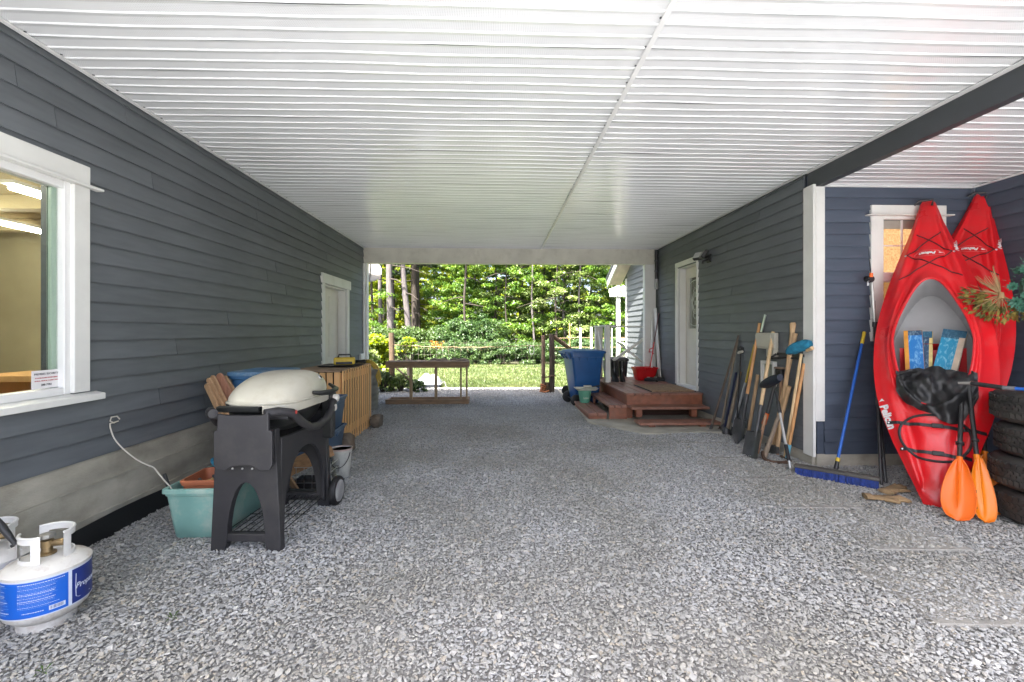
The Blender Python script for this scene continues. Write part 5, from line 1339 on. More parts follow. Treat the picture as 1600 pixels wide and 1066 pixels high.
# ------------------------------------------------------------------ wheelie bins
M_wheelie = mat('blue_wheelie_plastic', (0.012, 0.080, 0.24), 0.36, var=0.12, vs=4, dirt=(0.10, 0.15, 0.24), dirtamt=0.35, dirts=2)
M_yard = mat('pale_green_bin_plastic', (0.28, 0.36, 0.14), 0.5, var=0.1)
def wheelie(loc, rz, label, m, h=1.0):
    """local -x is the wheel and handle side"""
    t = thing('wheelie_bin', label, 'wheelie bin', loc, rz, group='wheelie bins by the deck')
    g = lambda n_, q, mm, **k: q.build(n_, mm, t, world=False, **k)
    rings = [rrect(0.205, 0.215, .05, 0.10 if False else 0.04, cx=.03), rrect(0.215, 0.22, .05, 0.06, cx=.03), rrect(0.26, 0.26, .05, .55, cx=.01), rrect(0.30, 0.28, .05, h - .14, cx=0), rrect(0.318, 0.298, .05, h - .135, cx=0), rrect(0.32, 0.30, .05, h - .07, cx=0)]
    b = MB(); b.loft(rings); g('body', b, m, smooth=True, sharp=35)
    rings = [rrect(0.345, 0.312, .05, h - .072, cx=.01), rrect(0.35, 0.315, .05, h - .045, cx=.01), rrect(0.33, 0.30, .06, h - .02, cx=.01), rrect(0.22, 0.2, .06, h, cx=.01)]
    b = MB(); b.loft(rings); g('lid', b, m, smooth=True, sharp=40)
    b = MB(); b.tube([(-0.36, -.20, h - .08), (-0.40, -.20, h - .055), (-0.40, .20, h - .055), (-0.36, .20, h - .08)], 0.018, 8); g('handle', b, m, smooth=True)
    for sy_ in (-.18, 0, .18):
        b = MB(); b.bar((-.30, sy_, h - .17), (-.37, sy_, h - .085), .03, .05); g('handle_rib', b, m)
    for k in range(3):
        b = MB(); b.box2(-.16 + .16 * k - .014, -.16 + .16 * k + .014, -.296, -.272, h - .20, h - .137); g('rim_rib', b, m, bevel=.004)
    for sy_ in (-.245, .245):
        Mx = Matrix.Translation((-.215, sy_, .105)) @ Matrix.Rotation(PI/2, 4, 'X')
        b = MB(); b.lathe([(.03, -.025), (.092, -.025), (.105, -.015), (.105, .015), (.092, .025), (.03, .025)], 24, Mx); g('wheel', b, M_rubber, smooth=True, sharp=50)
        b = MB(); b.lathe([(0, -.028), (.05, -.028), (.055, -.022), (.055, .022), (.05, .028), (0, .028)], 18, Mx); g('hub', b, M_black, smooth=True, sharp=50)
    b = MB(); b.tube([(-.215, -.22, .105), (-.215, .22, .105)], .012, 8); g('axle', b, M_black)
    return t
wheelie((1.615, 8.50, 0.004), math.radians(9), 'dark blue wheelie bin standing left of the deck steps', M_wheelie, 1.03)
wheelie((1.755, 9.50, -0.002), math.radians(14), 'pale green wheelie bin mostly hidden behind the dark blue one', M_yard, 1.0)
# green pail with a pale tray on top
p = G(913, 627, lz + .03)
t = thing('pail', 'mint green plastic pail standing on the lowest side step', 'pail', (G(911, 625, lz + .032).x - .02, lyf - .16, lz + .0315))
b = MB(); b.lathe([(0, 0), (.085, 0), (.088, .004), (.115, .20), (.122, .202), (.122, .215), (.114, .215), (.085, .01), (0, .01)], 24); b.build('body', mat('mint_green_plastic', (0.13, 0.38, 0.26), 0.4, var=0.1), t, world=False, smooth=True, sharp=50)
b = MB(); b.lathe([(.0975, .07), (.1075, .165)], 8, a0=-2.0, a1=-1.0); b.build('label_patch', mat('pale_green_label', (0.40, 0.52, 0.42), 0.5), t, world=False, smooth=True)
tl = t.location.copy()
t = thing('paint_tray', 'off white tray laid across the top of the mint green pail', 'tray', (tl.x + .02, tl.y, tl.z + .217))
b = MB(); b.loft([rrect(.16, .10, .03, 0), rrect(.20, .13, .03, .035), rrect(.205, .135, .03, .04), rrect(.19, .12, .03, .04), rrect(.15, .09, .03, .008)]); b.build('body', mat('offwhite_plastic', (0.58, 0.58, 0.50), 0.5, var=0.08), t, world=False, smooth=True, sharp=40)
t = thing('paint_roller', 'paint roller with a black grip lying in the off white tray', 'paint roller', (tl.x + .15, tl.y, tl.z + .26))
b = MB(); b.tube([(-.02, 0, .015), (.10, -.02, .03), (.13, -.02, .045)], [.010, .014, .011], 8); b.build('grip', M_black, t, world=False, smooth=True)
b = MB(); b.tube([(-.17, .01, .018), (-.03, .03, .018)], .022, 10); b.build('sleeve', mat('roller_nap', (0.5, 0.48, 0.40), 0.9), t, world=False, smooth=True)
# black planter box behind the railing
t = thing('black_bin', 'low black lidded bin standing beyond the deck railing', 'bin', (YP(964, 556, 9.95).x, 9.95, 0))
b = MB(); b.loft([rrect(.16, .14, .03, 0), rrect(.20, .18, .03, .72)]); b.build('body', M_black, t, world=False)
b = MB(); b.loft([rrect(.22, .2, .04, .72), rrect(.22, .2, .04, .76), rrect(.18, .16, .04, .80)]); b.build('lid', M_black, t, world=False, smooth=True, sharp=40)

# ------------------------------------------------------------------ floodlight, conduit, meter boxes
fp = XP(1108, 402, XR - .02)
t = thing('floodlight', 'black twin head floodlight on the house wall above the back door', 'floodlight', fp)
b = MB(); b.box(fp + Vector((.0, 0, -.02)), (.035, .12, .12)); b.build('base', M_black, t, bevel=.01)
b = MB(); b.tube([fp + Vector((-.02, 0, -.03)), fp + Vector((-.09, 0, -.06)), fp + Vector((-.10, 0, -.10))], .016, 8); b.build('sensor', M_black, t, smooth=True)
for (dy_, rot_) in ((.13, .5), (-.03, -.2)):
    M3 = Matrix.Rotation(rot_, 3, 'Z') @ Matrix.Rotation(math.radians(35), 3, 'Y')
    c_ = fp + Vector((-.10, dy_, .035))
    b = MB(); b.box(c_, (.06, .16, .13), M3); b.build('head', M_black, t, bevel=.012)
    b = MB(); b.box(c_ + M3 @ Vector((-.0305, 0, 0)), (.004, .135, .105), M3); b.build('lens', mat('clear_lens', (0.5, 0.5, 0.5), 0.15) if dy_ > 0 else bpy.data.materials['clear_lens'], t)
    b = MB(); b.tube([fp + Vector((-.015, dy_ * .3, 0)), c_ + Vector((.02, 0, -.03))], .012, 8); b.build('arm', M_black, t)
cy_ = YE - .12
t = thing('conduit', 'black conduit with a grey lower end in the corner beside the carport post', 'conduit', (XR - .05, cy_, 2.4))
zz0, zz1, zz2 = XP(1027, 452, XR - .05).z, XP(1027, 436, XR - .05).z, HC - .03
b = MB(); b.tube([(XR - .06, cy_, zz1), (XR - .06, cy_, zz2)], .032, 10); b.build('pipe', M_black, t, smooth=True)
b = MB(); b.tube([(XR - .06, cy_, zz0), (XR - .06, cy_, zz1)], .036, 10); b.build('lower_end', mat('grey_pipe', (0.36, 0.36, 0.35), 0.5), t, smooth=True)
for zq in (.25, .6):
    b = MB(); zc_ = zz1 + (zz2 - zz1) * zq; b.tube([(XR - .06, cy_, zc_), (XR - .06, cy_, zc_ + .03)], .038, 10); b.build('strap', M_dark_trim, t)
def px_rect_wall(x0, y0, x1, y1, X):
    a, c_ = XP(x0, y0, X), XP(x1, y1, X); return min(a.y, c_.y), max(a.y, c_.y), min(a.z, c_.z), max(a.z, c_.z)
M_util = mat('beige_utility_box', (0.48, 0.46, 0.39), 0.5, var=0.08, dirt=(0.3, 0.27, 0.2), dirtamt=0.35)
t = thing('meter_box', 'beige utility box on the house wall behind the tool handles', 'utility box', XP(1198, 535, XR))
y0_, y1_, z0_, z1_ = px_rect_wall(1183, 520, 1212.5, 546, XR - .05)
b = MB(); b.box2(XR - .07, XR - .018, y0_, y1_, z0_, z1_); b.build('body', M_util, t, bevel=.006)
b = MB(); b.box2(XR - .080, XR - .071, y0_ + .06, y1_ - .01, z0_ + .02, z1_ - .02); b.build('cover', M_util, t, bevel=.004)
b = MB(); b.box2(XR - .08, XR - .018, y0_ + .0, y0_ + .14, z0_ - .09, z0_ - .001); b.build('side_box', M_util, t, bevel=.004)
b = MB(); b.tube([(XR - .11, y0_ - .02, z0_ - .1), (XR - .06, y0_ - .18, z0_ - .08), (XR - .04, y0_ - .4, z0_ - .09)], .012, 8); b.build('cable', M_black, t, smooth=True)
t = thing('framed_panel', 'small pale framed panel on the house wall under the utility box', 'panel', XP(1200, 582, XR))
y0_, y1_, z0_, z1_ = px_rect_wall(1190.5, 563, 1211.5, 605, XR - .04)
fw = .035
for (a0, a1, c0_, c1_) in ((y0_, y0_ + fw, z0_, z1_), (y1_ - fw, y1_, z0_, z1_), (y0_ + fw, y1_ - fw, z1_ - fw, z1_), (y0_ + fw, y1_ - fw, z0_, z0_ + fw)):
    b = MB(); b.box2(XR - .06, XR - .018, a0, a1, c0_, c1_); b.build('frame', M_white2, t, bevel=.003)
b = MB(); b.box2(XR - .03, XR - .019, y0_ + fw, y1_ - fw, z0_ + fw, z1_ - fw); b.build('inset', mat('greyish_inset', (0.26, 0.27, 0.22), 0.5, var=0.15), t)
t = thing('black_bracket', 'black cable bracket on the siding between the tool handles and the corner board', 'bracket', XP(1226, 555, XR))
A, B_ = XP(1216, 553, XR - .035), XP(1256, 556, XR - .035)
b = MB(); b.bar(A, B_, .03, .03); b.build('bar', M_black, t)
b = MB(); b.tube([A + Vector((-.02, 0, .0)), A + Vector((-.06, .03, -.04)), A + Vector((-.05, .10, -.07)), A + Vector((-.01, .16, -.06))], .012, 8); b.build('loop', M_black, t, smooth=True)

# ------------------------------------------------------------------ long handled tools leaning on the wall
TG = 'garden tools leaning on the house wall'
WX = XR - .03
def down(px, B_, zb=0.0):
    Q = XP(*px, XR - .115); d = Q - B_
    return Q + d * ((Q.z - zb) / -d.z)
def tool(name, label, cat, bot, top, r, m, r1=None, zb=0.0, wx=WX, part='handle', n=9, topz=None, curve=0):
    A = G(*bot, zb) if isinstance(bot, tuple) else bot
    B_ = XP(*top, wx)
    if A.x > XR - .11: A = down(bot, B_, zb)
    t = thing(name, label, cat, A, group=TG)
    k = 6; pts = [A.lerp(B_, i / k) for i in range(k + 1)]
    if curve:
        for i in range(k + 1): pts[i] = pts[i] + Vector((-curve * math.sin(PI * i / k), 0, 0))
    rs = [r + ((r if r1 is None else r1) - r) * i / k for i in range(k + 1)]
    b = MB(); b.tube(pts, rs, n); b.build(part, m, t, smooth=True)
    return t, A, B_
M_dkpole = mat('dark_weathered_pole', (0.11, 0.082, 0.062), 0.75, var=0.3, stretch=(6, 6, 1))
M_greypole = mat('grey_brown_pole', (0.22, 0.175, 0.125), 0.75, var=0.3, stretch=(6, 6, 1))
M_alu = mat('dull_aluminium_pole', (0.50, 0.51, 0.52), 0.4, metal=0.7, var=0.08)
M_ironb = mat('dark_iron_blade', (0.085, 0.085, 0.088), 0.5, metal=0.6, var=0.3, vs=10, dirt=(0.10, 0.07, 0.05), dirtamt=0.4)
M_navyb = mat('navy_handle', (0.015, 0.022, 0.06), 0.45, var=0.15)
M_orange = mat('orange_ash_handle', (0.55, 0.28, 0.11), 0.5, var=0.25, vs=6, stretch=(6, 6, 1))
M_pale = mat('pale_ash_handle', (0.60, 0.43, 0.24), 0.5, var=0.22, vs=6, stretch=(6, 6, 1))
M_pink = mat('pinkish_ash_handle', (0.38, 0.22, 0.13), 0.55, var=0.25, vs=6, stretch=(6, 6, 1))

t, A, B_ = tool('digging_bar', 'long dark pole, farthest left of the leaning tools, next to the deck steps', 'pole', (1110, 673), (1154, 524), .017, M_dkpole, r1=.011)
b = MB(); b.bar(A, A + (A - B_).normalized() * -.10 + Vector((0, 0, .0)), .06, .02, w1=.034, h1=.03); b.build('foot', M_ironb, t)
t, A, B_ = tool('garden_hook', 'grey brown pole with a curved hook at its foot, second from the deck steps', 'hoe', (1126, 671), (1152, 532), .015, M_greypole)
b = MB(); q = A; b.tube([q + Vector((0, 0, .05)), q + Vector((-.03, -.02, .02)), q + Vector((-.09, -.05, .006))], [.014, .012, .006], 8); b.build('hook', M_rust, t, smooth=True)
t, A, B_ = tool('navy_pole', 'dark navy handled fork leaning between the two grey wooden handles', 'garden fork', (1131, 676), (1150, 582), .014, M_navyb)
for k in (-1, 0, 1):
    b = MB(); b.tube([A + Vector((0, 0, .12)), A + Vector((-.02, .03 * k, .08)), A + Vector((-.03, .035 * k, .0))], .006, 6); b.build('tine', M_ironb, t)
t, A, B_ = tool('walking_stick', 'slim black stick with an off white T grip leaning among the tools', 'stick', (1151, 664), (1157.5, 552), .010, M_black)
b = MB(); b.tube([B_ + Vector((-.01, -.055, .025)), B_ + Vector((-.01, 0, .012)), B_ + Vector((-.01, .05, .0))], [.018, .022, .014], 10); b.build('grip', mat('offwhite_grip', (0.52, 0.50, 0.43), 0.5), t, smooth=True)
b = MB(); b.tube([B_ + Vector((.0, -.05, .05)), B_ + Vector((.01, 0.02, .055))], [.03, .035], 10); b.build('pad', M_black, t, smooth=True)
t, A, B_ = tool('sledge_handle', 'thick grey weathered wooden handle with a splayed foot', 'tool handle', (1135, 678), (1157, 581), .024, M_greypole, r1=.016)
b = MB(); b.lathe([(0.0, 0), (.05, 0), (.048, .05), (.026, .09)], 12, Matrix.Translation(A)); b.build('head', M_ironb, t, smooth=True)
t, A, B_ = tool('telescopic_pole', 'silver aluminium pole with a yellow upper half', 'pole', (1142, 680), (1165, 598), .016, M_alu)
d = (B_ - A); E_ = XP(1179, 539, WX)
b = MB(); b.tube([B_, E_], .013, 9); b.build('upper_pole', mat('yellow_fibreglass', (0.50, 0.36, 0.06), 0.45, var=0.12), t, smooth=True)
b = MB(); b.tube([A, A + d.normalized() * .12], .021, 9); b.build('foot_grip', M_black, t, smooth=True)
# round point shovel
def shovel(label, bot, top, hand, square, wid, hgt, hm, neck, zb=0.0, sh=.27, pull=.05):
    A = G(*bot, zb); B_ = XP(*top, WX); t = thing('shovel', label, 'shovel', A, group=TG)
    d = (B_ - A).normalized(); N_ = A + d * (hgt + sh); S0 = A + d * hgt
    b = MB(); k = 6; b.tube([N_.lerp(B_, i / k) for i in range(k + 1)], [hm[0] + (hm[1] - hm[0]) * i / k for i in range(k + 1)], 10); b.build('handle', hand, t, smooth=True)
    b = MB(); b.tube([S0 - d * .06, S0 + d * .04, N_ + d * .05], [.012, .017, .021], 10); b.build('socket', M_ironb, t, smooth=True)
    sd = d.cross(Vector((1, 0.15, 0))).normalized(); nn = sd.cross(d).normalized()
    if nn.x > 0: nn = -nn
    def prof(v):
        if square: return wid * (.97 + .03 * v) if v < .93 else wid * (1 - 1.5 * (v - .93))
        return wid * min(1, (v / .38 + .02) ** .6) if v < .9 else wid * (1 - 2.0 * (v - .9))
    def fn(u, v):
        w = prof(v); x = (u - .5) * w
        return A + d * (hgt * v) + sd * x + nn * (.030 * (2 * (u - .5)) ** 2 - .012 * math.exp(-((u - .5) * 14) ** 2) * v + .006)
    b = MB(); b.grid(fn, 10, 10); b.grid(lambda u, v: fn(u, v) - nn * .003, 10, 10); b.build('blade', M_ironb, t, smooth=True)
    for s in (-1, 1):
        b = MB(); b.bar(A + d * hgt + sd * s * wid * .16 + nn * .01, A + d * hgt + sd * s * wid * .46 + nn * .03, .022, .006); b.build('tread', M_ironb, t)
    return t
shovel('long round point shovel with an orange wooden handle and dark blade', (1154, 694), (1187, 505), M_orange, False, .21, .30, (.019, .017), .1)
shovel('square mouth shovel with a pale carved wooden handle, its blade on the gravel', (1175, 717), (1208, 519), M_pale, True, .245, .30, (.020, .019), .1, sh=.25)
t = thing('squeegee', 'chrome bladed squeegee hooked on the siding above the utility box', 'squeegee', XP(1192, 506, XR - .05), group=TG)
A, B_ = XP(1189.5, 519, XR - .045), XP(1196, 492, XR - .025)
b = MB(); b.bar(A, B_, .03, .012, up=(1, 0, 0)); b.build('blade', M_steel, t)
b = MB(); b.tube([A, A + (A - B_) * .12], .02, 8); b.build('end_cap', M_black, t)
t, A, B_ = tool('pickaxe', 'short handled pickaxe with a tan handle and iron head on the ground', 'pickaxe', (1168, 684), (1184, 586), .021, M_handle, wx=WX - .04)
b = MB(); b.tube([A + Vector((-.02, -.22, .0)) + Vector((0, 0, .015)), A + Vector((0, -.1, .045)), A + Vector((0, 0, .055)), A + Vector((0, .1, .045)), A + Vector((.02, .2, .01))], [.010, .02, .026, .02, .010], 8); b.build('head', M_ironb, t, smooth=True)
# telescoping snow brush in front, upside down
A = G(1235, 733, 0); B_ = XP(1212, 612, WX - .22)
t = thing('snow_brush', 'black headed snow brush standing upside down on its silver telescopic pole', 'brush', A, group=TG)
b = MB(); b.tube([A, A.lerp(B_, .11)], .012, 9); b.build('tip', M_alu, t, smooth=True)
b = MB(); b.tube([A.lerp(B_, .10), A.lerp(B_, .30)], .018, 9); b.build('grip', M_black, t, smooth=True)
b = MB(); b.tube([A.lerp(B_, .29), A.lerp(B_, .72)], .013, 9); b.build('pole', mat('silver_pole', (0.6, 0.6, 0.58), 0.35, metal=0.5), t, smooth=True)
b = MB(); b.tube([A.lerp(B_, .71), A.lerp(B_, .86), A.lerp(B_, .87), B_], [.020, .018, .012, .012], 9); b.build('joint', M_black, t, smooth=True)
H0, H1 = XP(1191, 602, WX - .20), XP(1219, 590, WX - .28)
b = MB(); ax = (H1 - H0)
rings = []
for i in range(9):
    s = i / 8; c_ = H0 + ax * s; rr = .055 * (math.sin(PI * (.12 + .76 * s)) ** .5)
    up = Vector((0, 0, 1)); side = ax.cross(up).normalized()
    rings.append([c_ + up * rr * 1.05 * math.sin(a) + side * rr * .9 * math.cos(a) for a in [2*PI*k/14 for k in range(14)]])
b.loft(rings); b.build('brush_head', mat('blue_black_bristle', (0.012, 0.018, 0.035), 0.6, var=0.3, bump=0.5, bs=120), t, smooth=True)
# big axe handles, mattock etc.
t, A, B_ = tool('axe', 'heavy axe handle with a swollen pale knob end, tallest of the wooden handles', 'axe', (1219, 668), (1239, 512), .022, M_handle, r1=.024, zb=.03)
b = MB(); b.tube([B_ - (B_ - A).normalized() * .06, B_ + Vector((0, 0, .04)), B_ + Vector((0, 0, .055))], [.024, .032, .02], 10); b.build('knob', M_handle, t, smooth=True)
b = MB(); b.bar(A + Vector((-.02, -.05, .04)), A + Vector((-.02, .13, .02)), .035, .07, h1=.12, w1=.006); b.build('head', M_ironb, t)
t, A, B_ = tool('maul', 'second heavy wooden handle leaning just behind the tallest one', 'maul', (1212, 672), (1243, 521), .021, M_handle, r1=.022, zb=.03)
b = MB(); b.box(A + Vector((0, .0, .03)), (.07, .16, .08)); b.build('head', M_ironb, t, bevel=.01)
t = thing('mattock', 'old mattock with a grey wooden handle and a rusty curved head on the gravel', 'mattock', G(1212, 718), group=TG)
A, B_ = G(1194, 714, .03), XP(1217, 650, WX - .12)
b = MB(); b.tube([A, A.lerp(B_, .5), B_], [.028, .022, .022], 10); b.build('handle', M_graywood, t, smooth=True)
hp = [(1192, 706, .08), (1193, 715, .04), (1202, 721, .02), (1216, 723, .015), (1230, 722.5, .02)]
b = MB(); b.tube(smooth_path([G(x, y, z) for x, y, z in hp]), .018, 8); b.build('head', M_rust, t, smooth=True)
t, A, B_ = tool('hatchet_handle', 'tan wooden handle crossing behind the mattock', 'tool handle', (1207, 704), (1233, 604), .021, M_handle, r1=.024, wx=WX - .05)
b = MB(); b.lathe([(0, 0), (.035, 0), (.03, .06), (.02, .08)], 10, Matrix.Translation(A)); b.build('ferrule', M_ironb, t, smooth=True)
t = thing('loppers', 'long loppers with an orange collar and wooden grip among the tools', 'loppers', G(1186, 690), group=TG)
B_, C_ = XP(1197, 647, WX - .16), XP(1211, 598, WX - .08); A = XP(1187, 690, WX - .26); A = A + (A - B_) * ((A.z - .01) / (B_.z - A.z))
b = MB(); b.tube([A, A.lerp(B_, .5), B_], [.022, .018, .016], 9); b.build('grip', M_pink, t, smooth=True)
o1, o2 = XP(1193.5, 662, WX - .14), XP(1199, 646, WX - .15)
b = MB(); b.tube([o1, o2], [.026, .022], 9); b.build('collar', mat('bright_orange_plastic', (0.75, 0.13, 0.015), 0.4), t, smooth=True)
b = MB(); b.tube([o2, C_], [.018, .016], 9); b.build('arm', M_black, t, smooth=True)
t = thing('fence_post_driver', 'black lamp headed stake with a brown cap behind the snow brush', 'stake', G(1224, 690), group=TG)
B_ = XP(1221, 585, WX - .02); A = down((1216, 688), B_)
b = MB(); b.tube([A, B_], .016, 8); b.build('stake', M_pink, t, smooth=True)
b = MB(); b.box(B_ + Vector((-.01, 0, .01)), (.07, .11, .10)); b.build('head', M_black, t, bevel=.01)
b = MB(); b.box(B_ + Vector((-.01, 0, .07)), (.075, .125, .02)); b.build('cap', mat('brown_cap', (0.22, 0.15, 0.10), 0.6), t, bevel=.004)
# blue duster and last two handles by the corner
t, A, B_ = tool('duster', 'long wooden pole with a fluffy blue duster head by the corner board', 'duster', (1229, 697), (1252, 553), .017, M_pale, r1=.014, wx=WX - .05)
H0, H1 = XP(1231, 549, XR - .13), XP(1266, 538, XR - .07)
ax = H1 - H0; rings = []
RR = random.Random(6)
for i in range(11):
    s = i / 10; c_ = H0 + ax * s + Vector((0, 0, .01 * math.sin(s * 3))); rr = .062 * (math.sin(PI * (.10 + .78 * s)) ** .45)
    side = ax.cross(Vector((0, 0, 1))).normalized()
    rings.append([c_ + Vector((0, 0, 1)) * rr * RR.uniform(.88, 1.08) * math.sin(a) + side * rr * .9 * RR.uniform(.9, 1.06) * math.cos(a) for a in [2*PI*k/18 for k in range(18)]])
b = MB(); b.loft(rings); b.build('duster_head', mat('teal_blue_fluff', (0.02, 0.20, 0.33), 0.95, var=0.35, vs=18, bump=1.0, bs=90), t, smooth=True, sharp=80)
b = MB(); q = XP(1266, 547, XR - .08); b.tube([q + Vector((0, .05, -.01)), q + Vector((0, -.03, .02))], [.016, .02], 8); b.build('block_end', M_pale, t, smooth=True)
t, A, B_ = tool('rake', 'wooden handle with a light blue ferrule, nearest to the white corner board', 'rake', (1234, 692), (1256.5, 568), .016, M_orange)
b = MB(); d = (B_ - A).normalized(); b.tube([A, A + d * .17], [.019, .021], 9); b.build('ferrule', mat('light_blue_ferrule', (0.16, 0.42, 0.55), 0.45), t, smooth=True)
b = MB(); b.bar(A + Vector((-.02, -.10, .01)), A + Vector((.0, .10, .01)), .02, .025); b.build('head', M_rust, t)
# ------------------------------------------------------------------ push broom
A, Bm = G(1243, 741, .0), G(1373, 764, .0)
t = thing('push_broom', 'wide push broom with blue bristles and a blue handle leaning on the navy wall', 'broom', (A + Bm) / 2)
ax = (Bm - A).normalized(); side = Vector((-ax.y, ax.x, 0))
b = MB()
L_ = (Bm - A).length
def brist(u, v):
    w = .05 - .012 * v
    return None
R = random.Random(12)
for k in range(62):
    for j in range(4):
        s = (k + .5) / 62; c_ = A + ax * (L_ * s) + side * (-.03 + .02 * j) + ax * R.uniform(-.002, .002)
        b.bar(c_ + side * R.uniform(-.006, .006) + Vector((0, 0, .004)), c_ + Vector((0, 0, .072)), .0085, .015, up=side)
o = b.build('bristles', mat('royal_blue_bristle', (0.010, 0.035, 0.20), 0.6, var=0.4, vs=40), t); o['kind'] = 'stuff'
b = MB(); b.bar(A - ax * .01 + Vector((0, 0, .085)), Bm + ax * .01 + Vector((0, 0, .085)), .085, .028); b.build('block', mat('dusty_grey_block', (0.075, 0.07, 0.062), 0.7, var=0.25), t, bevel=.006)
h0 = G(1307, 728, .11); h1 = YP(1350.5, 519, YN - .03)
b = MB(); d = (h1 - h0); b.tube([h0 - d.normalized() * .03, h0 + d * .035], [.02, .017], 10); b.build('socket', M_black, t, smooth=True)
b = MB(); b.tube([h0 + d * .03, h0 + d * .055], .0185, 10); b.build('collar', M_yel, t, smooth=True)
b = MB(); b.tube([h0 + d * .05, h0 + d * .91], .0135, 10); b.build('handle', mat('bright_blue_handle', (0.012, 0.10, 0.42), 0.35, var=0.06), t, smooth=True)
b = MB(); b.tube([h0 + d * .905, h1], [.0155, .0155], 10); b.build('tip', M_yel, t, smooth=True)
# drain pipe elbow by the foundation
t = thing('drain_pipe', 'black plastic drain pipe elbow standing by the navy wall foundation', 'drain pipe', G(1312, 724))
q = G(1313, 722, 0); b = MB(); b.tube([q, q + Vector((0, .0, .10)), q + Vector((-.005, .0, .17)), q + Vector((-.05, .04, .25)), q + Vector((-.07, .07, .28))], [.055, .05, .044, .040, .040], 16); b.build('elbow', M_black, t, smooth=True)
# ------------------------------------------------------------------ fishing rods
M_cork = mat('peach_cork', (0.48, 0.28, 0.18), 0.7, var=0.2)
M_rodw = mat('silver_white_rod', (0.55, 0.55, 0.52), 0.35, metal=0.3)
def wallpt(px_, py_, back): return YP(px_, py_, YN - back)
t = thing('fishing_rod', 'fishing rod with an orange trimmed reel leaning on the alcove window', 'fishing rod', G(1376, 757))
A = G(1377, 758, 0); C_ = wallpt(1367, 510, .12); D_ = wallpt(1362, 440, .09); E_ = wallpt(1356, 384, .07)
b = MB(); b.tube([A, A.lerp(C_, .5), C_], [.014, .015, .016], 9); b.build('case', M_black, t, smooth=True)
b = MB(); b.tube([C_, D_], [.017, .013], 9); b.build('grip', M_rodw, t, smooth=True)
b = MB(); b.tube([D_, wallpt(1359, 412, .08), E_], [.006, .004, .002], 6); b.build('blank', M_black, t, smooth=True)
b = MB(); b.tube([wallpt(1367, 503, .13), wallpt(1367, 511, .13)], .022, 10); b.build('clip', M_black, t, smooth=True)
q = wallpt(1358, 437, .13)
b = MB(); b.tube([q + Vector((0, .03, .01)), q + Vector((0, -.03, .0))], .032, 14); b.build('reel', M_black, t, smooth=True)
b = MB(); b.tube([q + Vector((-.005, -.03, .02)), q + Vector((-.005, -.03, .06))], .016, 10); b.build('reel_cap', bpy.data.materials['bright_orange_plastic'], t, smooth=True)
b = MB(); b.tube([q + Vector((-.03, -.03, -.02)), q + Vector((-.055, -.05, -.03)), q + Vector((-.05, -.05, -.065))], [.008, .008, .012], 8); b.build('crank', M_steel, t, smooth=True)
t = thing('fishing_rod', 'black fishing rod with a peach cork grip beside the red kayak', 'fishing rod', G(1383, 756))
A = G(1384, 756, 0); C_ = wallpt(1371, 600, .22); D_ = wallpt(1367, 470, .10)
b = MB(); b.tube([A, A.lerp(C_, .72)], .014, 9); b.build('butt', M_black, t, smooth=True)
b = MB(); k0, k1 = A.lerp(C_, .72), A.lerp(C_, .88); b.tube([k0, k0.lerp(k1, .5), k1], [.022, .026, .020], 10); b.build('cork_grip', M_cork, t, smooth=True)
b = MB(); b.tube([k1, C_, D_], [.012, .009, .004], 8); b.build('blank', M_black, t, smooth=True)

# ------------------------------------------------------------------ kayaks
M_kay = mat('red_polyethylene', (0.66, 0.010, 0.016), 0.30, var=0.07, vs=3, bump=0.03, bs=120, dirt=(0.50, 0.10, 0.09), dirtamt=0.3, dirts=9)
M_kayin = mat('grey_hull_inside', (0.42, 0.42, 0.43), 0.5, var=0.06)
M_bungee = mat('dark_maroon_bungee', (0.06, 0.006, 0.008), 0.6)
M_wtext = mat('white_decal', (0.75, 0.75, 0.75), 0.5, var=0)
M_seat = mat('red_seat', (0.35, 0.006, 0.010), 0.5)
KL = 2.98
W_S = [(0, .075), (.03, .11), (.08, .17), (.16, .262), (.26, .352), (.36, .395), (.46, .398), (.56, .368), (.68, .295), (.78, .215), (.88, .130), (.95, .082), (.985, .058), (1, .036)]
def kw(s):
    for i in range(len(W_S) - 1):
        a, b_ = W_S[i], W_S[i+1]
        if a[0] <= s <= b_[0]:
            t_ = (s - a[0]) / (b_[0] - a[0]); p0 = W_S[max(i-1, 0)][1]; p3 = W_S[min(i+2, len(W_S)-1)][1]
            m0 = (b_[1] - p0) * .5; m1 = (p3 - a[1]) * .5
            if i == 0: m0 = b_[1] - a[1]
            h = t_
            return (2*h**3 - 3*h**2 + 1) * a[1] + (h**3 - 2*h**2 + h) * m0 + (-2*h**3 + 3*h**2) * b_[1] + (h**3 - h**2) * m1
    return W_S[-1][1]
CK0, CK1, CKW = .262, .672, .262          # cockpit: ends along the length, half width
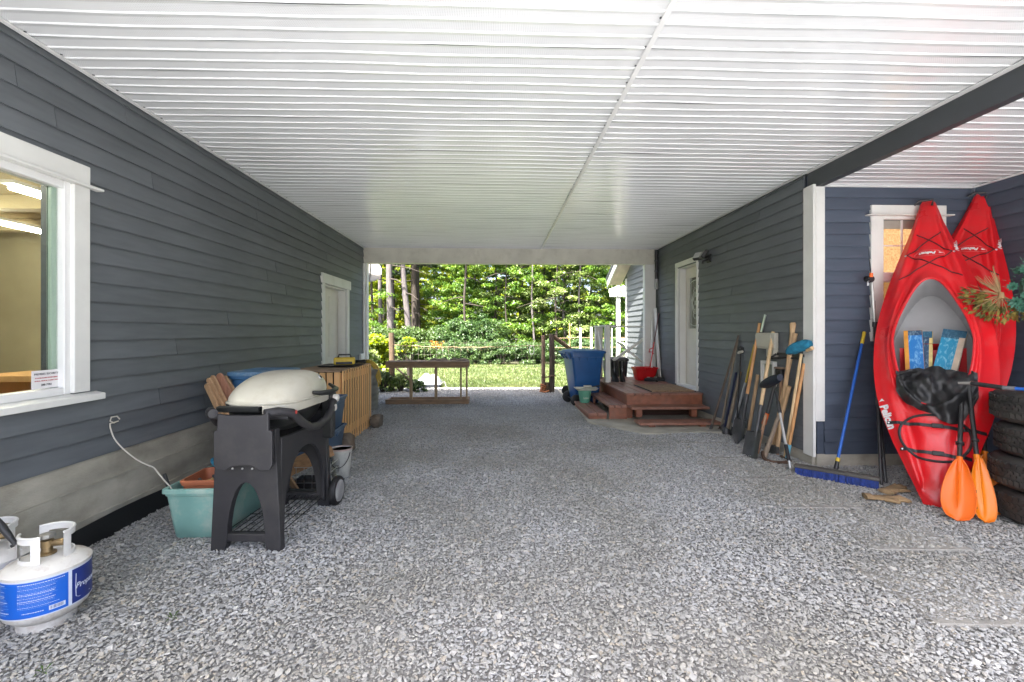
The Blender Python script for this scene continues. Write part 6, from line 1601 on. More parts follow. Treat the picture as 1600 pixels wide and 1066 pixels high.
def kayak(loc, axis, facing, label, group, full):
    v = axis.normalized(); n_ = (facing - v * facing.dot(v)).normalized(); u = v.cross(n_).normalized()
    M4 = Matrix((( u.x, v.x, n_.x), (u.y, v.y, n_.y), (u.z, v.z, n_.z)))
    t = thing('kayak', label, 'kayak', loc, rot=M4.to_quaternion(), group=group)
    g = lambda nm, q, m, **k: q.build(nm, m, t, world=False, **k)
    NP = 96
    outer = []; inner = []
    for k in range(NP):
        a = 2 * PI * k / NP
        # outer point: arc along the plan outline
        ss = .5 - .5 * math.cos(a) if False else None
        c_, s_ = math.cos(a), math.sin(a)
        # walk: a=0 right side, a=pi/2 top tip, a=-pi/2 bottom
        sv = .5 + .5 * math.copysign(abs(s_) ** .92, s_)
        half = kw(sv) if abs(s_) < .9999 else 0
        if abs(s_) > .9999: outer.append(Vector((0, KL * sv, 0)))
        else: outer.append(Vector((math.copysign(half, c_) if abs(c_) > 1e-6 else 0, KL * sv, 0)))
        cc = (CK0 + CK1) / 2; hl = (CK1 - CK0) / 2
        e = 2.3
        iu = CKW * math.copysign(abs(c_) ** (2 / e), c_); isv = cc + hl * math.copysign(abs(s_) ** (2 / e), s_)
        taper = 1 - .42 * max(0, (isv - cc) / hl) ** 1.25 - .10 * max(0, -(isv - cc) / hl)
        inner.append(Vector((iu * taper, KL * isv, 0)))
    def deckn(p, t_):
        sv = p.y / KL
        crown = .075 * math.sin(PI * min(1, max(0, sv * .94 + .03))) ** .6
        w = max(kw(min(1, max(0, sv))), .02)
        x = min(1, abs(p.x) / w)
        ridge = .026 * math.exp(-((x - .72) / .13) ** 2) * (1 if .04 < sv < .93 else .3)
        groove = -.016 * math.exp(-((x - .48) / .12) ** 2) * (1 if .05 < sv < .85 else 0)
        rim = .052 * math.exp(-(t_ / .10) ** 2) * 1.0 + .02 * math.exp(-((t_ - .26) / .10) ** 2)
        return crown * (1 - x ** 2.6) + ridge + groove + rim
    NT = 22; rings = []
    for j in range(NT + 1):
        t_ = j / NT; ring = []
        for k in range(NP):
            p = inner[k].lerp(outer[k], t_)
            z = deckn(p, t_) * (1 if j < NT else 0)
            ring.append(Vector((p.x, p.y, z)))
        rings.append(ring)
    b = MB(); b.loft(rings, False, False); deck_o = g('deck_shell', b, M_kay, smooth=True, sharp=70)
    bvh = BVHTree.FromPolygons([tuple(q) for q in b.v], b.f)
    def onto(x, y, lift=.004):
        h = bvh.ray_cast(Vector((x, y, .5)), Vector((0, 0, -1)))
        return Vector((x, y, (h[0].z if h[0] is not None else .05) + lift))
    hull = [rings[-1]]
    for j in range(1, 9):
        q = j / 8
        hull.append([Vector((p.x * math.cos(q * PI / 2 * .80) ** .55, KL * .5 + (p.y - KL * .5) * (1 - .035 * q), -.30 * math.sin(q * PI / 2) * (.35 + .65 * math.sin(PI * min(1, max(0, p.y / KL))) ** .5))) for p in outer])
    hull.append([Vector((0, p.y, p.z - .006)) for p in hull[-1]])
    b = MB(); b.loft(hull, False, False); g('hull', b, M_kay, smooth=True, sharp=60)
    # cockpit well
    well = [rings[0]]
    for q in (.15, .4, .7, 1.0):
        well.append([Vector((p.x * (1 + .12 * q), KL * (CK0 + CK1) / 2 + (p.y - KL * (CK0 + CK1) / 2) * (1 + .04 * q), deckn(p, 0) * (1 - q) - .255 * q)) for p in inner])
    b = MB(); b.loft(well[:2] + well[2:], False, True); g('cockpit', b, M_kayin, smooth=True, sharp=60)
    b = MB(); b.tube([p + Vector((0, 0, .002)) for p in rings[0]], .012, 8, closed=True); g('coaming', b, M_kay, smooth=True)
    # seat
    b = MB(); b.grid(lambda uu, vv: ((uu - .5) * .44, KL * (.30 + .17 * vv), -.235 + .10 * vv ** 3 + .05 * abs(2 * uu - 1) ** 3), 10, 10); g('seat', b, M_seat, smooth=True)
    b = MB(); b.grid(lambda uu, vv: ((uu - .5) * (.42 - .06 * vv), KL * .475 + .035 * vv, -.235 + .13 * vv), 8, 4); g('seat_back', b, M_seat, smooth=True)
    # carry handle at the tip
    b = MB(); e0 = onto(.0, KL * .985, .012); b.tube([e0 + Vector((.03, -.05, .0)), e0 + Vector((.04, .0, .02)), e0 + Vector((-.06, .0, .03)), e0 + Vector((-.10, -.03, .015))], .011, 8); g('carry_handle', b, M_black, smooth=True)
    # bungees crossing on the fore deck
    def line(p0, p1, r, m, nm, k=14):
        q = MB(); q.tube([onto(p0[0] + (p1[0] - p0[0]) * i / k, p0[1] + (p1[1] - p0[1]) * i / k) for i in range(k + 1)], r, 6); return g(nm, q, m, smooth=True)
    yA, yB, yC = KL * .855, KL * .775, KL * .685
    xa, xb, xc = .085, .155, .215
    for s in (-1, 1):
        line((s * xa, yA), (-s * xb, yB), .0052, M_bungee, 'bungee'); line((-s * xb, yB), (s * xc, yC), .0052, M_bungee, 'bungee')
        q = MB(); q.lathe([(0, .008), (.008, .006), (.010, 0)], 10, Matrix.Translation(onto(s * (xb + .012), yB, 0))); g('stud', q, M_steel, smooth=True)
    # deck emblem: an oval line round the maker's name, upside down as the boat stands on its stern
    q = MB(); q.tube([onto(.105 * math.cos(a), KL * .775 + .035 * math.sin(a), .002) for a in [2*PI*k/28 for k in range(28)]], .0022, 5, closed=True); g('emblem_ring', q, mat('pale_red_line', (0.7, 0.15, 0.15), 0.5) if full else bpy.data.materials['pale_red_line'], smooth=True)
    def lettering(s, size, cx, cy, ang, m=M_wtext, shear=.25, bold=.002):
        me = text_mesh(s, size, m, font_shear=shear, extrude=.0004, bold=bold)
        R2 = Matrix.Rotation(ang, 2)
        for vt in me.vertices:
            w = R2 @ Vector((vt.co.x, vt.co.y)); h = onto(cx + w.x, cy + w.y, .003 + vt.co.z); vt.co = h
        piece('lettering', me, t, world=False)
    lettering('Pelican', .042, -.012, KL * .775, PI)
    q = MB(); c0 = (.072 * -1, 0)
    q.add([onto(.062, KL * .775 - .004, .0035), onto(.100, KL * .775 + .004, .0035), onto(.066, KL * .775 + .012, .0035), onto(.070, KL * .775 + .004, .0035)], [(0, 1, 2, 3)]); g('emblem_bird', q, M_wtext)
    # side lettering near the top right edge
    lettering('Pelican', .034, kw(.80) * .93, KL * .80, PI / 2 + .19)
    if full:
        lettering('Pelican', .078, -kw(.235) * .89, KL * .232, -PI / 2 + .30, shear=.1, bold=.004)
        q = MB(); bx_, by_ = -kw(.275) * .93, KL * .277
        q.add([onto(bx_ - .02, by_, .004), onto(bx_ + .0, by_ + .03, .004), onto(bx_ + .02, by_ + .004, .004), onto(bx_ + .004, by_ + .008, .004)], [(0, 1, 2, 3)]); g('emblem_bird', q, M_wtext)
        # rear hatch with a black seal and two straps
        hp = []
        for a in [2*PI*k/40 for k in range(40)]:
            yy = KL * (.178 + .062 * math.sin(a)); ww = .215 * (1 + .10 * math.sin(a))
            hp.append(onto(math.copysign(abs(math.cos(a)) ** .8, math.cos(a)) * ww, yy, .004))
        q = MB(); q.tube(hp, .010, 8, closed=True); g('hatch_seal', q, M_black, smooth=True)
        for (yy, hw) in ((KL * .214, .30), (KL * .140, .21)):
            K = 20; q = MB()
            pts = [onto(-hw + 2 * hw * i / K, yy - .02 * (i / K), .008) for i in range(K + 1)]
            for i in range(K):
                q.bar(pts[i], pts[i + 1], .026, .004, up=(0, 0, 1))
            g('strap', q, M_black)
            q = MB(); q.box(onto(.02, yy - .01, .016), (.07, .036, .014)); g('buckle', q, M_black, bevel=.003)
            q = MB(); q.lathe([(0, .007), (.007, .005), (.008, 0)], 8, Matrix.Translation(onto(-hw + .012, yy, .010))); g('rivet', q, M_steel, smooth=True)
        q = MB(); q.tube([onto(.02 + .05 * math.cos(a), KL * .248 + .012 * math.sin(a), .003) for a in [2*PI*k/20 for k in range(20)]], .004, 6, closed=True); g('drain_plug', q, M_rodw, smooth=True)
    return t, M4, bvh
kb = G(1463, 792, 0.0); kt = YP(1450, 334, YN - .16)
KAX = (kt - kb)
to_cam = Vector((-kb.x, -kb.y, 0)).normalized()
k1, KM1, kbvh = kayak(kb + Vector((0, 0, .0)), KAX, to_cam + Vector((0, 0, .3)), 'red kayak in front, stood on end against the alcove window, with boxes in its cockpit', 'red kayaks stood on end in the alcove', True)
k2t = YP(1531, 325, YN - .10)
k2b = G(1447, 752, 0.0)
k2, KM2, kbvh2 = kayak(k2b, (k2t - k2b), to_cam + Vector((0, 0, .3)), 'red kayak behind, stood on end in the alcove corner and half hidden', 'red kayaks stood on end in the alcove', False)
def K1(x, y, z): return kb + KM1 @ Vector((x, y, z))
# ------------------------------------------------------------------ boxes in the cockpit
def print_mat(name, base, pale, s=30):
    m, n, l, b = nt(name)
    tc = n.new('ShaderNodeTexCoord'); no = n.new('ShaderNodeTexNoise'); no.inputs['Scale'].default_value = s; no.inputs['Detail'].default_value = 5; no.inputs['Distortion'].default_value = 1.5
    mp = n.new('ShaderNodeMapping'); mp.inputs['Scale'].default_value = (1, .45, 1); l.new(tc.outputs['Object'], mp.inputs[0]); l.new(mp.outputs[0], no.inputs[0])
    rp = n.new('ShaderNodeValToRGB'); rp.color_ramp.elements[0].position = .5; rp.color_ramp.elements[0].color = (*base, 1)
    rp.color_ramp.elements[1].position = .74; rp.color_ramp.elements[1].color = (*pale, 1)
    l.new(no.outputs[0], rp.inputs[0]); l.new(rp.outputs[0], b.inputs['Base Color']); b.inputs['Roughness'].default_value = .4
    return m
M_bxa = print_mat('blue_splash_print', (0.012, 0.17, 0.48), (0.25, 0.52, 0.75))
M_bxb = print_mat('cyan_splash_print', (0.012, 0.26, 0.46), (0.33, 0.62, 0.72))
M_bxo = mat('orange_print', (0.62, 0.26, 0.03), 0.5, var=0.2, vs=10)
M_bxy = mat('yellow_orange_print', (0.62, 0.48, 0.18), 0.5, var=0.3, vs=14)
M_bxn = print_mat('navy_print', (0.02, 0.06, 0.13), (0.22, 0.33, 0.40), 40)
M_bxc = mat('cream_orange_print', (0.62, 0.50, 0.38), 0.5, var=0.15, vs=10)
M_bxd = print_mat('dark_teal_print', (0.02, 0.10, 0.18), (0.10, 0.26, 0.36), 60)
def kbox(label, x, y, w, h, d, tilt, mf, ms, mtop, top_h, zoff=-.215):
    t = thing('swim_toy_box', label, 'box', K1(x, y, zoff), rot=(KM1 @ Matrix.Rotation(tilt, 3, 'Z')).to_quaternion(), group='printed boxes in the kayak cockpit')
    b = MB(); b.box2(-w/2, w/2, 0, h, 0, d); b.build('carton', ms[0], t, world=False)
    b = MB(); b.box2(-w/2 + .002, w/2 - .002, .002, h - top_h - .001, d + .0005, d + .002); b.build('front_print', mf, t, world=False)
    b = MB(); b.box2(-w/2 + .002, w/2 - .002, h - top_h, h - .002, d + .0005, d + .002); b.build('top_print', mtop, t, world=False)
    b = MB(); b.box2(w/2 + .0005, w/2 + .002, .002, h - .002, .002, d - .002); b.build('side_print', ms[1], t, world=False)
    if ms[0] is M_bxo:
        b = MB(); b.box2(-w/2 + .001, -w/2 + w * .24, .001, h - .001, d + .0022, d + .003); b.build('edge_print', M_bxo, t, world=False)
    else:
        b = MB(); b.box2(w/2 - w * .26, w/2 - .001, .001, h - .07, d + .0022, d + .003); b.build('edge_print', ms[1], t, world=False)
    return t
kbox('blue and orange printed box on the left inside the kayak cockpit', -.115, KL * .395, .13, .40, .13, .03, M_bxa, (M_bxo, M_bxn), M_bxn, .05)
kbox('narrow blue and yellow printed box behind the blue and orange one in the cockpit', -.045, KL * .405, .085, .375, .10, -.03, M_bxn, (M_bxy, M_bxy), M_bxd, .06)
kbox('cyan printed box leaning right inside the kayak cockpit', .075, KL * .395, .155, .41, .12, -.20, M_bxb, (M_bxd, M_bxc), M_bxd, .085)
# ------------------------------------------------------------------ black jacket over the cockpit rim
def cloth_pt(uu, vv):
    x = -.235 + .50 * uu; y0 = KL * (.383 - .02 * (2 * uu - 1) ** 2); y1 = KL * (.254 - .040 * math.exp(-((uu - .68) / .25) ** 2) + .05 * (2 * uu - 1) ** 4)
    y = y0 + (y1 - y0) * vv
    fold = .022 * math.sin(uu * 15 + vv * 6) + .016 * math.sin(uu * 26 - vv * 11 + 1) + .014 * math.sin(vv * 17 + uu * 5) + .009 * math.sin(uu * 47 + vv * 23)
    h = kbvh.ray_cast(Vector((x, y, .5)), Vector((0, 0, -1)))
    base = h[0].z if h[0] is not None else -.05
    base = max(base, .040)
    bulge = .085 * math.sin(PI * min(1, max(0, vv))) * math.sin(PI * uu) ** .6
    return (x, y, base + .040 + bulge + fold * (.4 + .6 * math.sin(PI * uu)))
t = thing('jacket', 'black jacket bundled over the lower rim of the kayak cockpit', 'jacket', kb, rot=KM1.to_quaternion())
b = MB(); NU, NV = 46, 40; b.grid(lambda a, c_: cloth_pt(a, c_), NU, NV)
# smooth the drape
for it in range(3):
    q = [v.copy() for v in b.v]
    for i in range(1, NU):
        for j in range(1, NV):
            id_ = i * (NV + 1) + j
            b.v[id_].z = (q[id_].z * 2 + q[id_ - 1].z + q[id_ + 1].z + q[id_ - NV - 1].z + q[id_ + NV + 1].z) / 6
b.build('body', mat('black_nylon', (0.020, 0.020, 0.021), 0.45, var=0.15, bump=0.15, bs=200), t, world=False, smooth=True, sharp=80, normals=False)
b = MB()
b.grid(lambda a, c_: (cloth_pt(.10 + .20 * c_, .1)[0] - .06 * a, KL * .358 + .025 * c_ - .05 * a, cloth_pt(.2, .2)[2] + .03 + .02 * math.sin(a * 6 + c_ * 4)), 12, 12); b.build('sleeve', bpy.data.materials['black_nylon'], t, world=False, smooth=True)
b = MB(); pz_ = [cloth_pt(.46, v_) for v_ in [k / 14 for k in range(2, 9)]]; b.tube([Vector(q) + Vector((0, 0, .012)) for q in pz_], .004, 5); b.build('zip', M_grill, t, world=False, smooth=True)

# ------------------------------------------------------------------ paddles
M_blade = mat('orange_blade_plastic', (0.75, 0.135, 0.006), 0.35, var=0.06, vs=4)
M_blade2 = mat('amber_orange_blade_plastic', (0.72, 0.19, 0.006), 0.35, var=0.06, vs=4)
M_shaft = mat('black_shaft', (0.022, 0.022, 0.023), 0.4, var=0.15)
def paddle(label, bot, top, depth_b, depth_t, yaw, m, wid=.185, hgt=.46, printed=False):
    A = YP(*bot, depth_b); A.z = max(A.z, .004); B_ = YP(*top, depth_t)
    t = thing('paddle_half', label, 'paddle', A, group='orange bladed kayak paddle halves')
    d = (B_ - A).normalized(); sd = Vector((math.cos(yaw), math.sin(yaw), 0)); sd = (sd - d * sd.dot(d)).normalized(); nn = sd.cross(d).normalized()
    if nn.y > 0: nn = -nn
    def hw(v):
        v = max(0, min(1, v))
        return wid / 2 * (math.sin(PI * (v ** .62) * .97 + .02) ** .62) if v < .72 else wid / 2 * ((math.sin(PI * (.72 ** .62) * .97 + .02) ** .62) * (1 - (v - .72) / .28) ** .75 + .17 * (v - .72) / .28)
    def fn(u, v):
        w = hw(v); x = (2 * u - 1) * w
        if v < .12: x *= 1
        spine = .016 * math.exp(-((2 * u - 1) * w / .012) ** 2) * min(1, v * 3)
        cup = .022 * (2 * u - 1) ** 2
        return A + d * (hgt * v) + sd * x + nn * (spine + cup - .006 * math.sin(v * PI))
    b = MB(); NU, NV = 14, 22
    b.grid(fn, NU, NV); base = len(b.v)
    b.grid(lambda u, v: fn(u, v) - nn * .005, NU, NV)
    b.build('blade', m, t, smooth=True, sharp=50)
    b = MB(); b.tube([fn(0, k / 22) for k in range(23)], .0035, 6); b.build('blade_edge', m, t, smooth=True)
    b = MB(); b.tube([fn(1, k / 22) for k in range(23)], .0035, 6); b.build('blade_edge', m, t, smooth=True)
    b = MB(); b.tube([A + d * (hgt * .80), A + d * (hgt * 1.0), A + d * (hgt * 1.06)], [.012, .0195, .0195], 12); b.build('neck', m, t, smooth=True)
    b = MB(); b.tube([A + d * (hgt * 1.05), B_], .0152, 12); b.build('shaft', M_shaft, t, smooth=True)
    b = MB(); q = A + d * (hgt * 1.0 + .13); b.tube([q, q + d * .018], .026, 14); b.build('drip_ring', M_black, t, smooth=True)
    if printed:
        me = text_mesh('Pelican', .052, M_ink, font_shear=.25, extrude=.0003, bold=.001)
        for vt in me.vertices:
            uu = .5 + (-.048 + vt.co.y) / (2 * max(hw(.32), .02)); vv = .34 - vt.co.x / hgt
            vt.co = fn(max(0, min(1, uu)), vv) + nn * (.0025 + vt.co.z) - A
        piece('lettering', me, t, world=False)
    return t
paddle('orange bladed paddle half at the front, its blade facing out', (1496, 815), (1503, 598), 3.15, 3.55, -.72, M_blade, wid=.185)
paddle('orange bladed paddle half turned edge on, with black lettering on the blade', (1538, 818), (1513, 600), 3.12, 3.50, -.15, M_blade2, wid=.155, printed=True)
paddle('amber orange paddle half behind, next to the tyre stack', (1549, 806), (1529, 603), 3.22, 3.62, -.75, M_blade2, wid=.15)
paddle('orange paddle half farthest back, only an edge of its blade showing', (1518, 795), (1553, 606), 3.38, 3.58, -.5, M_blade2, wid=.18)
# ------------------------------------------------------------------ tyres
def tread_mat():
    m, n, l, b = nt('worn_tyre_rubber')
    tc = n.new('ShaderNodeTexCoord'); no = n.new('ShaderNodeTexNoise'); no.inputs['Scale'].default_value = 9; no.inputs['Detail'].default_value = 6
    l.new(tc.outputs['Object'], no.inputs[0])
    rp = n.new('ShaderNodeValToRGB'); rp.color_ramp.elements[0].position = .3; rp.color_ramp.elements[0].color = (.012, .012, .012, 1); rp.color_ramp.elements[1].position = .8; rp.color_ramp.elements[1].color = (.055, .05, .045, 1)
    l.new(no.outputs[0], rp.inputs[0]); l.new(rp.outputs[0], b.inputs['Base Color']); b.inputs['Roughness'].default_value = .7
    return m
M_tyre = tread_mat()
def tyre(loc, rz, label):
    t = thing('tyre', label, 'tyre', loc, rz, group='stack of old tyres in the alcove')
    h = .232; R0 = .335
    prof = [(.195, .02), (.215, .004), (.27, .0), (.315, .018), (R0 - .004, .040), (R0, .052), (R0, h - .052), (R0 - .004, h - .040), (.315, h - .018), (.27, h), (.215, h - .004), (.195, h - .02), (.205, h - .04), (.27, h - .05), (.28, .05), (.205, .04), (.195, .02)]
    b = MB(); b.lathe(prof, 48); b.build('carcass', M_tyre, t, world=False, smooth=True, sharp=50)
    # zig-zag tread ribs standing proud of the carcass
    b = MB(); NB = 60
    for rrow, (z0, z1) in enumerate(((.050, .084), (.091, .118), (.124, .150), (.157, .186))):
        for k in range(NB):
            a0 = 2 * PI * (k + .5 * (rrow % 2)) / NB; a1 = a0 + 2 * PI / NB * .82; sk = .010 * (1 if rrow % 2 else -1)
            vs = []
            for r in (R0 - .004, R0 + .0085):
                vs += [(r * math.cos(a0), r * math.sin(a0), z0), (r * math.cos(a1), r * math.sin(a1), z0 + sk), (r * math.cos(a1), r * math.sin(a1), z1 + sk), (r * math.cos(a0), r * math.sin(a0), z1)]
            b.add(vs, [(0, 3, 2, 1), (4, 5, 6, 7), (0, 1, 5, 4), (1, 2, 6, 5), (2, 3, 7, 6), (3, 0, 4, 7)])
    o = b.build('tread', M_tyre, t, world=False); o['kind'] = 'stuff'
tc_ = Vector((3.95, 3.04, 0))
for i in range(4):
    tyre((tc_.x + (.012, -.008, .015, .0)[i], tc_.y + (.0, .012, -.01, .008)[i], .012 + .2345 * i), i * 1.1, ('lowest old tyre of the stack beside the paddles', 'second old tyre from the ground in the stack', 'third old tyre from the ground in the stack', 'topmost old tyre of the stack')[i])
# black and blue pole lying on the tyres
A, B_, C_, D_ = YP(1497, 598.5, 3.28), YP(1518, 599, 3.22), YP(1567, 606, 3.05), YP(1640, 611, 2.85)
A.z += .0; t = thing('boat_hook', 'black and blue telescopic pole lying across the top tyre and the kayak', 'pole', C_)
b = MB(); b.tube([A, B_], [.008, .012], 8); b.build('tip', M_valve, t, smooth=True)
b = MB(); b.tube([B_, C_], .0165, 10); b.build('foam_grip', M_shaft, t, smooth=True)
b = MB(); b.tube([C_, C_.lerp(D_, .28)], .0145, 10); b.build('sleeve', mat('grey_sleeve', (0.12, 0.12, 0.13), 0.5), t, smooth=True)
b = MB(); b.tube([C_.lerp(D_, .28), D_], .012, 10); b.build('pole', bpy.data.materials['bright_blue_handle'], t, smooth=True)
b = MB(); b.tube([B_ + Vector((.0, 0, -.0)), B_ + Vector((.012, 0, -.001))], .0175, 10); b.build('ring', M_cork, t, smooth=True)
# ------------------------------------------------------------------ work gloves on the gravel
M_glove = mat('tan_suede', (0.28, 0.19, 0.10), 0.9, var=0.3, vs=12, bump=0.4, bs=60)
def glove(loc, rz, label, seed):
    R = random.Random(seed)
    t = thing('work_glove', label, 'glove', loc, rz, group='tan work gloves on the gravel')
    b = MB(); rings = []
    for (y, w, h) in ((-.10, .055, .016), (-.06, .052, .022), (-.02, .047, .024), (.03, .052, .030), (.08, .050, .026)):
        rings.append([(w * math.cos(a), y, .004 + h * .5 + h * .5 * math.sin(a) + .006 * math.sin(3 * a + y * 40)) for a in [2*PI*k/16 for k in range(16)]])
    b.loft(rings); b.build('palm', M_glove, t, world=False, smooth=True)
    for k, (x, l_) in enumerate(((-.037, .075), (-.013, .095), (.012, .09), (.036, .065))):
        b = MB(); sp = R.uniform(-.012, .012)
        b.tube([(x, .07, .016), (x * 1.15 + sp * .5, .07 + l_ * .55, .022), (x * 1.2 + sp, .07 + l_, .010)], [.0135, .0135, .008], 10); b.build('finger', M_glove, t, world=False, smooth=True)
    b = MB(); b.tube([(.04, -.02, .016), (.075, .02, .020), (.085, .06, .012)], [.016, .015, .009], 10); b.build('thumb', M_glove, t, world=False, smooth=True)
    b = MB(); b.lathe([(.05, 0), (.056, 0), (.058, .05), (.05, .05)], 16, Matrix.Translation((0, -.095, .017)) @ Matrix.Rotation(PI/2, 4, 'X') @ Matrix.Scale(.36, 4, (0, 1, 0))); b.build('cuff', M_glove, t, world=False, smooth=True)
p = G(1388, 783, .0); glove((p.x - .02, p.y, .008), -1.9, 'tan work glove lying palm down, nearer of the pair by the kayak', 1)
p = G(1402, 771, .0); glove((p.x, p.y + .03, .012), -1.1, 'tan work glove behind the nearer one, its fingers towards the kayak', 2)

# ------------------------------------------------------------------ dried flowers and artificial succulents
M_dry = mat('dried_olive_leaf', (0.20, 0.15, 0.03), 0.8, var=0.4, vs=20, ovar=0.0)
M_dry2 = mat('dried_green_leaf', (0.13, 0.13, 0.035), 0.8, var=0.4, vs=20)
M_stem = mat('tan_dried_stem', (0.36, 0.23, 0.11), 0.8, var=0.25)
M_suc = mat('teal_succulent', (0.06, 0.18, 0.125), 0.5, var=0.4, vs=25)
M_suc2 = mat('dark_green_succulent', (0.03, 0.09, 0.06), 0.5, var=0.4, vs=25)
hub = YP(1564, 461, 3.62)
vx = Vector((.73, -.68, 0)).normalized(); vy = Vector((0, 0, 1)); vz = vx.cross(vy).normalized()
if vz.y > 0: vz = -vz
t = thing('dried_flowers', 'bunch of dried olive leaves and stems hanging in front of the rear kayak', 'dried flowers', hub)
R = random.Random(15)
b = MB()
for k in range(16):
    a = R.uniform(math.radians(95), math.radians(145)); l_ = R.uniform(.15, .26)
    d = (vx * math.cos(a) * .75 + vy * math.sin(a) + vz * R.uniform(-.1, .2)).normalized()
    b.tube([hub, hub + d * l_ * .5 + vz * .01, hub + d * l_], [.0035, .003, .0018], 5)
for k in range(44):
    a = R.uniform(math.radians(150), math.radians(318)); l_ = R.uniform(.12, .23)
    d = (vx * math.cos(a) + vy * math.sin(a) + vz * R.uniform(-.3, .5)).normalized()
    b.tube([hub, hub + d * l_ * .5 + vz * .02, hub + d * l_], [.0035, .0028, .0015], 4)
o = b.build('stems', M_stem, t); o['kind'] = 'stuff'
for (m_, cnt, nm) in ((M_dry, 150, 'leaves'), (M_dry2, 110, 'leaves')):
    b = MB()
    for k in range(cnt):
        a = R.uniform(math.radians(160), math.radians(315)); l_ = R.uniform(.09, .245)
        d = (vx * math.cos(a) + vy * math.sin(a) + vz * R.uniform(-.3, .55)).normalized(); c_ = hub + d * l_
        s = R.uniform(.012, .028); e1 = Vector((R.gauss(0, 1), R.gauss(0, 1), R.gauss(0, 1))).normalized(); e2 = e1.cross(d).normalized(); e1 = e1.normalized()
        b.add([c_ - d * s, c_ + e2 * s * .7 + vz * .003, c_ + d * s * 1.1, c_ - e2 * s * .7 + vz * .003, c_ - vz * .002], [(0, 1, 4), (1, 2, 4), (2, 3, 4), (3, 0, 4)])
    o = b.build(nm, m_, t, normals=False); o['kind'] = 'stuff'
b = MB(); b.tube([hub + vz * .02 + vy * .02, hub + vz * .02 - vy * .03], [.016, .02], 8); b.build('tie', M_stem, t, smooth=True)
t = thing('artificial_succulents', 'cluster of teal artificial succulents hanging at the right edge of the alcove', 'artificial plant', YP(1622, 450, 3.45))
cs = YP(1622, 450, 3.45)
for k in range(52):
    a = R.uniform(0, 2 * PI); rr = .20 * math.sqrt(R.random())
    c_ = cs + vx * rr * math.cos(a) * .85 + vy * rr * math.sin(a) * 1.25 + vz * R.uniform(0, .10)
    dirn = (vx * math.cos(a) * .6 * rr / .2 + vy * math.sin(a) * .6 * rr / .2 + vz * 1).normalized(); e1 = dirn.orthogonal().normalized(); e2 = dirn.cross(e1)
    b = MB(); sc = R.uniform(.03, .052)
    for ring_, (nl, tl, ll) in enumerate(((9, .35, 1.0), (7, .8, .8), (5, 1.2, .55))):
        for j in range(nl):
            aa = 2 * PI * j / nl + ring_ * .4
            od = (e1 * math.cos(aa) + e2 * math.sin(aa)); ld = (od * math.cos(tl) + dirn * math.sin(tl)).normalized(); sd = ld.cross(dirn).normalized() if abs(ld.dot(dirn)) < .99 else e1
            p0 = c_ + dirn * .004 * ring_; L_ = sc * ll
            b.add([p0, p0 + ld * L_ * .55 + sd * L_ * .24, p0 + ld * L_, p0 + ld * L_ * .55 - sd * L_ * .24, p0 + ld * L_ * .5 - dirn * .008], [(0, 1, 2), (0, 2, 3), (0, 4, 1), (1, 4, 2), (2, 4, 3), (3, 4, 0)])
    o = b.build('rosette', (M_suc, M_suc2)[k % 3 == 2] if k != 7 else M_bxy, t, normals=False)
b = MB()
for k in range(70):
    a = R.uniform(0, 2 * PI); rr = .21 * R.uniform(.6, 1.05)
    p0 = cs + vx * rr * math.cos(a) * .85 + vy * rr * math.sin(a) * 1.25; d = (vx * math.cos(a) + vy * math.sin(a) + vz * R.uniform(0, .8)).normalized()
    b.tube([p0, p0 + d * R.uniform(.02, .04)], [.003, .001], 4)
o = b.build('spines', M_suc, t); o['kind'] = 'stuff'
b = MB(); b.loft([[cs + vx * .10 * math.cos(a) + vy * .16 * math.sin(a) - vz * .03 for a in [2*PI*k/16 for k in range(16)]], [cs + vx * .08 * math.cos(a) + vy * .13 * math.sin(a) - vz * .005 for a in [2*PI*k/16 for k in range(16)]]]); b.build('backing', M_suc2, t)
# nail the hanging things to the alcove side wall
b = MB(); b.tube([cs - vz * .03, Vector((XS - .02, cs.y + .25, cs.z + .28))], .003, 5); b.build('hanger', M_black, t)
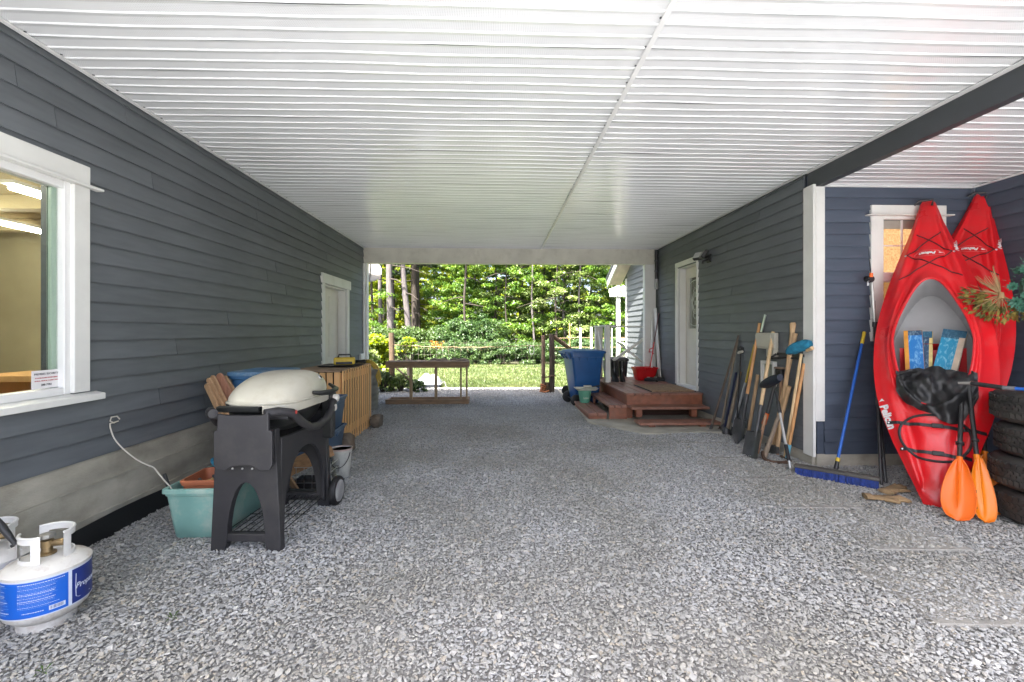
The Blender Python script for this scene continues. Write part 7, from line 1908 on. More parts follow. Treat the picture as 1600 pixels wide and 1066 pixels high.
# ================================================================== THE YARD BEYOND
def leaf_mat(name, c_lo, c_mid, c_hi, trans=.35, rough=.45):
    m = bpy.data.materials.new(name); m.use_nodes = True
    n = m.node_tree.nodes; l = m.node_tree.links; n.clear()
    o = n.new('ShaderNodeOutputMaterial'); g = n.new('ShaderNodeNewGeometry'); tc = n.new('ShaderNodeTexCoord')
    no = n.new('ShaderNodeTexNoise'); no.inputs['Scale'].default_value = .7; no.inputs['Detail'].default_value = 3; l.new(tc.outputs['Object'], no.inputs[0])
    a = n.new('ShaderNodeMath'); a.operation = 'MULTIPLY_ADD'; a.inputs[1].default_value = .55; l.new(g.outputs['Random Per Island'], a.inputs[0])
    b2 = n.new('ShaderNodeMath'); b2.operation = 'MULTIPLY_ADD'; b2.inputs[1].default_value = 1.1; b2.inputs[2].default_value = -.32; l.new(no.outputs[0], b2.inputs[0]); l.new(b2.outputs[0], a.inputs[2])
    rp = n.new('ShaderNodeValToRGB'); e = rp.color_ramp.elements; e[0].position = .1; e[0].color = (*c_lo, 1); e[1].position = .95; e[1].color = (*c_hi, 1)
    q = e.new(.5); q.color = (*c_mid, 1); l.new(a.outputs[0], rp.inputs[0])
    p = n.new('ShaderNodeBsdfPrincipled'); p.inputs['Roughness'].default_value = rough; p.inputs['Specular IOR Level'].default_value = .5; l.new(rp.outputs[0], p.inputs['Base Color'])
    t = n.new('ShaderNodeBsdfTranslucent'); hs = n.new('ShaderNodeHueSaturation'); hs.inputs['Hue'].default_value = .485; hs.inputs['Value'].default_value = 1.3; hs.inputs['Saturation'].default_value = 1.1
    l.new(rp.outputs[0], hs.inputs['Color']); l.new(hs.outputs[0], t.inputs[0])
    mx = n.new('ShaderNodeMixShader'); mx.inputs[0].default_value = trans; l.new(p.outputs[0], mx.inputs[1]); l.new(t.outputs[0], mx.inputs[2]); l.new(mx.outputs[0], o.inputs[0])
    return m
L_maple = leaf_mat('maple_leaf', (.035, .09, .016), (.095, .195, .030), (.22, .31, .06), trans=.45)
L_pale = leaf_mat('pale_green_leaf', (.06, .12, .025), (.16, .24, .06), (.38, .42, .22), trans=.45, rough=.38)
L_yell = leaf_mat('yellow_green_leaf', (.07, .12, .012), (.17, .24, .02), (.33, .36, .05), trans=.5)
L_dark = leaf_mat('dark_shrub_leaf', (.022, .055, .018), (.06, .12, .036), (.14, .21, .07), trans=.35)
L_fern = leaf_mat('fern_leaf', (.028, .06, .015), (.065, .12, .030), (.14, .20, .06), trans=.3)
L_cedar = leaf_mat('cedar_spray', (.010, .030, .010), (.028, .06, .018), (.06, .10, .03), trans=.2)
L_far = leaf_mat('far_wood_leaf', (.08, .14, .018), (.19, .26, .03), (.36, .40, .08), trans=.55)
M_bark = mat('grey_brown_bark', (0.115, 0.10, 0.10), 0.9, var=0.4, vs=5, stretch=(6, 6, .6), bump=.6, bs=14)
M_barkd = mat('dark_bark', (0.045, 0.035, 0.028), 0.9, var=0.4, vs=5, stretch=(6, 6, .6), bump=.6, bs=14)

def leaves_mesh(name, cents, per, spread, size, m, seed, flat=.5, up=.7):
    rng = np.random.default_rng(seed)
    cents = np.asarray(cents, float); n = len(cents) * per
    c = np.repeat(cents, per, 0)
    sp = np.asarray(spread) if not np.isscalar(spread) else np.full(len(cents), spread)
    s = np.repeat(sp, per)[:, None]
    off = rng.normal(0, 1, (n, 3)); off /= np.maximum(np.linalg.norm(off, axis=1, keepdims=True), 1e-6); off *= rng.random((n, 1)) ** .45
    off[:, 2] *= flat
    p = c + off * s
    nrm = rng.normal(0, 1, (n, 3)); nrm[:, 2] = np.abs(nrm[:, 2]) + up; nrm += off * .8; nrm /= np.linalg.norm(nrm, axis=1, keepdims=True)
    t = np.cross(nrm, rng.normal(0, 1, (n, 3))); t /= np.maximum(np.linalg.norm(t, axis=1, keepdims=True), 1e-6)
    bt = np.cross(nrm, t)
    sz = size * rng.uniform(.6, 1.25, (n, 1))
    droop = np.array([0, 0, -.25])
    V = np.stack([p - t * sz * .55, p + bt * sz * .40 + nrm * sz * .08, p + t * sz * .6 + droop * sz, p - bt * sz * .40 + nrm * sz * .08], 1).reshape(-1, 3)
    me = bpy.data.meshes.new(name)
    me.vertices.add(4 * n); me.vertices.foreach_set('co', V.astype(np.float32).ravel())
    me.loops.add(4 * n); me.loops.foreach_set('vertex_index', np.arange(4 * n, dtype=np.int32))
    me.polygons.add(n); me.polygons.foreach_set('loop_start', np.arange(0, 4 * n, 4, dtype=np.int32))
    try: me.polygons.foreach_set('loop_total', np.full(n, 4, dtype=np.int32))
    except Exception: pass
    me.update(calc_edges=True); me.materials.append(m)
    return me
def leaf_obj(name, parent, *a, **k):
    me = leaves_mesh(name, *a, **k); o = link(bpy.data.objects.new(name, me))
    if parent is not None: o.parent = parent
    return o
# ---- lawn blades
def grass():
    rng = np.random.default_rng(9); n = 42000
    y = 11.0 + 8.0 * rng.random(n) ** 1.4; x = rng.uniform(-.36, .36, n) * y
    h = rng.uniform(.02, .06, n); a = rng.uniform(0, 6.283, n); w = .006 + .0004 * y
    b0 = np.stack([x - np.cos(a) * w, y - np.sin(a) * w, np.full(n, -.013)], 1); b1 = np.stack([x + np.cos(a) * w, y + np.sin(a) * w, np.full(n, -.013)], 1)
    tp = np.stack([x + rng.normal(0, .02, n), y + rng.normal(0, .02, n), h], 1)
    V = np.stack([b0, b1, tp], 1).reshape(-1, 3)
    me = bpy.data.meshes.new('grass'); me.vertices.add(3 * n); me.vertices.foreach_set('co', V.astype(np.float32).ravel())
    me.loops.add(3 * n); me.loops.foreach_set('vertex_index', np.arange(3 * n, dtype=np.int32)); me.polygons.add(n)
    me.polygons.foreach_set('loop_start', np.arange(0, 3 * n, 3, dtype=np.int32)); me.update(calc_edges=True)
    me.materials.append(leaf_mat('grass_blade', (.05, .085, .02), (.10, .14, .04), (.19, .20, .08), trans=.3))
    tag(link(bpy.data.objects.new('grass', me)), 'sunlit mown lawn grass beyond the wire fence', 'grass', kind='stuff')
grass()

# ---- wire fence and its posts
M_post = mat('weathered_post', (0.14, 0.095, 0.06), 0.85, var=0.35, vs=6, stretch=(6, 6, .7), bump=.3, bs=30)
M_wire = mat('galvanized_wire', (0.30, 0.28, 0.23), 0.5, metal=.5)
M_cordb = mat('tan_cord', (0.42, 0.30, 0.18), 0.8)
fence = thing('wire_fence', 'light wire mesh fence between brown posts along the edge of the lawn', 'fence', (-.7, 10.3, 0))
FA, FB = G(612, 611), G(849, 613)
def fpt(s, z): return Vector((FA.x + (FB.x - FA.x) * s, FA.y + (FB.y - FA.y) * s, z))
b = MB(); b.tube([FA + Vector((0, 0, -.05)), FA + Vector((.01, 0, .7)), Vector((FA.x - .01, FA.y, YP(612, 520, FA.y).z))], [.068, .064, .060], 10); b.build('post', M_post, fence, smooth=True, sharp=60)
b = MB(); b.tube([FB + Vector((0, 0, -.05)), FB + Vector((0, 0, .6)), Vector((FB.x, FB.y, YP(849, 524, FB.y).z))], [.048, .046, .044], 10); b.build('post', mat('pinkish_cedar_post', (0.22, 0.15, 0.11), 0.85, var=0.35, stretch=(6, 6, .7), bump=.3, bs=30), fence, smooth=True, sharp=60)
b = MB()
for k in range(25):
    s = (k + .5) / 25; b.tube([fpt(s, 0), fpt(s, .60), fpt(s, 1.16)], 0.0024, 4, cap=False)
for k in range(9):
    z = .04 + .135 * k; b.tube([fpt(j / 12, z - .012 * math.sin(PI * j / 12)) for j in range(13)], 0.0024, 4, cap=False)
o = b.build('wire_mesh', M_wire, fence); o['kind'] = 'stuff'
b = MB(); b.tube([fpt(j / 24, 1.06 - .05 * math.sin(PI * j / 24) + .008 * math.sin(j * 2.1)) for j in range(25)], .006, 5); b.build('top_cord', M_cordb, fence, smooth=True)
b = MB()
for k in range(22):
    s = (k + .6) / 23; z = 1.06 - .05 * math.sin(PI * s); b.tube([fpt(s, z), fpt(s + .004, z - .05 - .03 * (k % 3))], .003, 4)
o = b.build('cord_ends', M_cordb, fence); o['kind'] = 'stuff'
b = MB(); q = fpt(.925, .95); b.tube([q + Vector((.055 * math.cos(a), 0, .10 * math.sin(a))) for a in [2*PI*k/18 for k in range(18)]], .008, 6, closed=True); b.build('rope_loop', M_soffit_trim, fence, smooth=True)
b = MB(); A = YP(618, 574, FA.y - .05); B_ = G(646, 600, .28); b.tube([A, A.lerp(B_, .45) + Vector((0, 0, .01)), YP(642, 597, FA.y - .5)], [.022, .020, .016], 7); b.build('brace', M_post, fence, smooth=True)
gp = thing('gate_post', 'dark round gate post with a diagonal rail, roped to the slimmer fence post', 'gate post', G(862, 613))
P2 = G(862, 613); zt_ = YP(862, 522, P2.y).z
b = MB(); b.tube([P2 + Vector((0, 0, -.05)), P2 + Vector((.01, 0, .7)), Vector((P2.x, P2.y, zt_))], [.066, .062, .060], 12); b.build('post', mat('dark_post', (0.07, 0.052, 0.045), 0.85, var=0.5, vs=4, stretch=(6, 6, .7), bump=.3, bs=30), gp, smooth=True, sharp=60)  # darker brown than the other posts, strongly mottled
b = MB(); b.tube([Vector((P2.x + .03, P2.y, zt_ - .05)), YP(893, 547, P2.y + .15), YP(925, 575, P2.y + .3)], [.05, .046, .045], 10); b.build('rail', M_post, gp, smooth=True)
b = MB(); zc_ = YP(855, 588, P2.y).z
b.tube([Vector((FB.x - .05, FB.y - .06, zc_)), Vector((FB.x + .06, FB.y - .07, zc_ - .015)), Vector((P2.x + .08, P2.y - .07, zc_ + .02))], .016, 6); b.build('tie', M_rust, gp, smooth=True)
M_orope = mat('orange_rope', (0.45, 0.17, 0.07), 0.8, var=.2)
for k in range(4):
    b = MB(); z = .03 + .045 * k; b.tube([Vector((FB.x + .065 * math.cos(a), FB.y + .065 * math.sin(a), z + .02 * math.sin(2 * a))) for a in [2*PI*i/14 for i in range(14)]], .014, 6, closed=True); b.build('rope_coil', M_orope, gp, smooth=True)
b = MB(); b.tube([Vector((FB.x - .03, FB.y - .08, .14)), Vector((FB.x - .09, FB.y - .12, .03)), Vector((FB.x + .02, FB.y - .14, .02)), Vector((FB.x + .12, FB.y - .1, .05))], .016, 6); b.build('rope_end', M_orope, gp, smooth=True)
b = MB(); b.tube([Vector(((FB.x + P2.x) / 2, P2.y, 0)), Vector(((FB.x + P2.x) / 2, P2.y, .22))], .05, 8); b.build('peg', M_post, gp)
gf = thing('garden_fence', 'thin pale stakes strung with tan cord beyond the blue bin', 'fence', (2, 12.5, 0))
stk_x = ((890, 505, .018, 0), (907, 512, .035, 1), (924, 511, .035, 1), (956, 513, .02, 1), (1003, 513, .02, 0))
for (px_, py_, r_, w_) in stk_x:
    T = YP(px_, py_, 12.6)
    b = MB(); b.tube([Vector((T.x, T.y, -.05)), T], r_, 8); b.build('stake', (mat('bamboo', (0.42, 0.30, 0.11), 0.6) if 'bamboo' not in bpy.data.materials else bpy.data.materials['bamboo']) if not w_ else M_white2, gf, smooth=True, sharp=60)
for py_ in (528, 543):
    b = MB(); b.tube([YP(866 + 12 * k, py_ + .6 * math.sin(k * 1.3), 12.58) for k in range(13)], .006, 5); b.build('cord', M_cordb, gf, smooth=True)
# ---- timber rack lying across the drive
fr_ = thing('timber_rack', 'rough brown timber rack standing on edge on the gravel in front of the wire fence', 'timber rack', (-1.3, 8.5, 0))
M_rough = mat('rough_brown_timber', (0.25, 0.16, 0.095), 0.8, var=0.3, vs=4, stretch=(1, 6, 6), bump=.2, bs=40, dirt=(0.22, 0.20, 0.14), dirtamt=.5)
M_strut = mat('pale_strut', (0.30, 0.22, 0.13), 0.75, var=0.25, stretch=(6, 6, 1))
f0, f1 = G(602, 632.5), G(732.5, 631)
FY = f0.y; zt1 = YP(660, 567, FY).z; zt0 = YP(660, 575, FY).z; zb1 = YP(660, 624.5, FY).z
for (y0_, dz_) in ((FY, 0), (FY + .32, 0)):
    b = MB(); b.box2(f0.x, f1.x, y0_, y0_ + .045, zt0 + dz_, zt1 + dz_); b.build('top_board', M_rough, fr_, bevel=.003)
    b = MB(); b.box2(f0.x + (.03 if y0_ > FY else 0), f1.x, y0_, y0_ + .045, .005, zb1); b.build('bottom_board', M_rough, fr_, bevel=.003)
b = MB(); b.box2(f0.x, f1.x, FY - .005, FY + .37, zt1 + .001, zt1 + .022); b.build('top_sheet', M_rough, fr_, bevel=.003)
for px_ in (642, 681):
    c_ = YP(px_, 600, FY + .047); b = MB(); b.box2(c_.x - .026, c_.x + .026, FY + .046, FY + .085, .005, zt0 + .03); b.build('strut', M_strut, fr_)
for px_ in (719.5, 730):
    c_ = YP(px_, 600, FY + .2); b = MB(); b.box2(c_.x - .016, c_.x + .016, FY + .046 if px_ > 725 else FY + .28, FY + .085 if px_ > 725 else FY + .318, .005, zt0 + .03); b.build('strut', M_strut, fr_)
for xx in (f0.x, f1.x - .04):
    b = MB(); b.box2(xx, xx + .04, FY + .046, FY + .319, .005, zb1 - .01); b.build('end_board', M_rough, fr_)
M_drift = mat('grey_driftwood', (0.24, 0.20, 0.16), 0.85, var=0.3, bump=.4, bs=40)
for i, (xa, xb, lab) in enumerate(((672, 700, 'flat grey piece of driftwood on the left of the timber rack top'), (703, 732, 'flat grey piece of driftwood at the right end of the timber rack top'))):
    A, B_ = YP(xa, 566, FY + .15), YP(xb, 565, FY + .15); A.z = B_.z = zt1 + .045
    t = thing('driftwood', lab, 'driftwood', A, group='driftwood on the timber rack')
    b = MB(); b.tube([A, A.lerp(B_, .2) + Vector((0, .02, .015)), A.lerp(B_, .5), A.lerp(B_, .8) + Vector((0, -.02, .012)), B_], [.012, .022, .019, .022, .010], 8); b.build('piece', M_drift, t, smooth=True)
    b = MB(); b.tube([A.lerp(B_, .4), A.lerp(B_, .75) + Vector((0, .08, .02))], [.017, .008], 7); b.build('knot', M_drift, t, smooth=True)
# ---- tarp covered sled on the edge of the lawn
c_ = G(668, 607)
t = thing('covered_sled', 'white cloth bundle on a low grey trolley at the edge of the lawn', 'trolley', c_)
b = MB(); b.grid(lambda u, v: (c_.x + (u - .5) * .60, c_.y + .3 + (v - .5) * .5, .08 + (.24 * (math.sin(PI * u) * math.sin(PI * v)) ** .45) + .035 * math.sin(u * 13 + v * 7) * math.sin(PI * u) * math.sin(PI * v)), 22, 18); b.build('cloth', mat('white_cloth', (0.30, 0.32, 0.35), 0.6, var=.15), t, smooth=True)
b = MB(); b.loft([rrect(.27, .23, .05, 0, cx=c_.x, cy=c_.y + .3), rrect(.29, .25, .05, .05, cx=c_.x, cy=c_.y + .3), rrect(.31, .26, .05, .075, cx=c_.x, cy=c_.y + .3)]); b.build('base', mat('blue_grey_base', (0.10, 0.11, 0.14), .6), t)
b = MB(); b.tube([(c_.x + .28, c_.y + .1, .08), (c_.x + .40, c_.y + .05, .16), (c_.x + .44, c_.y, .05), (c_.x + .47, c_.y, .03)], .014, 8); b.build('handle', M_valve, t, smooth=True)
b = MB(); b.tube([(c_.x - .36, c_.y + .2, .11), (c_.x - .27, c_.y + .2, .11)], .075, 12); b.build('wheel', M_valve, t, smooth=True, sharp=60)
# ---- satellite dish on the garage corner
dc = YP(575, 424, 9.55)
t = thing('satellite_dish', 'pale satellite dish peeping past the far corner of the garage', 'satellite dish', dc)
Md = Matrix.Translation(dc) @ Vector((.35, -.75, .45)).to_track_quat('Z', 'Y').to_matrix().to_4x4()
b = MB(); b.lathe([(0, .0), (.10, .006), (.20, .03), (.265, .058), (.272, .058), (.272, .05), (.20, .018), (.10, -.006), (0, -.012)], 30, Md, sy=1.1); b.build('reflector', mat('pale_grey_dish', (0.22, 0.22, 0.20), .5), t, smooth=True)
b = MB(); b.tube([Md @ Vector((0, -.26, .03)), Md @ Vector((0, -.22, .2)), Md @ Vector((0, -.04, .36))], .012, 8); b.build('feed_arm', M_valve, t)
b = MB(); b.tube([Md @ Vector((0, -.06, .34)), Md @ Vector((0, .0, .38))], .03, 10); b.build('receiver', M_valve, t)
b = MB(); b.tube([Md @ Vector((0, 0, -.01)), dc + Vector((-.15, .05, -.2)), (XL - .12, YE + .05, dc.z - .55)], .022, 8); b.build('mast', M_valve, t, smooth=True)
# ---- pergola beside the house
pg = thing('pergola', 'white wooden pergola with a crossed rail beside the far end of the house', 'pergola', (2.9, 12.6, 0))
PY = 12.6
px1 = YP(966, 500, PY).x; ztop = YP(966, 456, PY).z
b = MB(); b.box2(px1 - .05, px1 + .05, PY - .05, PY + .05, 0, ztop); b.build('post', M_white2, pg, bevel=.004)
b = MB(); b.box2(px1 + 2.0, px1 + 2.1, PY - .05, PY + .05, 0, ztop); b.build('post', M_white2, pg, bevel=.004)
for yy in (PY - .09, PY + .052):
    b = MB(); b.box2(px1 - .22, px1 + 2.3, yy, yy + .038, ztop - .14, ztop + .01); b.build('beam', M_white2, pg, bevel=.003)
for k in range(9):
    x = px1 - .12 + .14 * k; b = MB(); b.box2(x, x + .035, PY - .45, PY + .6, ztop + .012, ztop + .13); b.build('rafter', M_white2, pg, bevel=.003)
for (a0, a1) in ((529, 532), (556, 559)):
    zz = YP(970, a0, PY).z; b = MB(); b.box2(px1 + .051, px1 + 1.99, PY - .02, PY + .02, zz - .05, zz); b.build('rail', M_white2, pg)
zA, zB = YP(970, 533, PY).z, YP(970, 555, PY).z
for (z0, z1) in ((zA, zB), (zB, zA)):
    b = MB(); b.bar((px1 + .06, PY + (.012 if z0 > z1 else -.012), z0), (px1 + .62, PY + (.012 if z0 > z1 else -.012), z1), .02, .05); b.build('brace', M_white2, pg)

# ---- shrubs and hedge
def shrub(label, x, y, w, h, m, leaf, n, per, seed, grp, flat=.6, name='shrub', z0=0.0, cat='shrub', d=None):
    R = random.Random(seed); d = d or w * .8
    t = thing(name, label, cat, (x, y, 0), group=grp)
    cs = []; sp = []
    for k in range(n):
        a = R.uniform(0, 2*PI); el = R.random() ** .6
        r = math.sqrt(R.random())
        zz = z0 + (h - z0) * el * (1 - .25 * r * r)
        rr = r * (1 - .35 * (zz / h) ** 2)
        cs.append((rr * w / 2 * math.cos(a), rr * d / 2 * math.sin(a), zz)); sp.append(R.uniform(.10, .2) * (w + h) / 2)
    leaf_obj('foliage', t, cs, per, sp, leaf, m, seed, flat=flat)
    b = MB()
    for k in range(7):
        a = 2*PI*k/7 + R.uniform(-.3, .3); e = Vector((w * .36 * math.cos(a), d * .36 * math.sin(a), h * R.uniform(.55, .9)))
        b = MB(); b.tube([Vector((.02 * math.cos(a), .02 * math.sin(a), -.04)), e * .5 + Vector((0, 0, .08 * h)), e], [.022 * h + .006, .014 * h + .004, .004], 5); b.build('stem', M_barkd, t, world=False)
    return t
HG = 'dark shrubs along the back of the lawn'
for i, (px_, w, h, m_, lab) in enumerate(((706, 1.6, .95, L_dark, 'low dark shrub at the left end of the row behind the lawn'), (745, 1.7, 1.02, L_dark, 'second dark shrub from the left in the row behind the lawn'), (785, 1.7, .98, L_dark, 'dark shrub in the middle of the row behind the lawn'), (826, 1.7, .98, L_dark, 'dark shrub behind the lawn, straight behind the hanging rope loop'), (868, 1.8, 1.0, L_dark, 'dark shrub behind the lawn, straight behind the dark gate post'), (910, 1.9, 1.05, L_dark, 'dark shrub behind the lawn, hidden in part by the blue bin'), (955, 2.0, 1.1, L_dark, 'rightmost dark shrub behind the lawn, seen through the railing'))):
    c_ = G(px_, 570); shrub(lab, c_.x, c_.y + .5 + .12 * math.sin(i * 2), w, h, m_, .062, 60, 95, 40 + i, HG, d=1.2)
for i, (px_, py_, w, h, lab) in enumerate(((632, 569, 1.6, 1.0, 'bank of ferny green shrubs under the leaning trunk, left part'), (664, 569, 1.7, .92, 'ferny green shrub right of the brown fence post'), (694, 568, 1.5, .9, 'ferny shrub behind the middle of the timber rack'))):
    c_ = G(px_, py_); shrub(lab, c_.x, c_.y + .3, w, h, L_fern, .10, 46, 60, 60 + i, 'ferny shrubs behind the lawn', d=1.3)
for i, (px_, Y_, w, h, lab) in enumerate(((640, 21.5, 2.2, 1.6, 'pale bracken growing round the foot of the leaning trunk'), (676, 22, 2.4, 1.5, 'pale bracken right of the leaning trunk'), (600, 21, 2.4, 1.6, 'pale bracken round the foot of the straight grey trunk'), (715, 20.6, 1.9, 1.9, 'rounded grey green bush at the wood edge, left of centre'), (755, 20.8, 2.4, 2.2, 'rounded grey green bush at the wood edge in the centre'))):
    c_ = YP(px_, 540, Y_); shrub(lab, c_.x, Y_, w, h, L_fern if i < 3 else L_dark, .085, 80, 100, 70 + i, 'undergrowth at the wood edge')
c_ = YP(590, 560, 11.7); shrub('bright yellow green bush leaning in beside the garage corner', c_.x - .05, 11.7, 1.1, 1.25, L_yell, .10, 60, 42, 81, None, d=1.0)
c_ = YP(578, 560, 10.6); shrub('pale leafy bush behind the galvanized can and the slatted crate', c_.x - .15, 10.4, .8, 1.05, L_pale, .085, 44, 40, 82, None)
c_ = YP(640, 537, 12.4); shrub('tall sprig of yellow green leaves beside the brown fence post', c_.x, 12.4, .42, 1.22, L_yell, .09, 16, 22, 83, None, z0=.8, name='sapling', cat='sapling')
for i, (px_, py_, w, h, lab) in enumerate(((626, 611, .55, .42, 'low green weeds at the foot of the brown fence post'), (650, 612, .5, .26, 'low spreading weeds in front of the covered trolley'), (598, 612, .6, .45, 'low green weeds between the can and the brown fence post'))):
    c_ = G(px_, py_); shrub(lab, c_.x, c_.y, w, h, L_fern if i else L_pale, .05, 34, 42, 85 + i, 'weeds by the fence', name='weed', cat='weeds')
c_ = YP(683, 538, 17.6); t = thing('flowers', 'patch of orange flowers above the ferny shrubs', 'flowers', (c_.x, 17.6, 0))
leaf_obj('blossom', t, [(RND.uniform(-.25, .25), RND.uniform(-.1, .1), c_.z + RND.uniform(-.14, .12)) for _ in range(16)], 14, .10, .05, mat('orange_petal', (0.45, 0.20, 0.02), .6), 90)
leaf_obj('foliage', t, [(RND.uniform(-.3, .3), RND.uniform(-.1, .1), RND.uniform(.1, c_.z)) for _ in range(20)], 20, .14, .07, L_fern, 91)

# ---- trees
def trunk_pts(x, y, h, lean, R, n=8):
    return [Vector((x + lean[0] * (i / n) * h + .04 * math.sin(i * 1.3 + x), y + lean[1] * (i / n) * h, h * i / n - (.1 if i == 0 else 0))) for i in range(n + 1)]
CG = 'tall conifer trunks at the left of the wood'
def conifer(label, pxb, pyt, Y_, wpx, lean_px, m_, seed, h=15, grp=None):
    R = random.Random(seed)
    c_ = YP(pxb, 540, Y_); r = wpx / 2 * Y_ / 706
    T = YP(pxb + lean_px, 412, Y_); lean = ((T.x - c_.x) / max(T.z, 1), 0)
    t = thing('conifer', label, 'tree', (c_.x, Y_, 0), group=grp or CG)
    b = MB(); pts = trunk_pts(0, 0, h, lean, R, 12); b.tube(pts, [r * (1.25 if i == 0 else 1.05) * (1 - .55 * i / 12) for i in range(13)], 12); b.build('trunk', m_, t, world=False, smooth=True)
    cs = []; sp = []
    for k in range(14):
        z = R.uniform(2.2, h); a = R.uniform(0, 2*PI); l_ = R.uniform(.8, 2.4) * (1 - .5 * z / h)
        base = Vector((lean[0] * z, 0, z)); e = base + Vector((l_ * math.cos(a), l_ * math.sin(a), -.25 * l_))
        b = MB(); b.tube([base, base.lerp(e, .5) + Vector((0, 0, .08)), e], [.035, .022, .008], 5); b.build('limb', M_barkd, t, world=False)
        if z > 5.0:
            for q in (.45, .7, .95): cs.append(tuple(base.lerp(e, q))); sp.append(.35)
    for k in range(18):
        z = R.uniform(h * .6, h * 1.05); rr = 2.3 * (1.1 - z / h) + .3; a = R.uniform(0, 2*PI); q = math.sqrt(R.random())
        cs.append((lean[0] * z + rr * q * math.cos(a), rr * q * math.sin(a), z)); sp.append(.6)
    leaf_obj('crown', t, cs, 42, sp, .20, L_cedar, seed, flat=.4, up=.2)
conifer('straight grey conifer trunk, just above the brown fence post', 609, 412, 22.0, 10.5, 0, M_bark, 1)
conifer('leaning grey conifer trunk, pale on one side', 640.5, 412, 22.6, 9.5, -10.5, M_bark, 2)
conifer('thick dark conifer trunk right of the leaning one', 647, 412, 24.5, 11, 1.5, M_barkd, 3)
conifer('thin dark trunk farthest left in the wood', 582, 412, 24, 4.0, -1, M_barkd, 4)
conifer('brown trunk between the thin dark one and the straight grey one', 593, 412, 25, 6.5, 2, M_bark, 5)
conifer('slim dark trunk close behind the straight grey one', 615, 412, 26, 4.5, 0, M_barkd, 6)
conifer('slim dark trunk just right of the thick dark one', 654, 412, 27, 5, -.5, M_barkd, 7)
TGp = 'leafy trees at the back of the lawn'
def maple(label, px_, Y_, h, w, m_, seed, leaf=.17, low=.9, n=70, per=80):
    R = random.Random(seed); c_ = YP(px_, 540, Y_)
    t = thing('leafy_tree', label, 'tree', (c_.x, Y_, 0), group=TGp)
    b = MB(); lean = (R.uniform(-.05, .05), R.uniform(-.04, .02)); pts = trunk_pts(0, 0, h * .8, lean, R); b.tube(pts, [.075 * (1.3 if i == 0 else 1) * (1 - .75 * i / 8) + .015 for i in range(9)], 9); b.build('trunk', M_barkd if seed % 2 else M_bark, t, world=False, smooth=True)
    cs = []; sp = []
    for k in range(9):
        a = 2*PI*k/9 + R.uniform(-.4, .4); z = low + .4 + (h * .62) * (k / 9); e = Vector((w * .46 * math.cos(a), w * .42 * math.sin(a), z + R.uniform(.1, 1.0)))
        b0 = Vector((lean[0] * z * .8, lean[1] * z * .8, z * .8)); b = MB(); b.tube([b0, b0.lerp(e, .5) + Vector((0, 0, .15)), e], [.032, .02, .008], 5); b.build('limb', M_barkd, t, world=False)
    for k in range(n):
        a = R.uniform(0, 2*PI); z = low + (h - low) * R.random() ** 1.1; q = R.random() ** .42
        rr = w / 2 * q * (1.0 if z < h * .7 else max(.2, 1 - (z - h * .7) / (h * .35)))
        cs.append((rr * math.cos(a), rr * math.sin(a), z)); sp.append(R.uniform(.20, .52))
    leaf_obj('crown', t, cs, per, sp, leaf, m_, seed + 100, flat=.38, up=.75)
ml = [(598, 28, 5.6, 4.2, L_yell, 'yellow green leafy tree behind the thin trunks at the left', .2), (628, 30, 6.3, 4.6, L_yell, 'yellow green leafy tree behind the straight and leaning trunks', .2), (674, 28.5, 6.3, 4.4, L_yell, 'leafy tree just right of the thick dark trunk', .17),
      (718, 24.5, 5.9, 3.8, L_maple, 'mid green leafy tree left of the middle of the lawn', .17), (738, 24.5, 6.6, 4.2, L_maple, 'mid green leafy tree with dark branches in the middle of the wood', .17), (776, 22.3, 6.3, 4.0, L_maple, 'fresh green tree behind the middle of the lawn', .16),
      (812, 22.8, 6.3, 4.0, L_pale, 'pale leaved tree left of the gate posts', .16), (848, 22.0, 6.3, 3.9, L_maple, 'green tree straight above the two gate posts', .16), (884, 21.4, 5.9, 3.8, L_pale, 'pale leaved tree above the blue bin', .16), (922, 21.8, 6.3, 4.0, L_pale, 'pale leaved tree above the stake fence', .16),
      (958, 21.0, 6.3, 4.0, L_maple, 'green tree behind the pergola', .17), (1000, 20.5, 6.3, 4.4, L_maple, 'green tree farthest right, mostly hidden by the house', .17), (560, 23, 6.3, 4.4, L_maple, 'green tree farthest left, mostly hidden by the garage', .17)]
for i, (px_, Y_, h, w, m_, lab, lf) in enumerate(ml):
    maple(lab, px_, Y_, h, w, m_, 20 + i, leaf=lf * .58, low=.25 if i > 3 else .9, n=165 if i not in (11, 12) else 80, per=130)
for i, (px_, Y_, w_, ln, m_, lab) in enumerate(((726, 20.9, 4.0, 1, M_barkd, 'slim dark trunk standing alone left of the middle of the wood'), (834, 20.6, 3.2, -3, M_bark, 'slim pale trunk above the two gate posts'), (868, 20.4, 3.4, 2, M_barkd, 'slim dark trunk above the left edge of the blue bin'), (792, 21, 2.6, -2, M_barkd, 'thin dark stem behind the middle of the lawn'), (905, 20.3, 3.0, 1, M_bark, 'slim trunk above the right half of the blue bin'))):
    conifer(lab, px_, 412, Y_, w_, ln, m_, 30 + i, h=9, grp='slim trunks in front of the leafy trees')
# low leafy boughs in front of the trunks' gaps and the far wood
cs = []; sp = []
R = random.Random(77)
for k in range(800):
    y = R.uniform(32, 46); cs.append((R.uniform(-.62, .62) * y, y, R.random() ** 1.1 * 13)); sp.append(R.uniform(.9, 1.8))
o = leaf_obj('woods', None, cs, 70, sp, .38, L_far, 300, flat=.5); tag(o, 'far leafy wood filling in behind the nearer trees', 'woods', kind='stuff')
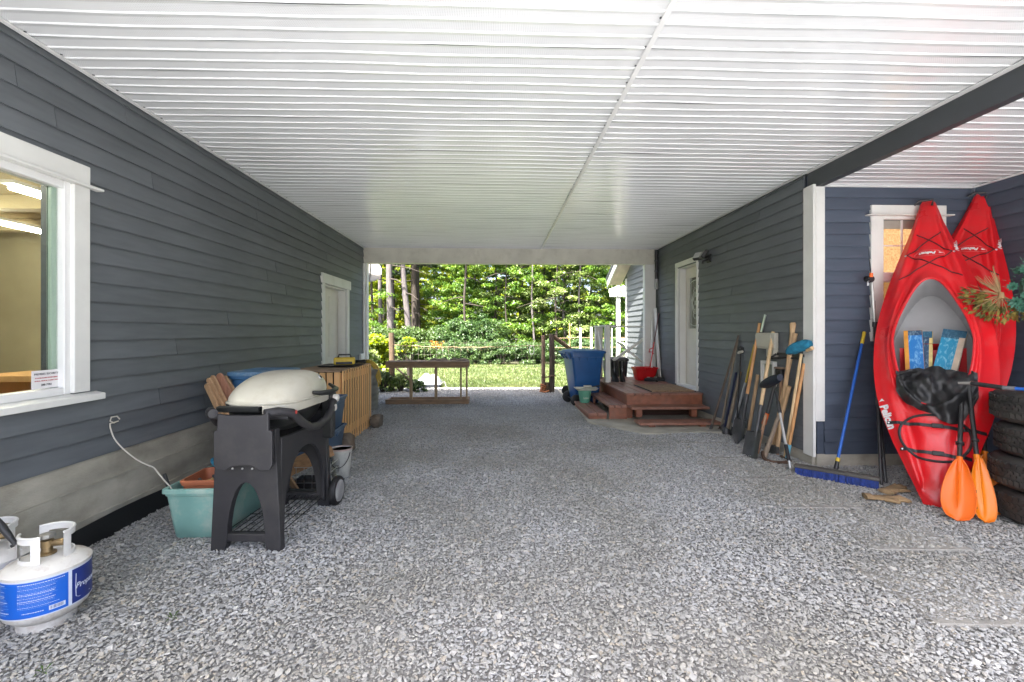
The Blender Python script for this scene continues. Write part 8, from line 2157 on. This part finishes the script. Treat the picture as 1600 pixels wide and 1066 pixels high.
# ---- sprouts in the gravel
for i, (px_, py_, lab) in enumerate(((270, 967, 'small green sprout in the gravel beside the propane tank'), (68, 1052, 'small green sprout in the gravel in the lower left corner'))):
    c_ = G(px_, py_, .006); t = thing('sprout', lab, 'weed', c_, group='sprouts in the gravel')
    for k in range(6):
        a = 2*PI*k/6 + .4; l_ = .03 + .012 * (k % 3); b = MB(); e = Vector((l_ * math.cos(a), l_ * math.sin(a), .012 + .006 * (k % 2))); s = Vector((-math.sin(a), math.cos(a), 0)) * .004
        b.add([(0, 0, 0), tuple(e * .6 + s + Vector((0, 0, .008))), tuple(e), tuple(e * .6 - s + Vector((0, 0, .008)))], [(0, 1, 2, 3)]); b.build('leaf', L_fern, t, world=False, normals=False)
# ------------------------------------------------------------------ small fittings belong to the part they sit on
FIT = {'hubcap': 'wheel', 'hub': 'wheel', 'lid_handle': 'lid', 'lid_rim': 'lid', 'lid_skirt': 'lid', 'badge': 'lid', 'badge_face': 'lid', 'bolt': 'side_table',
       'lens': 'head', 'collar_rim': 'collar', 'valve_knob': 'valve', 'barcode': 'label', 'barcode_patch': 'label', 'label_line': 'label', 'emblem': 'label',
       'buckle': 'strap', 'rivet': 'strap', 'drip_ring': 'shaft', 'blade_edge': 'blade', 'reel_cap': 'reel', 'crank': 'reel', 'handle_rib': 'handle',
       'rim_rib': 'body', 'post_cap': 'post', 'knot': 'piece', 'cap': 'head', 'lite_frame': None, 'bristles': 'block', 'knob_skirt': None, 'tread': 'carcass', 'rope_end': 'rope_coil'}
def base(o): return o.name.split('.')[0]
def centre(o):
    c = Vector((0, 0, 0))
    for q in o.bound_box: c += Vector(q)
    return c / 8
for o in list(COL.objects):
    pn = FIT.get(base(o))
    if not pn or o.parent is None or o.parent.parent is not None: continue
    sib = [q for q in o.parent.children if base(q) == pn and q is not o and q.type == 'MESH' and q.location.length < 1e-6]
    if not sib or o.parent.name.startswith(('carport', 'garage', 'house', 'deck')): continue
    c = centre(o) + o.location
    o.parent = min(sib, key=lambda q: (centre(q) - c).length)
